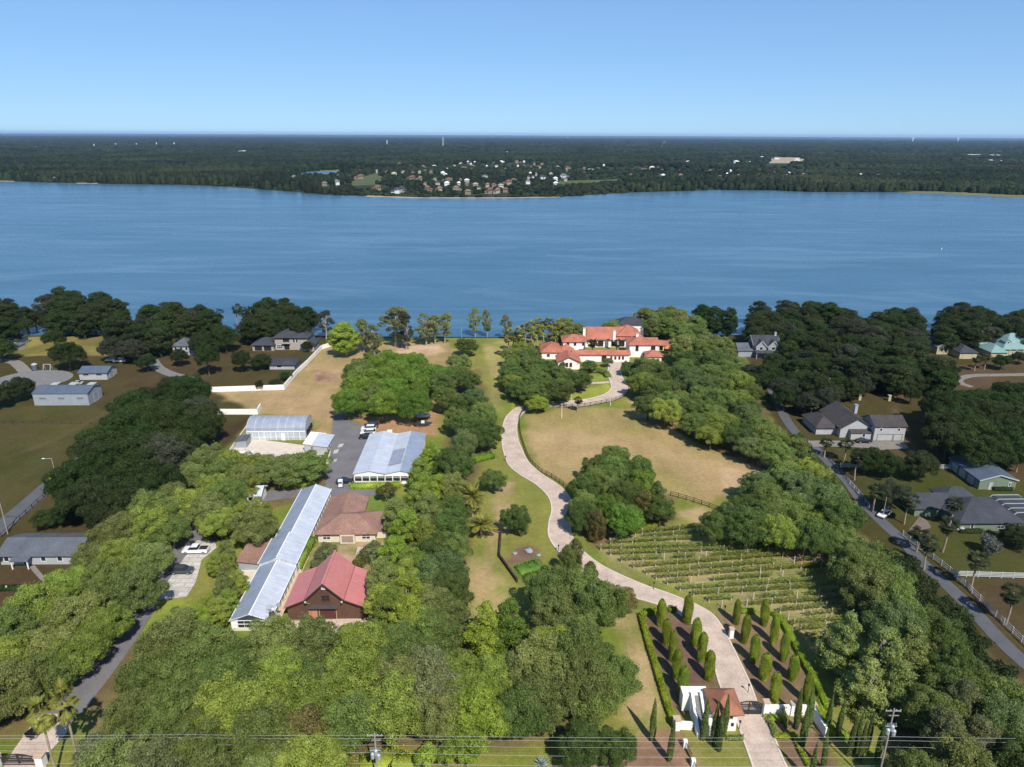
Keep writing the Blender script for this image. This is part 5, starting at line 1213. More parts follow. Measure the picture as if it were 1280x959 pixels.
# ================================================================ VEHICLES
wheel_t = MB().lathe([(0.20, -0.12), (0.33, -0.12), (0.36, -0.06), (0.36, 0.06), (0.33, 0.12), (0.20, 0.12)], 14)
wheel_t.v = [(a, c_, b_) for a, b_, c_ in wheel_t.v]; wheel_t = wheel_t.mesh('tyre', M['tyre'])
wheel_r = MB().lathe([(0.05, -0.13), (0.21, -0.125), (0.21, 0.125), (0.05, 0.13)], 12)
wheel_r.v = [(a, c_, b_) for a, b_, c_ in wheel_r.v]; wheel_r = wheel_r.mesh('rim', M['rim'])
def car_mesh(kind, mat):
    L, Wc = {'sedan': (4.6, 1.82), 'suv': (4.8, 1.92), 'pickup': (5.7, 2.0)}[kind]
    if kind == 'sedan': low = [(0.0, 0.35), (0.02, 0.72), (0.25, 0.80), (1.25, 0.93), (3.75, 0.98), (4.5, 0.90), (4.6, 0.6), (4.55, 0.3)]; top = [(1.15, 0.92), (1.95, 1.40), (3.1, 1.43), (3.95, 0.97)]
    elif kind == 'suv': low = [(0.0, 0.4), (0.02, 0.85), (0.3, 0.98), (1.2, 1.08), (4.6, 1.12), (4.78, 0.95), (4.8, 0.45), (4.7, 0.35)]; top = [(1.1, 1.07), (1.85, 1.66), (4.1, 1.70), (4.7, 1.12)]
    else: low = [(0.0, 0.45), (0.02, 0.95), (0.3, 1.08), (1.35, 1.15), (3.6, 1.18), (3.62, 1.22), (5.65, 1.22), (5.7, 0.5), (5.6, 0.4)]; top = [(1.3, 1.14), (2.0, 1.82), (3.3, 1.85), (3.6, 1.18)]
    def ext(prof, w0, w1, zlo, zhi):
        m = MB(); n_ = len(prof)
        wz = lambda z: w0+(w1-w0)*max(0, min(1, (z-zlo)/(zhi-zlo)))
        m.add([(x-L/2, -wz(z)/2, z) for x, z in prof]+[(x-L/2, wz(z)/2, z) for x, z in prof], [tuple(range(n_)), tuple(range(2*n_-1, n_-1, -1))]+[(i, i+n_, (i+1) % n_+n_, (i+1) % n_) for i in range(n_)]); return m
    zt = max(z for _, z in top)
    body = ext(low, Wc, Wc*0.95, 0.5, 1.1)
    cabin = ext(top, Wc*0.93, Wc*0.74, top[0][1], zt)
    roof = ext([(top[1][0]-0.06, zt-0.055), (top[1][0]+0.1, zt+0.015), (top[2][0]-0.05, zt+0.03), (top[2][0]+0.12, zt-0.055)], Wc*0.77, Wc*0.74, zt-0.06, zt+0.03)
    return L, Wc, body, cabin, roof, low
CARM = {}
def vehicle(kind, mat, px, py, ang, label, cat='car'):
    x, y = at(px, py); o = tag(empty({'sedan': 'parked_car', 'suv': 'parked_suv', 'pickup': 'pickup_truck'}[kind], (x, y, 0.12), R(ang)), label, cat)
    L, Wc, body, cabin, roof, low = car_mesh(kind, mat)
    bo = body.obj('body', M[mat], o)
    bv = bo.modifiers.new('edge', 'BEVEL'); bv.width = 0.07; bv.segments = 2; bv.limit_method = 'ANGLE'
    cabin.obj('window_glass', M['glass'], o); roof.obj('roof', M[mat], o)
    if kind == 'pickup': MB().box(3.72-L/2, 5.55-L/2, -0.82, 0.82, 1.05, 1.235).obj('cargo_bed', M['iron'], o)
    for sx in (0.85, L-0.95):
        for sy in (-1, 1):
            e = empty('wheel', (sx-L/2, sy*(Wc/2-0.10), 0.36)); e.parent = o; link('tyre', wheel_t, e); link('rim', wheel_r, e)
    for sy in (-1, 1):
        MB().box(-L/2-0.01, -L/2+0.12, sy*Wc*0.36-0.2, sy*Wc*0.36+0.2, low[1][1]-0.2, low[1][1]-0.03).obj('headlight', M['lamp'], o)
        MB().box(L/2-0.1, L/2+0.01, sy*Wc*0.40-0.12, sy*Wc*0.40+0.12, 0.72, 0.88).obj('tail_light', M['carred'], o)
    return o
vehicle('pickup', 'carwhite', 245.5, 691, 180, 'white pickup truck parked at the top of the concrete pad', 'truck') .rotation_euler.z = R(2)
vehicle('suv', 'cardark', 228, 716.5, 180, 'charcoal sport utility parked mid way on the concrete pad').rotation_euler.z = R(182)
vehicle('sedan', 'carblack', 53, 913, 58, 'black car standing on the paved service entrance behind the gate').rotation_euler.z = R(62)
vehicle('suv', 'carwhite', 461, 538, 4, 'white car parked closest to the boats at the court top')
vehicle('suv', 'carwhite', 460.3, 543, 4, 'white car parked between a dark car and a white car at the court top')
vehicle('suv', 'carblack', 458.5, 548.5, 4, 'black car parked beside the broad greenhouse corner')
vehicle('suv', 'cardark', 464, 534.5, 4, 'dark car parked under the big oak edge at the court top')
vehicle('sedan', 'carblack', 431, 604, 184, 'black car parked by the hedge of the broad greenhouse')
vehicle('sedan', 'carwhite', 1105, 645, 40, 'white car parked on the lane under a tree by the palms')
vehicle('suv', 'carsilver', 1194, 659, 85, 'silver car parked in the shade by the sage house wall')
vehicle('sedan', 'carblack', 1079, 553.5, 180, 'dark car parked on the drive of the white gabled house')
vehicle('pickup', 'cardark', 244, 578, 8, 'grey utility truck standing on bare soil behind the dark oaks', 'truck')
vehicle('sedan', 'carsilver', 96, 481, 10, 'silver car parked between the steel barn and the workshop')
vehicle('suv', 'carwhite', 140, 452, 12, 'white van parked under trees beside the lake cottage drive, western one')
vehicle('suv', 'carwhite', 150, 453, 12, 'white van parked under trees beside the lake cottage drive, eastern one')
def boat(px, py, ang, label, mat):
    x, y = at(px, py); o = tag(empty('trailer_boat', (x, y, 0), R(ang)), label, 'boat')
    m = MB(); secs = [(-2.6, 1.0, 0.5), (-0.5, 1.1, 0.45), (1.2, 0.95, 0.5), (2.4, 0.45, 0.75), (3.0, 0.04, 1.05)]; vs = []
    for xx, w_, zb in secs: vs += [(xx, -w_, 1.35), (xx, -w_*0.7, zb+0.1), (xx, 0, zb), (xx, w_*0.7, zb+0.1), (xx, w_, 1.35)]
    fs = [(5*i+k, 5*i+k+1, 5*i+6+k, 5*i+5+k) for i in range(4) for k in range(4)]+[(4, 3, 2, 1, 0)]+[(5*i, 5*i+5, 5*i+9, 5*i+4) for i in range(4)]
    m.add(vs, fs); m.obj('hull', M[mat], o)
    MB().box(-0.6, 0.5, -0.5, 0.5, 1.36, 1.9).obj('console', M['carwhite'], o); MB().box(-2.95, -2.62, -0.25, 0.25, 0.8, 1.8).obj('outboard', M['iron'], o)
    m = MB(); m.bar((-2, -0.6, 0.42), (3.6, 0, 0.42), 0.1); m.bar((-2, 0.6, 0.42), (3.6, 0, 0.42), 0.1); m.bar((-0.8, -1.1, 0.38), (-0.8, 1.1, 0.38), 0.1); m.obj('trailer', M['steel'], o)
    for sy in (-1, 1): e = empty('wheel', (-0.8, sy*1.15, 0.36)); e.parent = o; link('tyre', wheel_t, e); link('rim', wheel_r, e)
boat(528, 523, 8, 'white motor boat on a trailer on the brown yard by the oaks', 'carwhite')
boat(529, 533, 3, 'low dark trailer boat on the brown yard just below the white boat', 'cardark')
x, y = at(426, 608.5); o = tag(empty('golf_cart', (x, y, 0.12), R(100)), 'small white cart on the asphalt near the end of the long greenhouse', 'cart')
MB().box(-1.1, 1.1, -0.55, 0.55, 0.35, 0.75).obj('body', M['carwhite'], o); MB().box(-0.9, 0.7, -0.6, 0.6, 1.75, 1.85).obj('roof', M['carwhite'], o)
for sx in (-0.8, 0.6):
    for sy in (-0.5, 0.5): MB().bar((sx, sy, 0.7), (sx, sy, 1.76), 0.05).obj('post', M['steel'], o)
for sx in (-0.75, 0.75):
    for sy in (-1, 1): e = empty('wheel', (sx, sy*0.55, 0.3)); e.parent = o; e.scale = (0.8,)*3; link('tyre', wheel_t, e)
# tiny sail buoy on the lake
x, y = at(1177, 311); o = tag(empty('buoy', (x, y, -0.25)), 'tiny white marker buoy alone on the lake', 'buoy'); MB().lathe([(0.15, -0.3), (0.45, 0), (0.45, 0.25), (0.12, 0.4), (0.12, 1.2), (0.03, 1.3)], 10).obj('float', M['white'], o)

# ================================================================ TREES
def unit(n_, rng):
    v = rng.normal(0, 1, (n_, 3)); return v/np.linalg.norm(v, axis=1)[:, None]

def lobes_crown(rng, Rr, z0, z1, n_lobe, lobe_r, n_leaf, leaf, shape='broad', gap=0.0, flat=0.75):
    """leaf sprays over many overlapping clumps; the clumps sit on and in an uneven crown volume"""
    zc, hz = (z0+z1)/2, (z1-z0)/2
    ctr = []; tries = 0
    while len(ctr) < n_lobe and tries < 8000:
        tries += 1
        d = unit(1, rng)[0]
        rr = rng.uniform(0.55, 1.08) if rng.random() < 0.88 else rng.uniform(0.1, 0.6)
        if shape == 'broad':
            if d[2] < -0.55: continue
            p = np.array((d[0]*Rr*rr, d[1]*Rr*rr, zc + d[2]*hz*rr*(1 if d[2] > 0 else 0.8)))
        elif shape == 'tall':
            z = rng.uniform(-1, 1); prof = math.sqrt(max(0.05, 1-abs(z)**2.2))*(1-0.25*max(z, 0)); a = rng.uniform(0, 2*math.pi)
            p = np.array((math.cos(a)*Rr*prof*rr, math.sin(a)*Rr*prof*rr, zc+z*hz))
        elif shape == 'cone':
            z = rng.uniform(0, 1)**1.25; prof = (1-z**1.7)**0.75*0.92+0.08; a = rng.uniform(0, 2*math.pi)
            p = np.array((math.cos(a)*Rr*prof*rr, math.sin(a)*Rr*prof*rr, z0+z*(z1-z0)))
        else:
            z = rng.uniform(-1, 1); a = rng.uniform(0, 2*math.pi)
            p = np.array((math.cos(a)*Rr*rr*0.9, math.sin(a)*Rr*rr*0.9, zc+z*hz*0.9))
        if all(np.linalg.norm((p-q)/np.array((1, 1, 0.8))) > lobe_r*0.62 for q, _ in ctr):
            ctr.append((p, lobe_r*rng.uniform(0.5, 1.45)*(0.75 if shape == 'cone' and p[2] > z0+0.6*(z1-z0) else 1)))
    P_, N_ = [], []
    wts = np.array([r*r for _, r in ctr]); wts /= wts.sum()
    cen = np.array((0, 0, zc-hz*0.2))
    for (p, r), k in zip(ctr, (wts*n_leaf).astype(int)):
        if rng.random() < gap: continue
        d = unit(k, rng); out = (p-cen)/np.linalg.norm((p-cen)+1e-6)
        d = d+out*0.35+np.array((0, 0, 0.22)); d /= np.linalg.norm(d, axis=1)[:, None]
        rad = r*(rng.uniform(0.55, 1.05, k)**0.6)*np.where(rng.random(k) < 0.22, 1+np.abs(rng.normal(0, 0.32, k)), 1.0)
        P_.append(p+d*rad[:, None]*np.array((1, 1, flat))); N_.append(d)
    P_, N_ = np.concatenate(P_), np.concatenate(N_)
    V, Fq = cards(P_, N_, leaf, rng)
    return V, Fq, ctr

def trunk_mesh(rng, ctr, h0, r, mat, top=None, n_limb=7):
    m = MB(); zt = top or h0
    path = [(0, 0, -0.3)]; x = y = 0
    for k in range(1, 5):
        x += rng.normal(0, 0.06*zt/4); y += rng.normal(0, 0.06*zt/4); path.append((x, y, zt*k/4))
    m.tube(path, [r*1.35, r, r*0.85, r*0.72, r*0.5], 7)
    sel = rng.permutation(len(ctr))[:n_limb]
    for i in sel:
        p = ctr[i][0]; k = rng.integers(2, 5); s = path[k]
        mid = ((s[0]+p[0])/2+rng.normal(0, 0.2), (s[1]+p[1])/2+rng.normal(0, 0.2), s[2]*0.45+p[2]*0.55)
        m.tube([s, mid, tuple(p)], [r*0.42, r*0.28, r*0.08], 5)
    return m.mesh('trunk', M[mat])

KIND = {}
def proto(kind, n_var, hues, make, bark='bark', H0=1.0, W0=1.0):
    KIND[kind] = dict(var=[], H=H0, W=W0)
    for v in range(n_var):
        rng = np.random.default_rng(hash_seed(kind)+v*101)
        V, Fq, tr = make(rng, bark)
        KIND[kind]['var'].append((np_mesh('crown', V, Fq, LEAFY), tr))
def hash_seed(s): return sum((i+1)*ord(c_) for i, c_ in enumerate(s))

def mk_oak(rng, bark):
    V, Fq, ctr = lobes_crown(rng, 5.3, 2.4, 9.6, 120, 1.05, 42000, 0.27, 'broad', 0.05); return V, Fq, trunk_mesh(rng, ctr, 5.0, 0.32, bark)
proto('oak', 8, ['oak'], mk_oak, 'bark', 10.0, 12.6)
def mk_syc(rng, bark):
    V, Fq, ctr = lobes_crown(rng, 3.7, 2.4, 12.4, 110, 0.95, 36000, 0.275, 'tall', 0.05); return V, Fq, trunk_mesh(rng, ctr, 9.5, 0.26, bark, n_limb=12)
proto('tall', 5, ['bright'], mk_syc, 'palebark', 13.0, 9.4)
def mk_cone(rng, bark):
    V, Fq, ctr = lobes_crown(rng, 3.0, 0.5, 11.6, 95, 0.85, 26000, 0.27, 'cone'); return V, Fq, trunk_mesh(rng, ctr, 10.5, 0.2, bark)
proto('cone', 2, ['lime'], mk_cone, 'bark', 12.2, 7.0)
def mk_juniper(rng, bark):
    V, Fq, ctr = lobes_crown(rng, 2.2, 0.3, 6.6, 90, 0.55, 20000, 0.19, 'tall', flat=0.9); return V, Fq, trunk_mesh(rng, ctr, 5.0, 0.16, bark)
proto('juniper', 3, ['thin'], mk_juniper, 'bark', 7.0, 5.2)
def mk_willow(rng, bark):
    V, Fq, ctr = lobes_crown(rng, 3.4, 1.2, 10.5, 80, 0.85, 22000, 0.27, 'cone', 0.05); return V, Fq, trunk_mesh(rng, ctr, 9, 0.2, bark)
proto('willowy', 3, ['pale'], mk_willow, 'palebark', 11.2, 7.8)
def mk_shore(rng, bark):
    V, Fq, ctr = lobes_crown(rng, 4.3, 3.8, 17.6, 80, 1.3, 22000, 0.42, 'tall', 0.06, 0.95); return V, Fq, trunk_mesh(rng, ctr, 15, 0.34, bark, n_limb=14)
proto('shore', 6, ['deep'], mk_shore, 'palebark', 18.4, 9.6)
def mk_mossy(rng, bark):
    V, Fq, ctr = lobes_crown(rng, 4.0, 4.6, 17.4, 52, 1.15, 10500, 0.42, 'tall', 0.22); return V, Fq, trunk_mesh(rng, ctr, 15, 0.36, bark, n_limb=26)
proto('mossy', 5, ['moss'], mk_mossy, 'palebark', 18.4, 9.2)
def mk_shrub(rng, bark):
    V, Fq, ctr = lobes_crown(rng, 1.6, 0.2, 2.6, 26, 0.6, 4200, 0.26, 'broad', flat=0.9); return V, Fq, trunk_mesh(rng, ctr, 1.2, 0.08, bark)
proto('shrub', 3, ['oak'], mk_shrub, 'bark', 2.8, 4.0)
def mk_lolly(rng, bark):
    V, Fq, ctr = lobes_crown(rng, 1.9, 1.9, 4.6, 30, 0.7, 5200, 0.27, 'broad', flat=0.9); return V, Fq, trunk_mesh(rng, ctr, 2.6, 0.14, bark)
proto('lolly', 2, ['lime'], mk_lolly, 'palebark', 5.0, 4.8)

def shaped(rng, prof, H0, n_leaf, leaf, wob=0.07):
    """dense clipped body of revolution with a leafy skin over a closed core"""
    zs = rng.uniform(0.02, 1, n_leaf*2); rr = prof(zs); keep = rng.random(n_leaf*2) < rr/rr.max()+0.12; zs = zs[keep][:n_leaf]
    a = rng.uniform(0, 2*math.pi, len(zs)); r_ = prof(zs)*(1+rng.normal(0, wob, len(zs)))*(1+0.10*np.sin(3*a+7*zs)+0.06*np.sin(5*a-13*zs))
    P_ = np.stack([np.cos(a)*r_, np.sin(a)*r_, zs*H0], 1)
    sl = (prof(np.clip(zs+0.02, 0, 1))-prof(np.clip(zs-0.02, 0, 1)))/(0.04*H0)
    N_ = np.stack([np.cos(a), np.sin(a), -sl+0.15], 1); N_ /= np.linalg.norm(N_, axis=1)[:, None]
    V, Fq = cards(P_, N_, leaf, rng)
    core = MB(); core.lathe([(float(prof(np.array(z)))*0.84, z*H0) for z in (0.03, 0.12, 0.3, 0.5, 0.7, 0.85, 0.96)], 10)
    cv = np.array(core.v); k = len(V); quads = [f for f in core.f if len(f) == 4]
    return np.concatenate([V, cv]), np.concatenate([Fq, np.array(quads)+k])
def mk_clip(rng, bark):
    V, Fq = shaped(rng, lambda z: 1.02*(0.80+0.28*np.sin(np.pi*np.clip(z*1.05, 0, 1)))*np.clip(1-((z-0.80)/0.22)**2*(z > 0.80), 0.05, 1)**0.5, 5.4, 5200, 0.20, 0.045)
    return V, Fq, MB().tube([(0, 0, -0.1), (0, 0, 1.0)], [0.12, 0.1], 6).mesh('trunk', M[bark])
proto('clipped', 4, ['cyp'], mk_clip, 'bark', 5.6, 2.2)
def mk_ital(rng, bark):
    V, Fq = shaped(rng, lambda z: 0.58*np.sin(np.pi*np.clip(0.16+z*0.84, 0, 1))**0.75*(1-0.35*z), 9.0, 3600, 0.24, 0.10)
    return V, Fq, MB().tube([(0, 0, -0.1), (0, 0, 1.0)], [0.12, 0.1], 6).mesh('trunk', M[bark])
proto('italian', 3, ['thin'], mk_ital, 'bark', 9.2, 1.25)

def mk_palm(hh, n_f, Lf, droop, fan, tr_r=0.19):
    def f(rng, bark):
        Vs, Fs, k = [], [], 0
        for i in range(n_f):
            a = i*2.399+rng.normal(0, 0.2); el = rng.uniform(-0.95, 1.25) if fan else rng.uniform(-0.35, 1.3)
            L = Lf*rng.uniform(0.8, 1.1); p = np.array((0, 0, hh)); d = np.array((math.cos(a)*math.cos(el), math.sin(a)*math.cos(el), math.sin(el)))
            pts_ = [p.copy()]; ns = 7
            for s in range(ns):
                p = p+d*L/ns; d = d+np.array((0, 0, -droop*(0.5+s/ns))); d /= np.linalg.norm(d); pts_.append(p.copy())
            side = np.array((-math.sin(a), math.cos(a), 0))
            if fan:
                c_ = pts_[4]; dd = (pts_[5]-pts_[4]); dd /= np.linalg.norm(dd)
                Vs.append(np.array([pts_[0]-side*0.03, pts_[0]+side*0.03, c_+side*0.03, c_-side*0.03])); Fs.append(np.arange(4)+k); k += 4
                for q in range(-5, 6):
                    an = q*0.24; t_ = dd*math.cos(an)+side*math.sin(an)+np.array((0, 0, -0.10*abs(q)*0.5)); e_ = c_+t_*L*0.52; w_ = np.cross(t_, (0, 0, 1)); w_ /= np.linalg.norm(w_)+1e-9
                    Vs.append(np.array([c_, c_+t_*L*0.28+w_*0.13, e_, c_+t_*L*0.28-w_*0.13])); Fs.append(np.arange(4)+k); k += 4
            else:
                for s in range(1, ns+1):
                    for q in (0.0, 0.33, 0.66):
                        b0 = pts_[s-1]+(pts_[s]-pts_[s-1])*q; dd = pts_[s]-pts_[s-1]; dd /= np.linalg.norm(dd); ll = L*0.26*math.sin(math.pi*min(1, (s-1+q+0.6)/(ns+0.4)))**0.6
                        for sg in (-1, 1):
                            e_ = b0+(side*sg*0.85+dd*0.55+np.array((0, 0, -0.28)))*ll
                            Vs.append(np.array([b0-dd*0.03, b0+(e_-b0)*0.5+dd*0.09, e_, b0+(e_-b0)*0.5-dd*0.09])); Fs.append(np.arange(4)+k); k += 4
                Vs.append(np.array([pts_[0]-side*0.05, pts_[0]+side*0.05, pts_[4]+side*0.03, pts_[4]-side*0.03])); Fs.append(np.arange(4)+k); k += 4
        m = MB(); bx, by = rng.normal(0, 0.12, 2)
        m.tube([(0, 0, -0.3), (bx, by, hh*0.4), (bx*0.6, by*0.6, hh*0.8), (0, 0, hh+0.1)], [tr_r*1.35, tr_r, tr_r*0.95, tr_r*1.1], 8)
        return np.concatenate(Vs), np.stack(Fs), m.mesh('trunk', M[bark])
    return f
proto('sabal', 4, ['palm'], mk_palm(7.0, 40, 2.2, 0.16, True), 'palmtrunk', 8.3, 3.6)
proto('date', 3, ['palm'], mk_palm(5.0, 46, 3.8, 0.16, False, 0.33), 'palmtrunk', 7.5, 7.0)

NAMES = dict(oak='oak_tree', tall='broadleaf_tree', cone='conical_tree', juniper='juniper_tree', willowy='willowy_tree', shore='shore_tree', mossy='mossy_tree', shrub='shrub', lolly='round_tree',
             clipped='clipped_cypress', italian='italian_cypress', sabal='palm_tree', date='date_palm')
CATS = dict(shrub='shrub', clipped='cypress', italian='cypress', sabal='palm', date='palm', juniper='juniper')
PLANTED = []
_first = {}
def plant(kind, x, y, h, w_, hue, label, group=None, name=None):
    K = KIND[kind]; v = int(RNG.integers(len(K['var']))); cm, tr = K['var'][v]
    key = (kind, v, name)
    nm = name or NAMES[kind]
    if key not in _first:
        o = empty(nm); c_ = link('crown', cm, o); t_ = link('trunk', tr, o); _first[key] = (o, c_, t_)
    else:
        src, sc_, st_ = _first[key]
        o = src.copy(); C.objects.link(o); c_ = sc_.copy(); C.objects.link(c_); c_.parent = o; t_ = st_.copy(); C.objects.link(t_); t_.parent = o
        if 'group' in o: del o['group']
    c_.color = (*LEAF[hue][1], 1.0)
    s = w_/K['W']; o.location = (x, y, 0); o.scale = (s*RNG.uniform(0.93, 1.07), s*RNG.uniform(0.93, 1.07), h/K['H']); o.rotation_euler = (RNG.normal(0, 0.02), RNG.normal(0, 0.02), RNG.uniform(0, 6.283))
    tag(o, label, CATS.get(kind, 'tree'), group); PLANTED.append((x, y, w_/2))
    return o
def pt(kind, px, ytop, h, w_, hue, label, group=None, **k):     # by the pixel of the tree's tip
    x, y = at(px, ytop, h); return plant(kind, x, y, h, w_, hue, label, group, **k)
def pb(kind, px, ybase, h, w_, hue, label, group=None, **k):    # by the pixel of its foot
    x, y = at(px, ybase); return plant(kind, x, y, h, w_, hue, label, group, **k)

TONE = dict(oak='mid green', olive='olive green', bright='fresh light green', lime='yellow green', dark='dark green', blue='bluish green', deep='very dark', deepgreen='dark green', moss='grey green mossy', greymoss='grey mossy', vivid='rich green', rust='brownish green', pale='pale green', thin='dark green')
SPK = dict(oak=1.13, shore=1.12)
# things that stay in sight: no wood is planted where its crowns would stand between them and the survey height
KEEP = []
def keep_line(line, z, step=7.0):
    for (ax, ay), (bx_, by_) in zip(line, line[1:]):
        n_ = max(1, int(math.hypot(bx_-ax, by_-ay)/step))
        for k in range(n_): KEEP.append((ax+(bx_-ax)*k/n_, ay+(by_-ay)*k/n_, at(ax+(bx_-ax)*k/n_, ay+(by_-ay)*k/n_, z)[1]))
def keep_rect(x0, y0, x1, y1, ybase=None):
    Y = at((x0+x1)/2, ybase or y1)[1]
    for i in range(int((x1-x0)/7)+1):
        for j in range(int((y1-y0)/7)+1): KEEP.append((min(x1, x0+7*i), min(y1, y0+7*j), Y))
for r_ in ((676, 416, 838, 450), (757, 455, 786, 500), (726, 472, 768, 500), (925, 420, 972, 446), (322, 414, 390, 437), (338, 450, 372, 462), (217, 424, 243, 443), (1168, 424, 1210, 450), (1242, 418, 1280, 446), (1035, 506, 1130, 556), (45, 485, 128, 508), (100, 457, 146, 475), (20, 418, 130, 424),
           (360, 700, 464, 776), (378, 770, 422, 782), (400, 632, 480, 688), (296, 680, 326, 708), (308, 520, 390, 549), (446, 545, 512, 603), (200, 676, 266, 745), (1048, 770, 1160, 850), (588, 740, 662, 812), (420, 622, 484, 634), (408, 535, 450, 612), (580, 572, 614, 584), (480, 432, 560, 436), (280, 485, 400, 510), (460, 525, 540, 538), (4, 668, 100, 704), (45, 890, 100, 955), (0, 925, 45, 955), (60, 865, 100, 890), (440, 945, 520, 958), (540, 930, 600, 958), (640, 900, 700, 930), (314, 617, 326, 627), (1195, 575, 1266, 611), (575, 705, 640, 735), (640, 690, 675, 715)):
    keep_rect(*r_)
keep_line([(934, 900), (922, 870), (905, 822), (884, 785), (862, 764), (826, 748), (790, 733), (735, 708), (713, 685), (700, 660), (703, 635), (690, 612), (660, 588), (645, 565), (637, 540), (641, 520), (690, 506), (755, 498), (774, 480), (769, 460)], 0, 6)
keep_line([(290, 786), (310, 765), (350, 690), (392, 612), (410, 614), (365, 705), (330, 780)], 3)
keep_line([(660, 520), (700, 530), (760, 530), (800, 540), (850, 575), (930, 585), (880, 620), (800, 560), (700, 560), (680, 585)], 0)
keep_line([(760, 684), (850, 672), (960, 690), (1030, 722), (1060, 760), (1050, 790), (1000, 780), (900, 750), (800, 700)], 0)
keep_line([(112, 855), (122, 845), (175, 785), (188, 758)], 0); keep_line([(1290, 835), (1215, 764), (1155, 708), (1100, 652), (1062, 607), (1020, 562)], 0)
keep_line([(600, 440), (625, 440), (615, 480), (632, 500)], 0); keep_line([(600, 690), (640, 655), (660, 640), (600, 760), (625, 600)], 0); keep_line([(790, 780), (812, 830), (815, 890)], 0)
keep_rect(788, 420, 842, 447, 429)
KX, KY, KZ = (np.array(v) for v in zip(*KEEP))
def hides(x, y, h, w_, zb=0.15):
    u, v0 = project(x, y, h*1.02); _, v1 = project(x, y, h*zb); r_ = w_*0.50*F/(y*CP+(H-h/2)*SP)
    return bool(np.any((KZ > y-6) & (np.abs(KX-u) < r_) & (KY > v0) & (KY < v1)))

def stand(kind, poly, h, w_, hues, place, group, sp=0.80, zf=0.62, inset=0.38, avoid=True, name=None, hv=0.14, seed=1, maxn=200):
    rng = np.random.default_rng(seed); sp *= SPK.get(kind, 1.0); w_ *= 1.04; P = pts(poly, h*zf); xs = [p[0] for p in P]; ys = [p[1] for p in P]; got = []; tries = 0
    hl, pr = [a for a, _ in hues], np.array([b_ for _, b_ in hues], float); pr /= pr.sum()
    while tries < 5000 and len(got) < maxn:
        tries += 1
        x, y = rng.uniform(min(xs), max(xs)), rng.uniform(min(ys), max(ys))
        if not inside([x], [y], P)[0] or edge_dist(x, y, P) < w_*inset: continue
        if any((x-a)**2+(y-b_)**2 < (sp*w_)**2 for a, b_ in got): continue
        if avoid and any((x-a)**2+(y-b_)**2 < (0.55*(w_/2+r))**2 for a, b_, r in PLANTED): continue
        if hides(x, y, h, w_): continue
        got.append((x, y))
    kd = NAMES[kind].replace('_', ' ')
    for x, y in got:
        hue = hl[int(rng.choice(len(hl), p=pr))]; s = rng.uniform(1-hv, 1+hv)
        plant(kind, x, y, h*s, w_*s*rng.uniform(0.92, 1.08), hue, f'{TONE[hue]} {kd} {place}', group, name=name)
    if bpy.app.background: print('STAND', kind, group, len(got))
    return len(got)
cnt = {}
def row(kind, pxs, h, w_, hue, fmt, group, **k):
    for i, (px, py) in enumerate(pxs):
        hh = h*RNG.uniform(0.92, 1.08); pb(kind, px, py, hh, w_*RNG.uniform(0.92, 1.08), hue if isinstance(hue, str) else hue[i % len(hue)], fmt.format(ordi[i]), group, **k)

# --- the formal entrance: clipped and slender cypresses
for nm, L in (('row farther west of the drive', [(825.8, 782), (832, 805), (840, 826), (845, 847), (852, 870)]), ('row just west of the drive', [(858.6, 778.7), (868, 806), (876, 826), (885.6, 849.5)]),
              ('row just east of the drive', [(920, 780), (930, 803.5), (942, 827.6), (953.7, 848.8), (967, 876)]), ('row farther east of the drive', [(954.7, 781.6), (966, 804), (978.5, 826), (989.5, 850), (1007, 878)])):
    for i, (px, py) in enumerate(L):
        pb('clipped', px, py, 6.1*RNG.uniform(0.90, 1.10), 1.62*RNG.uniform(0.86, 1.14), 'cyp', f'clipped columnar cypress, {ordi[i]} from the vineyard in the {nm}', 'clipped cypresses in the mulched entrance beds')
for i, (px, pt_, place) in enumerate(((819.5, 872, 'nearest the pale pole on the mulch west of the gatehouse'), (841.5, 896, 'beside the hedge end west of the gatehouse'), (885, 871, 'against the gatehouse stair, western of three'), (897, 877, 'before the gatehouse wall, middle of three'), (911, 867, 'before the gatehouse door, eastern of three'), (905, 884, 'close in front of the gatehouse trio'),
      (1004, 858, 'before the white entrance wall, western one'), (1020, 855, 'at the corner of the white entrance wall'), (1012, 880, 'just in front of the entrance wall pier'), (1042, 865, 'at the head of the slanting garden wall'), (1056, 871, 'behind the yellow green hedge'), (1039, 909, 'on the mulch below the slanting wall'), (1022, 925, 'lowest of the eastern slender cypresses on the mulch'), (1071, 893, 'western of the lawn row toward the pole'), (1079, 890, 'second of the lawn row toward the pole'), (1085, 899, 'third of the lawn row toward the pole'), (1093, 889, 'fourth of the lawn row toward the pole'), (1107, 898, 'last of the lawn row, closest to the pole'))):
    x, y = at(px, pt_, 9.0*(0.95 if i < 9 else 0.9)); h = 9.0*(0.95 if i < 9 else 0.9); plant('italian', x, y, h, 1.05 if i < 9 else 0.9, ('thin', 'thin', 'dark')[i % 3], f'slender Italian cypress spire {place}', 'slender cypresses by the gate')
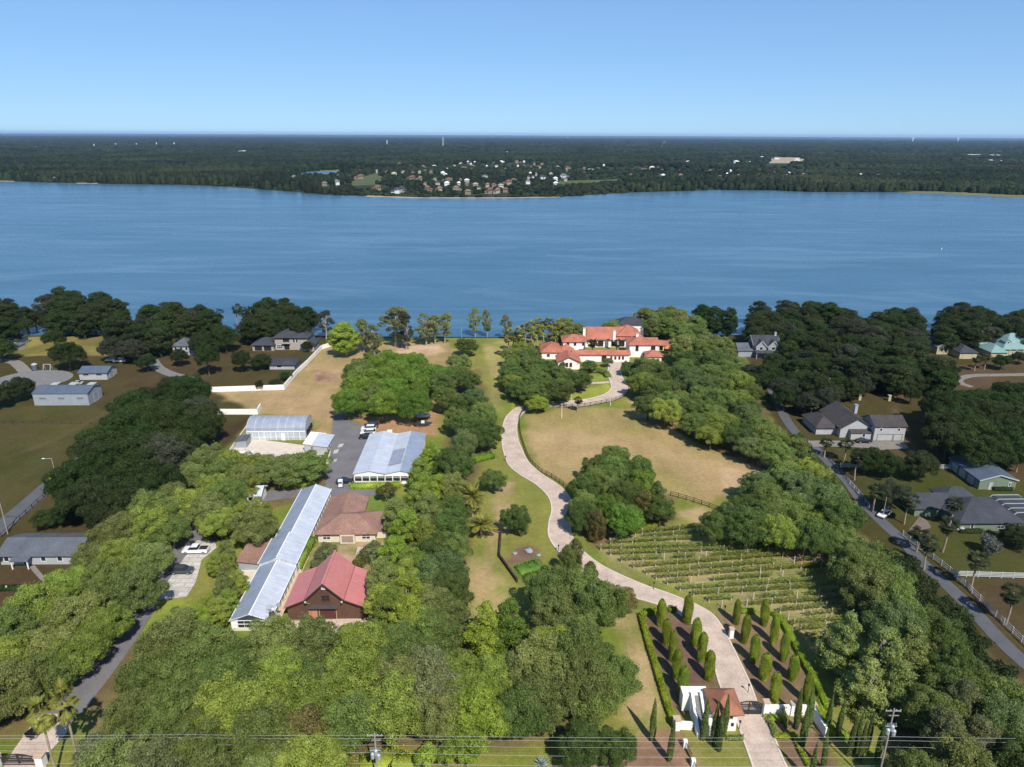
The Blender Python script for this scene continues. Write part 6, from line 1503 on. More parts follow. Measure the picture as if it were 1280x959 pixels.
# --- garden trees of known place
for px, py, lab in ((708, 713, 'dark conical juniper beside the drive above the oak mass, western of three'), (718, 705, 'dark conical juniper touching the drive edge, middle of three'), (737, 735, 'dark conical juniper at the drive bend, eastern of three')):
    pb('juniper', px, py+6, 7.5, 3.9, 'thin', lab)
for px, py, h, w_, lab in ((743, 676, 8.2, 5.0, 'bristly dark juniper at the front of the paddock grove by the drive'), (772, 661, 7.5, 4.6, 'dark juniper in the middle front of the paddock grove'), (806, 652, 8.5, 5.2, 'bristly brown green juniper at the east front of the paddock grove'), (821, 640, 8.5, 4.6, 'tall dark juniper on the east flank of the paddock grove'), (652, 668, 6.5, 4.5, 'dark juniper backing the round tree on the central lawn')):
    pb('juniper', px, py, h, w_, 'rust' if 'brown' in lab or 'front' in lab else 'thin', lab)
pb('shrub', 794, 661, 3.4, 3.4, 'dark', 'egg shaped clipped dark bush before the paddock grove junipers', name='clipped_bush'); pb('shrub', 830, 650, 3.6, 4.6, 'dark', 'rounded clipped dark bush at the paddock grove corner by the lower fence', name='clipped_bush')
pb('oak', 644, 667, 7.0, 8.0, 'dark', 'round dark tree standing alone on the central lawn beside the drive'); pb('oak', 617, 617, 6.5, 7.0, 'oak', 'small round tree by the lime hedge mound near the drive', name='oak_tree')
pb('date', 590, 645, 8.2, 7.5, 'palm', 'broad date palm with golden fronds on the central lawn, the taller one'); pb('date', 603, 672, 5.6, 7.8, 'palm', 'low date palm with arching fronds above the brown rail fence')
pb('cone', 608, 818, 11.0, 8.6, 'lime', 'bright green conical tree at the lawn foot, western of a pair'); pb('cone', 638, 819, 12.0, 8.2, 'vivid', 'bright green conical tree at the lawn foot, eastern of a pair')
pb('oak', 671, 516, 6.0, 8.5, 'lime', 'yellow green flowering tree at the fence corner where drive and paddock meet'); pb('sabal', 722, 515, 5.2, 2.6, 'palmdark', 'little palm in front of the curving paddock fence')
pb('sabal', 71, 966, 13.4, 3.0, 'palm', 'tall palm with leaning pale trunk beside the service entrance paving'); pb('sabal', 99, 960, 14.6, 3.2, 'palm', 'tall straight palm with white trunk east of the service entrance paving')
pb('date', 316, 627, 6.0, 5.6, 'palm', 'golden date palm among the oaks above the white cottage')
pb('lolly', 408, 705, 5.0, 5.6, 'moss', 'grey green round tree west of the brick entry walk'); pb('lolly', 466, 704, 5.2, 5.6, 'moss', 'grey green round tree east of the brick entry walk'); pb('shrub', 400, 716, 3.0, 3.6, 'moss', 'pale shrub in the garden just behind the barn ridge, western'); pb('shrub', 452, 712, 3.2, 3.4, 'rust', 'reddish shrub in the garden behind the barn')
pb('lolly', 483, 626, 5.0, 5.5, 'rust', 'thin crowned tree with white trunk on the lawn by the broad greenhouse')
for i, (px, py) in enumerate(((534, 962), (560, 958), (584, 960))): pb('lolly', px, py, 4.6, 3.6, 'lime', f'lollipop shaped bright tree at the lawn foot, {("western", "middle", "eastern")[i]} of three', 'lollipop trees along the road')
for i, (px, py) in enumerate(((155, 962), (183, 966), (207, 968))): pb('lolly', px, py, 5.2, 5.0, 'bright', f'small bright round tree west of the utility pole, {("western", "middle", "eastern")[i]} of three', 'small round trees along the road')
pb('juniper', 388, 960, 11.0, 8.0, 'rust', 'brown tinged bristly conifer standing out of the southern oaks', name='conifer_tree')
for px, py, h, w_ in ((726, 965, 8.5, 7.0), (768, 967, 8.0, 6.2)): pb('oak', px, py, h, w_, 'dark', f'dark glossy magnolia on the mulch at the lawn foot, {"western" if px < 740 else "eastern"} one', name='magnolia_tree')
for px, py, h in ((1170, 960, 11), (1215, 965, 10), (1190, 925, 11)): pb('tall', px, py, h, 6.5, 'moss', f'bristly grey green magnolia near the utility pole, {ordi[(1170, 1215, 1190).index(px)]} of three', name='magnolia_tree')
pb('juniper', 125, 965, 6.5, 6.0, 'moss', 'silvery spreading shrub between the palms and the southern oaks', name='shrub_tree')
for px, py, lab in ((775, 945, 'blue grey agave rosette on the mulch among slender cypress shadows'), (677, 957, 'pale agave rosette on the lawn below the magnolias')):
    x, y = at(px, py); rng = np.random.default_rng(3); m = MB()
    for k in range(34):
        a = k*2.4; el = 0.15+1.25*k/34; L = 1.5*(1-0.3*k/34); d = Vector((math.cos(a)*math.cos(el), math.sin(a)*math.cos(el), math.sin(el))); s_ = Vector((-math.sin(a), math.cos(a), 0))*0.11
        m.add([(0, 0, 0.15), d*L*0.5+s_+Vector((0, 0, 0.15)), d*L+Vector((0, 0, 0.1)), d*L*0.5-s_+Vector((0, 0, 0.15)), d*L*0.5+Vector((0, 0, 0.05))], [(0, 1, 4), (1, 2, 4), (2, 3, 4), (3, 0, 4)])
    o = m.obj('agave_plant', M['agave']); o.location = (x, y, 0); tag(o, lab, 'agave')

# --- stands inside the estate
belt = [(-30, 880), (12, 868), (48, 842), (8, 830), (-30, 840), (92, 812), (58, 806), (8, 795), (137, 778), (95, 768), (48, 762), (167, 738), (128, 728), (85, 725), (186, 698), (152, 690), (120, 690), (210, 660), (180, 655), (150, 668), (240, 628), (214, 618), (182, 640), (266, 606), (240, 596), (290, 580), (258, 574), (206, 636)]
for i, (px, py) in enumerate(belt):
    x, y = at(px+RNG.uniform(-5, 5), py+RNG.uniform(-4, 4), 5.5); hue = ('bright', 'olive', 'oak', 'bright', 'olive')[i % 5]
    plant('oak', x, y, 8.6*RNG.uniform(0.85, 1.15), 10.4*RNG.uniform(0.88, 1.12), hue, f'{TONE[hue]} oak tree in the long belt beside the service road', 'west belt of oaks along the service road')
for px, py, w_, hue, lab in ((350, 607, 15.5, 'olive', 'wide spreading oak in front of the curved greenhouse'), (385, 604, 12.5, 'oak', 'wide oak shading the asphalt court west edge'), (312, 606, 12, 'bright', 'light oak in front of the sheeted heap')):
    pb('oak', px, py, 8.2, w_, hue, lab)
stand('oak', [(245, 640), (262, 590), (300, 575), (345, 600), (335, 640), (338, 672), (300, 680), (255, 675)], 8.5, 9.5, [('bright', 3), ('oak', 3), ('olive', 2)], 'in the clump beside the parking pad', 'oaks by the parking pad', 0.60, inset=0.2, seed=4)
stand('tall', [(226, 790), (252, 735), (268, 690), (285, 680), (306, 700), (306, 730), (290, 765), (272, 790)], 6.5, 4.6, [('bright', 3), ('lime', 2), ('olive', 2)], 'in the bamboo thicket beside the long greenhouse', 'bamboo thicket by the greenhouse', 0.62, inset=0.2, seed=5, name='bamboo_clump')
light = [(541, 572), (527, 592), (546, 605), (520, 622), (537, 640), (510, 655), (527, 672), (496, 688), (514, 706), (484, 722), (505, 738), (488, 758), (508, 768), (478, 745), (497, 640), (533, 610), (502, 722)]
for i, (px, py) in enumerate(light):
    x, y = at(px+RNG.uniform(-4, 4), py+RNG.uniform(-3, 3), 7); hue = ('lime', 'bright', 'lime', 'bright', 'olive')[i % 5]
    plant('tall', x, y, 11.2*RNG.uniform(0.85, 1.12), 7.6*RNG.uniform(0.85, 1.12), hue, f'{TONE[hue]} broadleaf tree in the light row just east of the barn', 'light green trees in the row east of the barn')
belt = [(600, 548), (606, 522), (597, 497), (587, 474), (575, 456), (560, 471), (556, 500), (567, 527), (577, 556), (572, 588), (562, 612), (566, 638), (560, 664), (564, 690), (557, 716), (561, 742), (553, 766), (546, 787), (578, 506), (547, 482), (541, 720), (546, 690), (536, 755), (588, 535), (553, 575), (530, 785), (548, 650), (612, 545)]
for i, (px, py) in enumerate(belt):
    x, y = at(px+RNG.uniform(-4, 4), py+RNG.uniform(-3, 3), 5.5); hue = ('dark', 'oak', 'blue', 'dark', 'olive', 'dark')[i % 6]
    plant('oak', x, y, 9.2*RNG.uniform(0.85, 1.12), 9.4*RNG.uniform(0.88, 1.12), hue, f'{TONE[hue]} oak tree in the dark belt west of the central lawn', 'dark oak belt west of the central lawn')
pb('oak', 583, 446, 8.0, 11.0, 'dark', 'dark round oak alone at the top of the grass avenue'); pb('oak', 547, 487, 9.5, 12, 'vivid', 'rich green oak with visible trunk on brown soil near the grass avenue'); pb('oak', 520, 468, 8.5, 10, 'vivid', 'rich green oak behind the big clump near the sandy clearing')
stand('oak', [(420, 500), (428, 468), (455, 455), (482, 444), (508, 447), (530, 470), (532, 505), (512, 520), (480, 530), (448, 524), (424, 510)], 10.5, 11.5, [('vivid', 4), ('oak', 1)], 'in the big clump at the head of the asphalt court', 'big oaks at the head of the asphalt court', 0.58, inset=0.22, seed=8)
stand('oak', [(100, 985), (105, 860), (150, 815), (215, 775), (250, 775), (300, 802), (350, 798), (372, 800), (420, 800), (455, 785), (480, 805), (525, 792), (565, 775), (592, 800), (600, 825), (640, 845), (655, 890), (645, 925), (560, 945), (500, 970), (400, 985), (250, 985)], 9.4, 9.6, [('oak', 4), ('olive', 4), ('bright', 2), ('lime', 0.7), ('moss', 0.6)], 'in the closed wood south of the barn', 'closed oak wood south of the barn', 0.47, inset=0.16, seed=9)
stand('oak', [(672, 738), (690, 716), (705, 706), (740, 735), (768, 760), (798, 805), (786, 872), (740, 892), (690, 885), (640, 875), (670, 800)], 10.5, 9.6, [('dark', 1), ('oak', 4), ('olive', 3), ('bright', 1)], 'in the tall clump left of the lower brick drive', 'tall oak clump beside the brick drive', 0.50, inset=0.16, seed=10)
for i, (px, py) in enumerate(((672, 846), (705, 858), (655, 884), (738, 868), (690, 815), (722, 835), (676, 876))):
    x, y = at(px, py, 6.0); plant('oak', x, y, 10.2*RNG.uniform(0.88, 1.1), 9.2*RNG.uniform(0.9, 1.1), ('oak', 'olive', 'dark', 'oak', 'bright')[i % 5], f'{TONE[("oak", "olive", "dark", "oak", "bright")[i % 5]]} oak tree in the tall clump left of the lower brick drive', 'tall oak clump beside the brick drive')
pb('oak', 777, 770, 6.0, 6.0, 'rust', 'reddish budding tree at the upper edge of the tall clump by the drive')
stand('oak', [(714, 605), (745, 570), (792, 562), (832, 580), (848, 608), (840, 640), (800, 655), (760, 660), (735, 668), (718, 640)], 8.6, 8.2, [('oak', 3), ('dark', 3), ('vivid', 1)], 'in the rounded grove below the paddock', 'rounded grove below the paddock', 0.56, inset=0.22, seed=11)
stand('oak', [(628, 455), (640, 432), (668, 432), (692, 445), (706, 462), (732, 472), (738, 486), (715, 496), (690, 492), (668, 500), (638, 494), (628, 474)], 8.0, 9.8, [('oak', 3), ('dark', 3), ('bright', .6)], 'in the clump west of the mansion forecourt', 'oak clump west of the mansion', 0.56, inset=0.22, seed=12)
stand('oak', [(786, 478), (800, 455), (850, 440), (892, 448), (922, 465), (948, 490), (958, 520), (984, 550), (985, 580), (955, 574), (920, 563), (888, 548), (858, 532), (832, 522), (798, 508), (784, 492)], 9.0, 10.4, [('dark', 3), ('oak', 3), ('blue', 2), ('bright', 1.2)], 'in the broad belt east of the mansion', 'oak belt east of the mansion', 0.60, inset=0.2, seed=13)
stand('oak', [(878, 645), (900, 612), (942, 595), (985, 583), (1012, 582), (1050, 612), (1062, 650), (1080, 690), (1045, 695), (1000, 672), (962, 685), (930, 678), (888, 668)], 8.8, 9.4, [('dark', 3), ('oak', 3), ('bright', 1), ('blue', 1.5)], 'in the belt above the vineyard rows', 'oak belt above the vineyard', 0.55, inset=0.2, seed=14)
for i, (px, py, h, w_) in enumerate(((1066, 764, 13, 9), (1112, 783, 13.5, 9), (1150, 783, 11.5, 8.4), (1092, 822, 10.5, 8.5), (1130, 828, 10, 8))): pt('willowy', px, py, h, w_, ('pale', 'pale', 'pale', 'pale', 'olive')[i], f'feathery pale tree below the vineyard, {("nearest the rows", "middle and tallest", "nearest the lane", "lower western one", "lower eastern one")[i]}', 'feathery pale trees below the vineyard')
stand('oak', [(1040, 700), (1078, 660), (1122, 690), (1172, 742), (1232, 805), (1290, 872), (1330, 985), (1130, 985), (1128, 905), (1150, 850), (1120, 800), (1072, 765), (1052, 735)], 9.8, 9.4, [('dark', 4), ('oak', 3), ('blue', 1), ('olive', 1)], 'in the dense belt beside the east lane', 'dense belt beside the east lane', 0.55, inset=0.2, seed=15)
stand('shrub', [(1100, 700), (1130, 690), (1180, 745), (1240, 815), (1285, 868), (1260, 880), (1200, 810), (1140, 740)], 3.4, 4.6, [('deep', 3), ('dark', 2)], 'on the shady verge of the east lane', 'verge shrubs along the east lane', 0.7, inset=0.1, seed=16)
stand('shrub', [(988, 545), (1000, 545), (1030, 585), (1075, 640), (1060, 645), (1010, 590)], 2.8, 4.2, [('dark', 2), ('olive', 1)], 'on the estate edge above the east lane', 'verge shrubs on the upper lane', 0.7, inset=0.1, seed=17)
# mansion surroundings
palm_px = [(642, 412), (650, 410), (657, 405), (664, 403), (672, 399), (680, 402), (686, 398), (694, 405), (668, 410), (677, 407), (690, 410), (700, 400), (712, 400), (648, 415), (636, 415), (755, 420)]
for i, (px, tp) in enumerate(palm_px[:-1]): pt('sabal', px, tp, 11.0*RNG.uniform(.85, 1.1), 4.8, 'palm', f'cabbage palm in the waterside grove west of the mansion, {ordi[i]} of the grove', 'waterside palm grove west of the mansion')
for px, tp, lab in ((741, 425, 'dark court palm in front of the mansion roof, western one'), (771, 425, 'dark court palm in front of the mansion roof, eastern one'), (858, 430, 'palm among light trees east of the mansion'), (868, 436, 'palm behind the eastern oak belt near the mansion'), (800, 452, 'small palm at the mansion forecourt')):
    pt('sabal', px, tp, 7.5, 4.2, 'palmdark', lab)
for px, py, h, w_, hue, lab in ((737, 466, 5, 7, 'oak', 'small tree on the hedge ring before the mansion'), (760, 459, 4.0, 4.5, 'moss', 'pale small tree beside the mansion entry arch'), (785, 470, 6, 7, 'dark', 'dark round tree east of the mansion forecourt'), (800, 466, 6, 6, 'oak', 'round tree before the small mansion pavilion'), (818, 464, 5, 6, 'oak', 'low tree at the mansion pavilion corner'), (703, 462, 3.5, 2.4, 'dark', 'little dark tree west of the arched mansion windows'), (721, 461, 3.5, 2.4, 'dark', 'little dark tree east of the arched mansion windows')):
    pb('lolly' if w_ < 5 else 'oak', px, py, h, w_, hue, lab)
stand('shore', [(795, 418), (800, 392), (830, 388), (855, 395), (880, 410), (890, 425), (870, 440), (840, 432), (810, 425)], 10.5, 9.5, [('olive', 3), ('oak', 2)], 'in the light grove between the mansion and the water', 'light grove behind the mansion', 0.6, zf=0.72, inset=0.15, seed=18, maxn=20)
pb('oak', 766, 421.5, 7.5, 12, 'oak', 'spreading tree behind the mansion ridge at the water'); pt('shore', 705, 398, 13, 9, 'olive', 'shore tree behind the western mansion wing'); pt('shore', 722, 404, 11, 8, 'olive', 'shore tree by the western mansion chimney')
stand('tall', [(838, 450), (850, 430), (890, 425), (925, 440), (930, 462), (900, 452), (860, 442)], 8.5, 7, [('olive', 2), ('pale', 1), ('oak', 2)], 'in the light fringe above the eastern oak belt', 'light fringe above the eastern oak belt', 0.6, inset=0.15, seed=19)
# north shore of the estate
pb('tall', 433, 446, 15.0, 13.5, 'lime', 'bright lime green tree standing on the tan field by the shore')
for px, py, h, w_, hue, lab in ((455, 440, 15, 8, 'olive', 'shore tree just behind the lime green tree'), (468, 445, 14, 8, 'moss', 'grey mossy shore tree beside the sandy clearing'), (495, 434, 19, 14, 'moss', 'large mossy oak with bare pale trunk at the sandy clearing'), (508, 437, 17, 9, 'greymoss', 'darker mossy tree next to the large mossy oak'), (533, 432, 15.5, 9, 'moss', 'mossy tree with pale trunk in front of the lake'), (544, 430, 14, 7, 'olive', 'narrow shore tree beside the pale trunked one'), (556, 429, 14.5, 7.5, 'olive', 'shore tree closing the mossy row toward the open water'), (594, 421, 13.5, 6.5, 'olive', 'lone shore tree before open water, western of a pair'), (609, 421, 13, 5.0, 'olive', 'lone slender shore tree before open water, eastern of a pair'), (632, 424, 12, 5, 'moss', 'thin shore tree at the west end of the palm grove'), (408, 424, 14, 7.5, 'greymoss', 'dark leafed shore tree right beside the villa wall'), (462, 466, 9, 6, 'dark', 'slim dark tree in front of the sandy clearing')):
    pb('mossy', px, py, h, w_, hue, lab)
x, y = at(577, 423); o = tag(empty('shore_pole', (x, y, 0)), 'thin bare pole at the water beside the mossy row', 'pole'); MB().tube([(0, 0, 0), (0, 0, 5.5)], 0.12, 6).obj('mast', M['polewood'], o)
# --- neighbours west
stand('oak', [(72, 610), (112, 545), (135, 505), (165, 490), (205, 478), (242, 480), (275, 515), (265, 542), (245, 562), (235, 582), (252, 605), (232, 618), (190, 638), (150, 658), (108, 660), (76, 635)], 11.5, 12.5, [('deepgreen', 5), ('deep', 2), ('greymoss', 1)], 'in the dark grove west of the estate belt', 'dark grove west of the estate', 0.54, inset=0.24, seed=20)
stand('shore', [(-40, 380), (-10, 362), (40, 370), (92, 362), (140, 372), (180, 385), (265, 380), (268, 405), (240, 425), (180, 425), (120, 402), (40, 405), (-40, 412)], 12.5, 10.5, [('deep', 3), ('deepgreen', 3), ('greymoss', 0.5)], 'in the dark wood on the western lake shore', 'dark wood on the western shore', 0.42, zf=0.8, inset=0.1, seed=21, maxn=44)
for px, tp in ((273, 387), (294, 381), (302, 383), (311, 384)): pt('sabal', px, tp, 12.0, 4.2, 'palmdark', f'tall dark palm against the water, {ordi[(273, 294, 302, 311).index(px)]} counting from the cottage side', 'dark shore palms west of the villa')
stand('shore', [(300, 400), (318, 380), (350, 378), (385, 390), (396, 410), (380, 425), (320, 425)], 11, 9.5, [('deepgreen', 3), ('deep', 3)], 'in the dark shore clump behind the stucco villa', 'dark clump behind the villa', 0.45, zf=0.75, inset=0.1, seed=22, maxn=22)
for px, py, h, w_, hue, lab in ((88, 462, 11, 14, 'deepgreen', 'broad dark oak on the lawn above the white workshop'), (70, 440, 10, 10, 'deep', 'dark tree behind the broad oak above the workshop'), (145, 453, 10, 12, 'greymoss', 'mossy oak over the parked vans'), (170, 455, 10, 11, 'greymoss', 'mossy oak beside the lake cottage drive'), (185, 465, 7, 8, 'deepgreen', 'small dark tree at the lake cottage drive mouth'), (226, 458, 7, 8, 'deep', 'dark round tree before the lake cottage'), (262, 470, 13, 10, 'deepgreen', 'tall narrow dark tree between cottage and villa'), (283, 440, 11, 13, 'deepgreen', 'broad dark oak behind the narrow tree between cottage and villa'), (303, 466, 9, 8, 'deep', 'dark tree at the drive west of the villa'), (328, 462, 6, 9, 'deepgreen', 'low rounded dark tree on the villa lawn'), (250, 445, 9, 8, 'deep', 'dark tree hard by the lake cottage wall'), (325, 488, 4, 3.4, 'deep', 'single dark bush standing against the boundary wall'), (358, 476, 3.5, 5, 'deepgreen', 'dark bush on the lawn under the villa outbuilding'), (345, 485, 3.5, 5, 'deep', 'second dark bush on the lawn inside the boundary wall'), (385, 440, 4.5, 5, 'deep', 'dark shrub at the villa end of the boundary wall'), (5, 452, 9, 12, 'deepgreen', 'dark tree overhanging the circle drive'), (28, 500, 8, 11, 'deep', 'dark tree next to the steel barn gable'), (-2, 512, 9, 10, 'deep', 'dark tree at the pasture corner west of the steel barn'), (60, 660, 4.5, 6.5, 'deepgreen', 'dark shrub beside the ranch house roof'), (98, 740, 4, 5, 'deep', 'dark shrub at the east end of the ranch house'), (-1, 705, 2.5, 3, 'deep', 'dark bush at the west corner of the ranch house porch'), (88, 655, 5, 8, 'deepgreen', 'dark low tree behind the ranch house')):
    pb('oak', px, py, h, w_, hue, lab)
stand('oak', [(930, 470), (940, 440), (985, 420), (1050, 425), (1110, 430), (1160, 445), (1190, 475), (1150, 480), (1100, 482), (1040, 502), (990, 505), (950, 490)], 8.5, 9.5, [('deep', 4), ('deepgreen', 2), ('greymoss', 2)], 'in the lower dark wood behind the white gabled house', 'lower dark wood behind the white gabled house', 0.62, inset=0.1, seed=33, avoid=False, maxn=34)
stand('oak', [(-30, 425), (-20, 395), (60, 395), (140, 395), (200, 405), (265, 408), (262, 425), (200, 432), (150, 410), (60, 412)], 7.5, 9.5, [('deep', 4), ('deepgreen', 3)], 'low in the dark wood on the western shore', 'lower dark wood on the western shore', 0.62, inset=0.1, seed=34, avoid=False, maxn=22)
# --- neighbours east
stand('shore', [(925, 440), (928, 400), (950, 378), (990, 382), (1040, 386), (1085, 395), (1098, 425), (1160, 428), (1185, 450), (1192, 478), (1160, 478), (1100, 476), (1045, 496), (1000, 498), (960, 482)], 11.5, 10.0, [('deep', 4), ('deepgreen', 3), ('greymoss', 3)], 'in the dark wood behind the white gabled house', 'dark wood between the lane and the eastern shore', 0.46, zf=0.72, inset=0.12, seed=23, maxn=62)
for px, tp, w_ in ((878, 382, 11), (895, 383, 12), (912, 385, 9)): pt('shore', px, tp, 15, w_, 'deepgreen', f'dark umbrella crowned tree on the shore near the mansion, {("western", "middle", "eastern")[(878, 895, 912).index(px)]} of three')
stand('shore', [(1085, 430), (1090, 395), (1130, 388), (1158, 398), (1160, 430)], 11, 9.5, [('deep', 2), ('greymoss', 1), ('deepgreen', 2)], 'in the shore clump before the water gap', 'shore clump west of the cream house', 0.48, zf=0.75, inset=0.1, seed=24, maxn=18)
stand('shore', [(1172, 420), (1178, 390), (1215, 384), (1250, 395), (1290, 388), (1300, 420), (1230, 420)], 10.5, 10, [('deep', 3), ('deepgreen', 3), ('greymoss', 1)], 'in the shore clump behind the cream house and the green roof', 'shore clump behind the green roof', 0.45, zf=0.75, inset=0.1, seed=25, maxn=30)
stand('oak', [(1150, 520), (1200, 490), (1262, 488), (1320, 488), (1320, 572), (1232, 574), (1180, 562)], 11, 13, [('deepgreen', 4), ('deep', 2)], 'in the dark clump above the sage outbuilding', 'dark clump above the sage outbuilding', 0.52, inset=0.2, seed=26)
for px, py, h, w_, hue, lab in ((1080, 593, 8, 9, 'deepgreen', 'dark tree in front of the white garage, western of two'), (1148, 600, 8, 10, 'deep', 'dark tree in front of the white garage, eastern of two'), (1106, 597, 7.5, 9.5, 'deepgreen', 'dark tree overlapping the white rail fence'), (1137, 506, 7, 6, 'deepgreen', 'dark oval tree alone on the dry slope'), (1112, 640, 8, 8.5, 'greymoss', 'mossy tree on the lane verge over the white car'), (1180, 475, 8, 9, 'deep', 'dark tree beside the lakeside track'), (1250, 462, 6, 8, 'deepgreen', 'dark tree before the green roofed house'), (1272, 455, 5, 7, 'deep', 'low dark tree at the corner of the green roofed house'), (1270, 684, 5, 8, 'deep', 'dark shrub tree at the east end of the sage house'), (1005, 520, 8, 8, 'greymoss', 'mossy tree at the top of the lane'), (985, 505, 9, 9, 'deepgreen', 'dark tree where the lane enters the wood')):
    pb('oak', px, py, h, w_, hue, lab)
pb('shrub', 1236, 693, 4.2, 5.2, 'silver', 'silvery white flowering bush on the sage house lawn', name='flowering_bush')
for i, (px, py, h) in enumerate(((1012, 525, 7), (1030, 572, 6), (1054, 578, 7), (1100, 590, 6), (1068, 600, 8), (1130, 655, 8), (1090, 640, 7.5), (1186, 660, 8), (1178, 690, 8.5), (1155, 712, 8), (1213, 738, 9), (1257, 780, 8.5), (1145, 690, 6), (1230, 462, 6), (1218, 464, 6), (1270, 590, 6), (1050, 530, 5))):
    nm = ('at the lane top', 'by the gabled house drive mouth', 'before the gabled house porch', 'by the garage apron', 'on the lane verge at the pale fence', 'at the brown gravel drive', 'on the lane under the mossy tree', 'against the sage house wall', 'on the lawn below the sage house', 'on the verge by the lane bend', 'where the two white fences meet', 'alone on the brown field edge', 'between lane and brown gravel', 'before the cream house, eastern', 'before the cream house, western', 'east of the sage outbuilding', 'west of the gabled house')[i]
    pb('sabal', px, py, h, 3.7, 'palmdark', f'slim dark palm {nm}', 'palms of the eastern neighbours')

# ================================================================ THE FAR SHORE
FH = [(69,226.5,4,'w','g'),(150,227.5,10,'w','r'),(150,203.5,9,'w','w'),(180,221,4,'w','w'),(187,219,4,'c','g'),(246,218.5,11,'w','w'),(262,223,11,'w','g'),(277,222,6,'t','t'),(309,218.5,12,'t','t'),(307,190.5,10,'w','w'),(300,191,5,'w','w'),(283,190.5,3,'w','w'),
 (336,224,15,'w','g'),(369,225,9,'c','g'),(426,224,13,'w','g'),(419,231,13,'w','g'),(406,232.5,7,'t','g'),(449,223.5,14,'p','r'),(485,217,12,'y','r'),(491,220.5,11,'w','y'),(505,218,7,'c','c'),(514,225,11,'p','r'),(524,226,9,'t','t'),(470,238.5,15,'p','r'),(495,241.5,12,'w','s'),(504,240,11,'c','s'),
 (536,239,11,'t','r'),(548,240,11,'c','t'),(559,227.5,16,'c','r'),(555,219.5,9,'w','w'),(530,211,9,'c','p'),(543,210,5,'w','w'),(580,212,8,'c','t'),(592,210.5,9,'c','g'),(606,223.5,8,'w','g'),(600,214,3,'w','w'),(572,239.5,12,'c','t'),(585,243,8,'t','t'),(611,242,11,'p','r'),(621,242,9,'c','t'),(634,231,13,'y','r'),(624,204.5,15,'w','w'),(620,191.5,5,'w','w'),(631,192,10,'w','w'),(601,191.5,4,'w','w'),(564,191.5,3,'w','w'),
 (642,228,8,'p','r'),(650,215,4,'c','c'),(664,211.5,7,'p','r'),(673,211,8,'c','t'),(655,204,3,'w','w'),(697,211,5,'w','c'),(711,212.5,11,'y','r'),(738,215,8,'w','w'),(747,213,7,'c','r'),(765,217,13,'y','t'),(706,222.5,13,'w','g'),(680,224.5,12,'w','s'),(660,230,6,'w','g'),(787,222.5,10,'p','r'),(796,216,6,'c','c'),(805,214,8,'w','r'),(815,211.5,7,'w','w'),(823,212,8,'w','r'),(828,216,9,'p','r'),(830,223,10,'w','w'),(849,222.5,10,'c','t'),(880,223,8,'w','c'),(899,224,8,'w','g'),(917,223,6,'t','c'),(924,223.5,10,'c','t'),(938,219,7,'w','r'),(946,222,15,'w','r'),(922,204,12,'w','w'),(937,205,7,'c','w'),(952,198,6,'w','w'),
 (984,219,8,'w','w'),(984,223,15,'t','t'),(1004,221,8,'t','t'),(1059,223.5,5,'w','w'),(1077,222.5,11,'w','w'),(1099,223,12,'w','r'),(1125,222.5,11,'t','g'),(1144,206.5,9,'w','w'),(1232,203,24,'w','w'),(1251,203.5,5,'w','w'),(1216,195.5,20,'c','w'),(1242,196,18,'c','w'),(1165,182.2,9,'w','w'),(1130,190,5,'c','w'),(970,199,7,'w','c'),(996,201,7,'w','w'),(709,172.3,3,'w','w'),(1091,181,4,'w','w'),(895,186,24,'c','c'),(860,204,6,'w','w')]
FWALL = dict(w=mat_plain('far_white_wall', (0.62, 0.62, 0.60), 0.9, 0.05), c=mat_plain('far_cream_wall', (0.38, 0.34, 0.28), 0.9, 0.05), t=mat_plain('far_tan_wall', (0.22, 0.175, 0.125), 0.9, 0.05), p=mat_plain('far_peach_wall', (0.235, 0.18, 0.135), 0.9, 0.05), y=mat_plain('far_yellow_wall', (0.36, 0.29, 0.17), 0.9, 0.05))
FROOF = dict(w=mat_plain('far_white_roof', (0.66, 0.67, 0.68), 0.8, 0.05), g=mat_plain('far_grey_roof', (0.14, 0.145, 0.155), 0.9, 0.1), r=mat_plain('far_terracotta_roof', (0.155, 0.088, 0.066), 0.9, 0.1), t=mat_plain('far_brown_roof', (0.19, 0.13, 0.095), 0.9, 0.1), s=mat_plain('far_dark_slate', (0.045, 0.05, 0.06), 0.9, 0.1), c=mat_plain('far_beige_roof', (0.32, 0.27, 0.21), 0.9, 0.1), p=mat_plain('far_pink_roof', (0.20, 0.13, 0.11), 0.9, 0.1), y=mat_plain('far_sand_roof', (0.42, 0.34, 0.22), 0.9, 0.1))
WN = dict(w='white', c='cream', t='tan', p='peach', y='yellow'); RN = dict(w='white', g='grey', r='terracotta', t='brown', s='slate', c='beige', p='pink', y='sand')
FHW = []
for h_ in ordi[:99]: ordi.append('hundred and ' + h_)
_r = np.random.default_rng(5); _k = 0
while _k < 70:
    c_ = ((535, 213, 30), (592, 211, 22), (668, 211, 24), (742, 214, 18), (818, 214, 24), (556, 228, 26), (605, 238, 34), (500, 220, 20), (925, 219, 30), (985, 221, 20), (690, 223, 24))[int(_r.integers(11))]
    px = c_[0]+_r.normal(0, c_[2]*0.6); py = c_[1]+_r.normal(0, 3.2); wp = _r.uniform(3, 8)*(0.6+0.4*(py-200)/40)
    if py < 203 or py > 242-max(0, (px-690)/310)*9: continue
    if any(abs(px-a[0]) < (wp+a[2])*0.62 and abs(py-a[1]) < 4 for a in FH): continue
    FH.append((round(float(px), 1), round(float(py), 1), float(wp), 'wwcctpy'[int(_r.integers(7))], 'wwgrtcsprg'[int(_r.integers(10))])); _k += 1
order = {i: k for k, i in enumerate(sorted(range(len(FH)), key=lambda i: FH[i][0]))}
frng = np.random.default_rng(31)
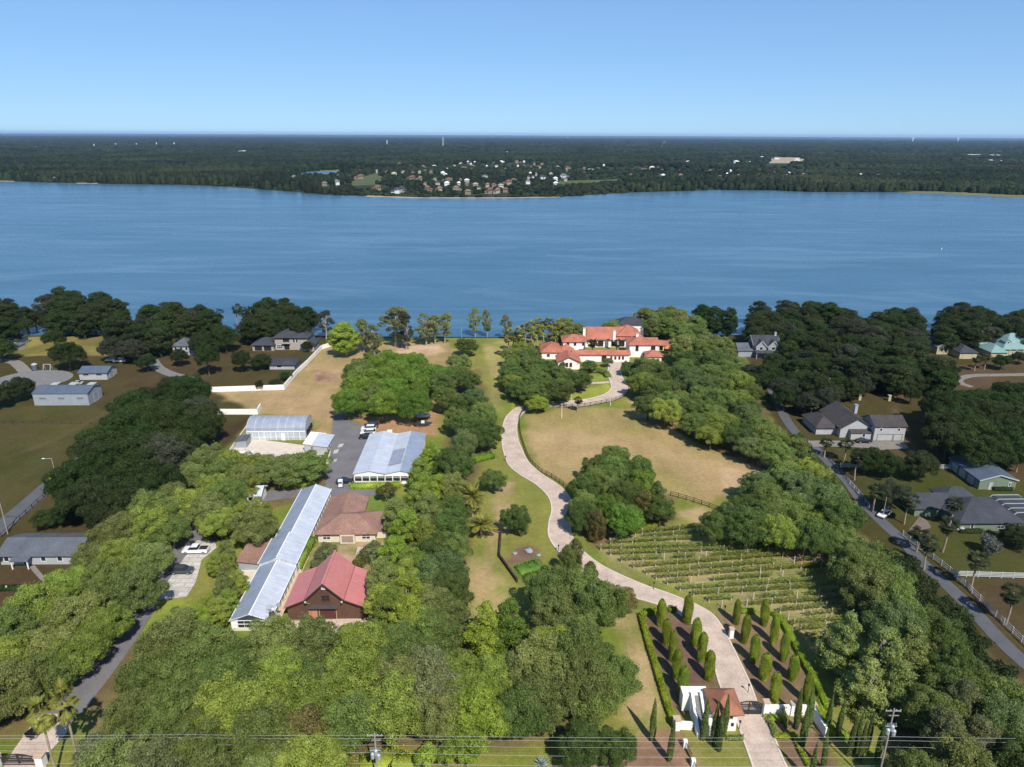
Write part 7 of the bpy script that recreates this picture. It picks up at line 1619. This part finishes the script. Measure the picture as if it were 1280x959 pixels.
for i, (px, py, wp, wc, rc) in enumerate(FH):
    x, y = at(px, py); D = math.hypot(y, H)
    W_ = wp*D/F*0.84; far = y > 3200
    Dp = min(W_*0.7, 16) if not far else 20; h1 = (6.0 if W_ < 22 else 5.2) if not far else min(9, 4+0.0012*D)
    o = tag(empty('far_house' if not far else 'far_building', (x, y, -0.35), R(frng.uniform(-14, 14))), f'tiny {WN[wc]} walled {"house" if not far else "building"} with {RN[rc]} roof across the lake, {ordi[order[i]]} from the west', 'house' if not far else 'building', 'houses across the lake')
    FHW.append((x, y, W_))
    vs = []; two = (not far) and wp >= 9
    wl = MB(); rf = MB()
    def mass(cx_, cy_, w2, d2, hh, rise):
        wl.box(cx_-w2/2, cx_+w2/2, cy_-d2/2, cy_+d2/2, 0, hh); e = 0.8; m_ = min(w2, d2)/2; rr = w2/2-m_; 
        rf.solid([(cx_-w2/2-e, cy_-d2/2-e, hh), (cx_+w2/2+e, cy_-d2/2-e, hh), (cx_+w2/2+e, cy_+d2/2+e, hh), (cx_-w2/2-e, cy_+d2/2+e, hh), (cx_-rr-0.01, cy_, hh+rise), (cx_+rr+0.01, cy_, hh+rise)], [(0,1,5,4), (1,2,5), (2,3,4,5), (3,0,4)], 0.3)
    if two:
        s_ = frng.choice((-1, 1)); mass(s_*W_*0.17, 0, W_*0.62, Dp, h1+1.2, 3.2); mass(-s_*W_*0.32, -Dp*0.2, W_*0.34, Dp*0.8, h1*0.62, 2.4); mass(s_*W_*0.05, -Dp*0.5, W_*0.2, Dp*0.4, h1, 2.2)
    else: mass(0, 0, W_, Dp, h1, 2.4 if not far else 1.2)
    wl.obj('wall', FWALL[wc], o); rf.obj('roof', FROOF[rc], o)
    if two and not far:
        wn = MB()
        for k in range(4): wn.box(-W_*0.36+k*W_*0.2, -W_*0.36+k*W_*0.2+W_*0.07, -Dp*0.72, -Dp*0.70, 1.0, 2.8)
        # windows of the tiny facade stand on the walls of the main mass
        s2 = s_*W_*0.17
        for k in range(3):
            MB().box(s2-W_*0.26+k*W_*0.2, s2-W_*0.26+k*W_*0.2+W_*0.08, -Dp/2-0.12, -Dp/2-0.004, h1-1.6, h1+0.3).obj('window', M['void'], o)
# town water tower, antenna masts, pylons
def mast(px, py, top, wid, label, name='lattice_mast', cat='mast', col='steel'):
    x, y = at(px, py); lo, hi = 0, 300
    for _ in range(50):
        m_ = (lo+hi)/2
        if project(x, y, m_)[1] > top: lo = m_
        else: hi = m_
    o = tag(empty(name, (x, y, -0.35)), label, cat); m = MB(); w0 = wid*y/F
    for sx, sy in ((-1, -1), (1, -1), (1, 1), (-1, 1)): m.bar((sx*w0, sy*w0, 0), (sx*w0*0.3, sy*w0*0.3, lo), w0*0.35)
    for k in range(8):
        a, b_ = lo*k/8, lo*(k+1)/8; ra, rb = w0*(1-0.7*k/8), w0*(1-0.7*(k+1)/8)
        m.bar((-ra, -ra, a), (rb, -rb, b_), w0*0.18); m.bar((ra, -ra, a), (-rb, -rb, b_), w0*0.18)
    for z in (0.78, 0.9): m.bar((-w0*1.6, 0, lo*z), (w0*1.6, 0, lo*z), w0*0.3)
    m.obj('lattice', M[col], o); return o
mast(554, 184.5, 171.5, 0.9, 'tall grey lattice mast rising from the far wood north of the lake')
for i, (px, py, tp) in enumerate(((45, 187, 183), (118, 184.5, 180), (145, 183, 179), (171, 183, 179), (196, 182.5, 178), (218, 182, 178), (484, 182, 175))): mast(px, py, tp, 0.45, f'faint pale pylon on the far wooded plain, {ordi[i]} counting from the west', 'pylon', 'pylon', 'white')
for px, tp, s_, lab in ((1140.5, 172.2, 1.6, 'white water tower on the horizon, western of two'), (1197, 171.2, 1.4, 'white water tower on the horizon, eastern of two')):
    x, y = at(px, 177.5); lo = 90*(0.72); k = y/F; o = tag(empty('water_tower', (x, y, -0.35)), lab, 'water tower')
    MB().tube([(0, 0, 0), (0, 0, lo*0.75)], [k*0.7, k*0.5], 10).obj('shaft', M['white'], o); MB().lathe([(k*0.5, lo*0.7), (k*s_*0.8, lo*0.8), (k*s_*0.8, lo*0.95), (k*0.4, lo*1.02)], 12).obj('tank', M['white'], o)

# --- the far woods: every tree an uneven clump, denser and larger clumps with distance
frng = np.random.default_rng(77)
def shore_far(x): return np.interp(x, [p[0] for p in FAR_W], [p[1] for p in FAR_W])
CLEAR = [pts(q) for q in ([(960, 204), (965, 196.5), (1004, 197), (1006, 204)], [(440, 224), (470, 216), (480, 222), (470, 231), (440, 232)], [(400, 213), (440, 211.5), (468, 213), (466, 216), (440, 215), (400, 214)], [(690, 232), (700, 226), (770, 224), (790, 226), (740, 231)],
         [(205, 209), (212, 206), (238, 206), (240, 209)], [(1178, 203.5), (1180, 201), (1225, 201), (1225, 203.5)], [(640, 196.5), (665, 194), (705, 195), (706, 197)],  [(575, 246), (640, 246), (640, 242), (575, 242)], [(455, 243.5), (520, 246), (520, 243), (470, 240)])] + [pts([(362, 220), (385, 213.5), (424, 213), (434, 218), (430, 223), (400, 224), (372, 223.5)])]
EXTRA = [pts(q) for q in ([(880, 199.6), (884, 198.2), (934, 198.2), (936, 199.6)], [(1055, 209.3), (1060, 208.2), (1086, 208.2), (1086, 209.3)], [(325, 197.2), (330, 196.4), (352, 196.4), (352, 197.2)], [(30, 186.6), (32, 186.0), (84, 186.0), (84, 186.6)], [(560, 187.4), (562, 186.8), (625, 186.8), (625, 187.4)], [(770, 190.2), (775, 189.4), (822, 189.4), (822, 190.2)], [(150, 213.5), (156, 211.8), (176, 212), (172, 213.6)], [(1010, 234.0), (1020, 231.5), (1048, 231.5), (1052, 234)])]
CLEAR += EXTRA
TX, TY, TS = [], [], []
d = 1085.0
while d < 16000:
    sp = max(8.5, d*0.0062) if d < 3500 else d*0.0085
    half = 0.86*d+250; n_ = int(2*half/sp)
    x = np.linspace(-half, half, n_)+frng.uniform(-0.5, 0.5, n_)*sp; y = d+frng.uniform(-0.5, 0.5, n_)*sp
    TX.append(x); TY.append(y); TS.append(np.full(n_, sp)); d += sp*(0.85 if d < 3500 else 1.0)
TX, TY, TS = map(np.concatenate, (TX, TY, TS))
ok = TY > shore_far(TX)+6
ppx = 640+F*TX/(TY*CP+H*SP)
town = (ppx > 395) & (ppx < 1010) & (TY > 1085) & (TY < 2700) & (TY > shore_far(TX)+8)
dens = fbm(TX, TY, 130, 5, 3)
ok &= ~(town & (dens < 0.62) & (frng.random(len(TX)) < 0.74))
ok &= ~((fbm(TX, TY, 420, 9, 3) > 0.66) & (frng.random(len(TX)) < 0.8))
for q in CLEAR: ok &= ~inside(TX, TY, q)
for hx, hy, hw in FHW:
    r_ = hw*0.62+4; front = 20 if hy < 2500 else hy*0.025
    ok &= ~((np.abs(TX-hx*(TY/hy)) < r_) & (TY > hy-front) & (TY < hy+14))
ok &= ~((ppx > 1120) & (ppx < 1290) & (TY < shore_far(TX)+45))       # reed bank at the east end
TX, TY, TS = TX[ok], TY[ok], TS[ok]; n_ = len(TX)
SEG = 7; ang = np.arange(SEG)*2*math.pi/SEG
def blobs(X, Y, Rr, Hh, z0, rng):
    k = len(X); V = np.zeros((k, 2*SEG+1, 3))
    for lv, (rf_, zf_) in enumerate(((1.0, 0.42), (0.72, 0.80))):
        j = rng.uniform(0.65, 1.3, (k, SEG)); zz = rng.uniform(0.82, 1.12, (k, SEG))
        V[:, lv*SEG:(lv+1)*SEG, 0] = X[:, None]+np.cos(ang+lv*0.4)*Rr[:, None]*rf_*j; V[:, lv*SEG:(lv+1)*SEG, 1] = Y[:, None]+np.sin(ang+lv*0.4)*Rr[:, None]*rf_*j
        V[:, lv*SEG:(lv+1)*SEG, 2] = z0+Hh[:, None]*zf_*zz*(1 if lv else rng.uniform(0.4, 1.1, (k, SEG)))
    V[:, -1, 0] = X; V[:, -1, 1] = Y; V[:, -1, 2] = z0+Hh
    f = []
    for q in range(SEG):
        r_ = (q+1) % SEG; f += [(q, r_, SEG+r_), (q, SEG+r_, SEG+q), (SEG+q, SEG+r_, 2*SEG)]
    # skirts down to the ground
    B = V[:, :SEG, :].copy(); B[:, :, 2] = z0; B[:, :, :2] = (B[:, :, :2]+np.stack([X, Y], -1)[:, None]*0.15)/1.15
    V = np.concatenate([V, B], 1); o2 = 2*SEG+1
    for q in range(SEG): r_ = (q+1) % SEG; f += [(o2+q, o2+r_, r_), (o2+q, r_, q)]
    f = np.array(f); nv = V.shape[1]
    return V.reshape(-1, 3), (f[None]+(np.arange(k)*nv)[:, None, None]).reshape(-1, 3)
near_sh = TY < shore_far(TX)+70
Hh = np.where(TY < 3500, frng.uniform(7, 13, n_), frng.uniform(9, 17, n_))
Hh = np.where(near_sh & ~((ppx[ok] > 430) & (ppx[ok] < 780)), np.clip(frng.normal(9.5, 3.6, n_), 3, 19), Hh); Hh = np.where((ppx[ok] > 430) & (ppx[ok] < 780) & (TY < 1700), Hh*0.5, Hh); Hh = np.where((TX < -250) & (TY < 1900), Hh*1.25, Hh)
V, Fq = blobs(TX, TY, TS*frng.uniform(0.5, 0.8, n_), Hh, -0.35, frng)
t = NT('far_wood_foliage'); geo = t.n.new('ShaderNodeNewGeometry')
c = t.mix((0.006, 0.012, 0.006), (0.022, 0.033, 0.013), geo.outputs['Random Per Island'])
c = t.mix(c, (0.046, 0.046, 0.020), t.ramp(t.noise(0.0022, 4, 0.6), 0.5, 0.72, 0, 0.55)); c = t.mix(c, t.ramp(t.noise(0.0035, 5, 0.6), 0.35, 0.65, 0.55, 1.4), 1.0, 'MULTIPLY'); c = t.mix(c, t.ramp(t.noise(0.35, 3, 0.7), 0.3, 0.7, 0.6, 1.4), 1.0, 'MULTIPLY')
t.color(c); t.set(Roughness=0.9); t.b.inputs['Specular IOR Level'].default_value = 0.1
tag(link('far_woodland', np_mesh('far_woodland', V, Fq, t.m)), 'dark wooded plain across the lake out to the horizon', 'woodland', None, 'stuff')
# open fields, beaches and the reed bank
fm = mat_plain('far_dry_field', (0.13, 0.13, 0.055), 0.95, 0.2, 0.02); fs = mat_plain('far_sand', (0.33, 0.26, 0.18), 0.95, 0.15, 0.02); fg = mat_plain('far_meadow', (0.07, 0.085, 0.028), 0.95, 0.2, 0.02)
for nm, poly, m_ in (('bare_ground', 0, fs), ('meadow', 1, fg), ('meadow', 2, fm), ('meadow', 3, fg), ('meadow', 4, fm), ('meadow', 5, fm), ('meadow', 6, fm)):
    slab(nm, CLEAR[poly], -0.28, m_, True)
for i, q in enumerate(EXTRA): slab('meadow', q, -0.28, fm if i % 2 else fs, True)
slab('reed_bank', [(1125, 241.3), (1160, 241.8), (1220, 244.5), (1290, 248), (1420, 252), (1420, 246), (1290, 244), (1220, 240.8), (1180, 239.3), (1140, 239.2)], -0.20, fm)
slab('beach', [(455, 245.6), (520, 247.8), (640, 247.8), (700, 246.6), (700, 245.6), (640, 246.6), (520, 246.4), (460, 244.2)], -0.20, fs)
slab('far_beach', [(95, 229.4), (122, 229.6), (122, 228.4), (96, 228.2)], -0.20, fs); slab('far_beach', [(-10, 226.6), (18, 227.0), (18, 226), (-10, 225.4)], -0.20, fs)
# smoke
x, y = at(826, 187.5); k = y/F
m = MB().tube([(0, 0, 0), (k*0.6, 0, k*3), (k*2.2, 0, k*6.5), (k*4.5, 0, k*9.5)], [k*0.5, k*1.0, k*1.6, k*2.2], 10)
sm = bpy.data.materials.new('grey_smoke'); sm.use_nodes = True; nt = sm.node_tree; nt.nodes.remove(nt.nodes['Principled BSDF'])
pv = nt.nodes.new('ShaderNodeVolumePrincipled'); pv.inputs['Density'].default_value = 0.008; pv.inputs['Color'].default_value = (0.8, 0.85, 0.95, 1); nt.links.new(pv.outputs[0], nt.nodes['Material Output'].inputs['Volume'])
o = m.obj('smoke', sm); o.location = (x, y, 3)
import bmesh
_b = bmesh.new(); _b.from_mesh(o.data); bmesh.ops.recalc_face_normals(_b, faces=_b.faces); _b.to_mesh(o.data); _b.free(); tag(o, 'thin blue grey smoke plume drifting over the far woods', 'smoke', None, 'stuff')

# --- air
HAZE = 2.6e-5
if HAZE:
    hm = bpy.data.materials.new('pale_air'); hm.use_nodes = True; nt = hm.node_tree; nt.nodes.remove(nt.nodes['Principled BSDF'])
    pv = nt.nodes.new('ShaderNodeVolumePrincipled'); pv.inputs['Density'].default_value = HAZE; pv.inputs['Color'].default_value = (0.42, 0.66, 1.0, 1); pv.inputs['Anisotropy'].default_value = 0.0
    nt.links.new(pv.outputs[0], nt.nodes['Material Output'].inputs['Volume'])
    o = MB().box(-30000, 30000, -600, 42000, -2.0, 130).obj('haze', hm); o['kind'] = 'stuff'
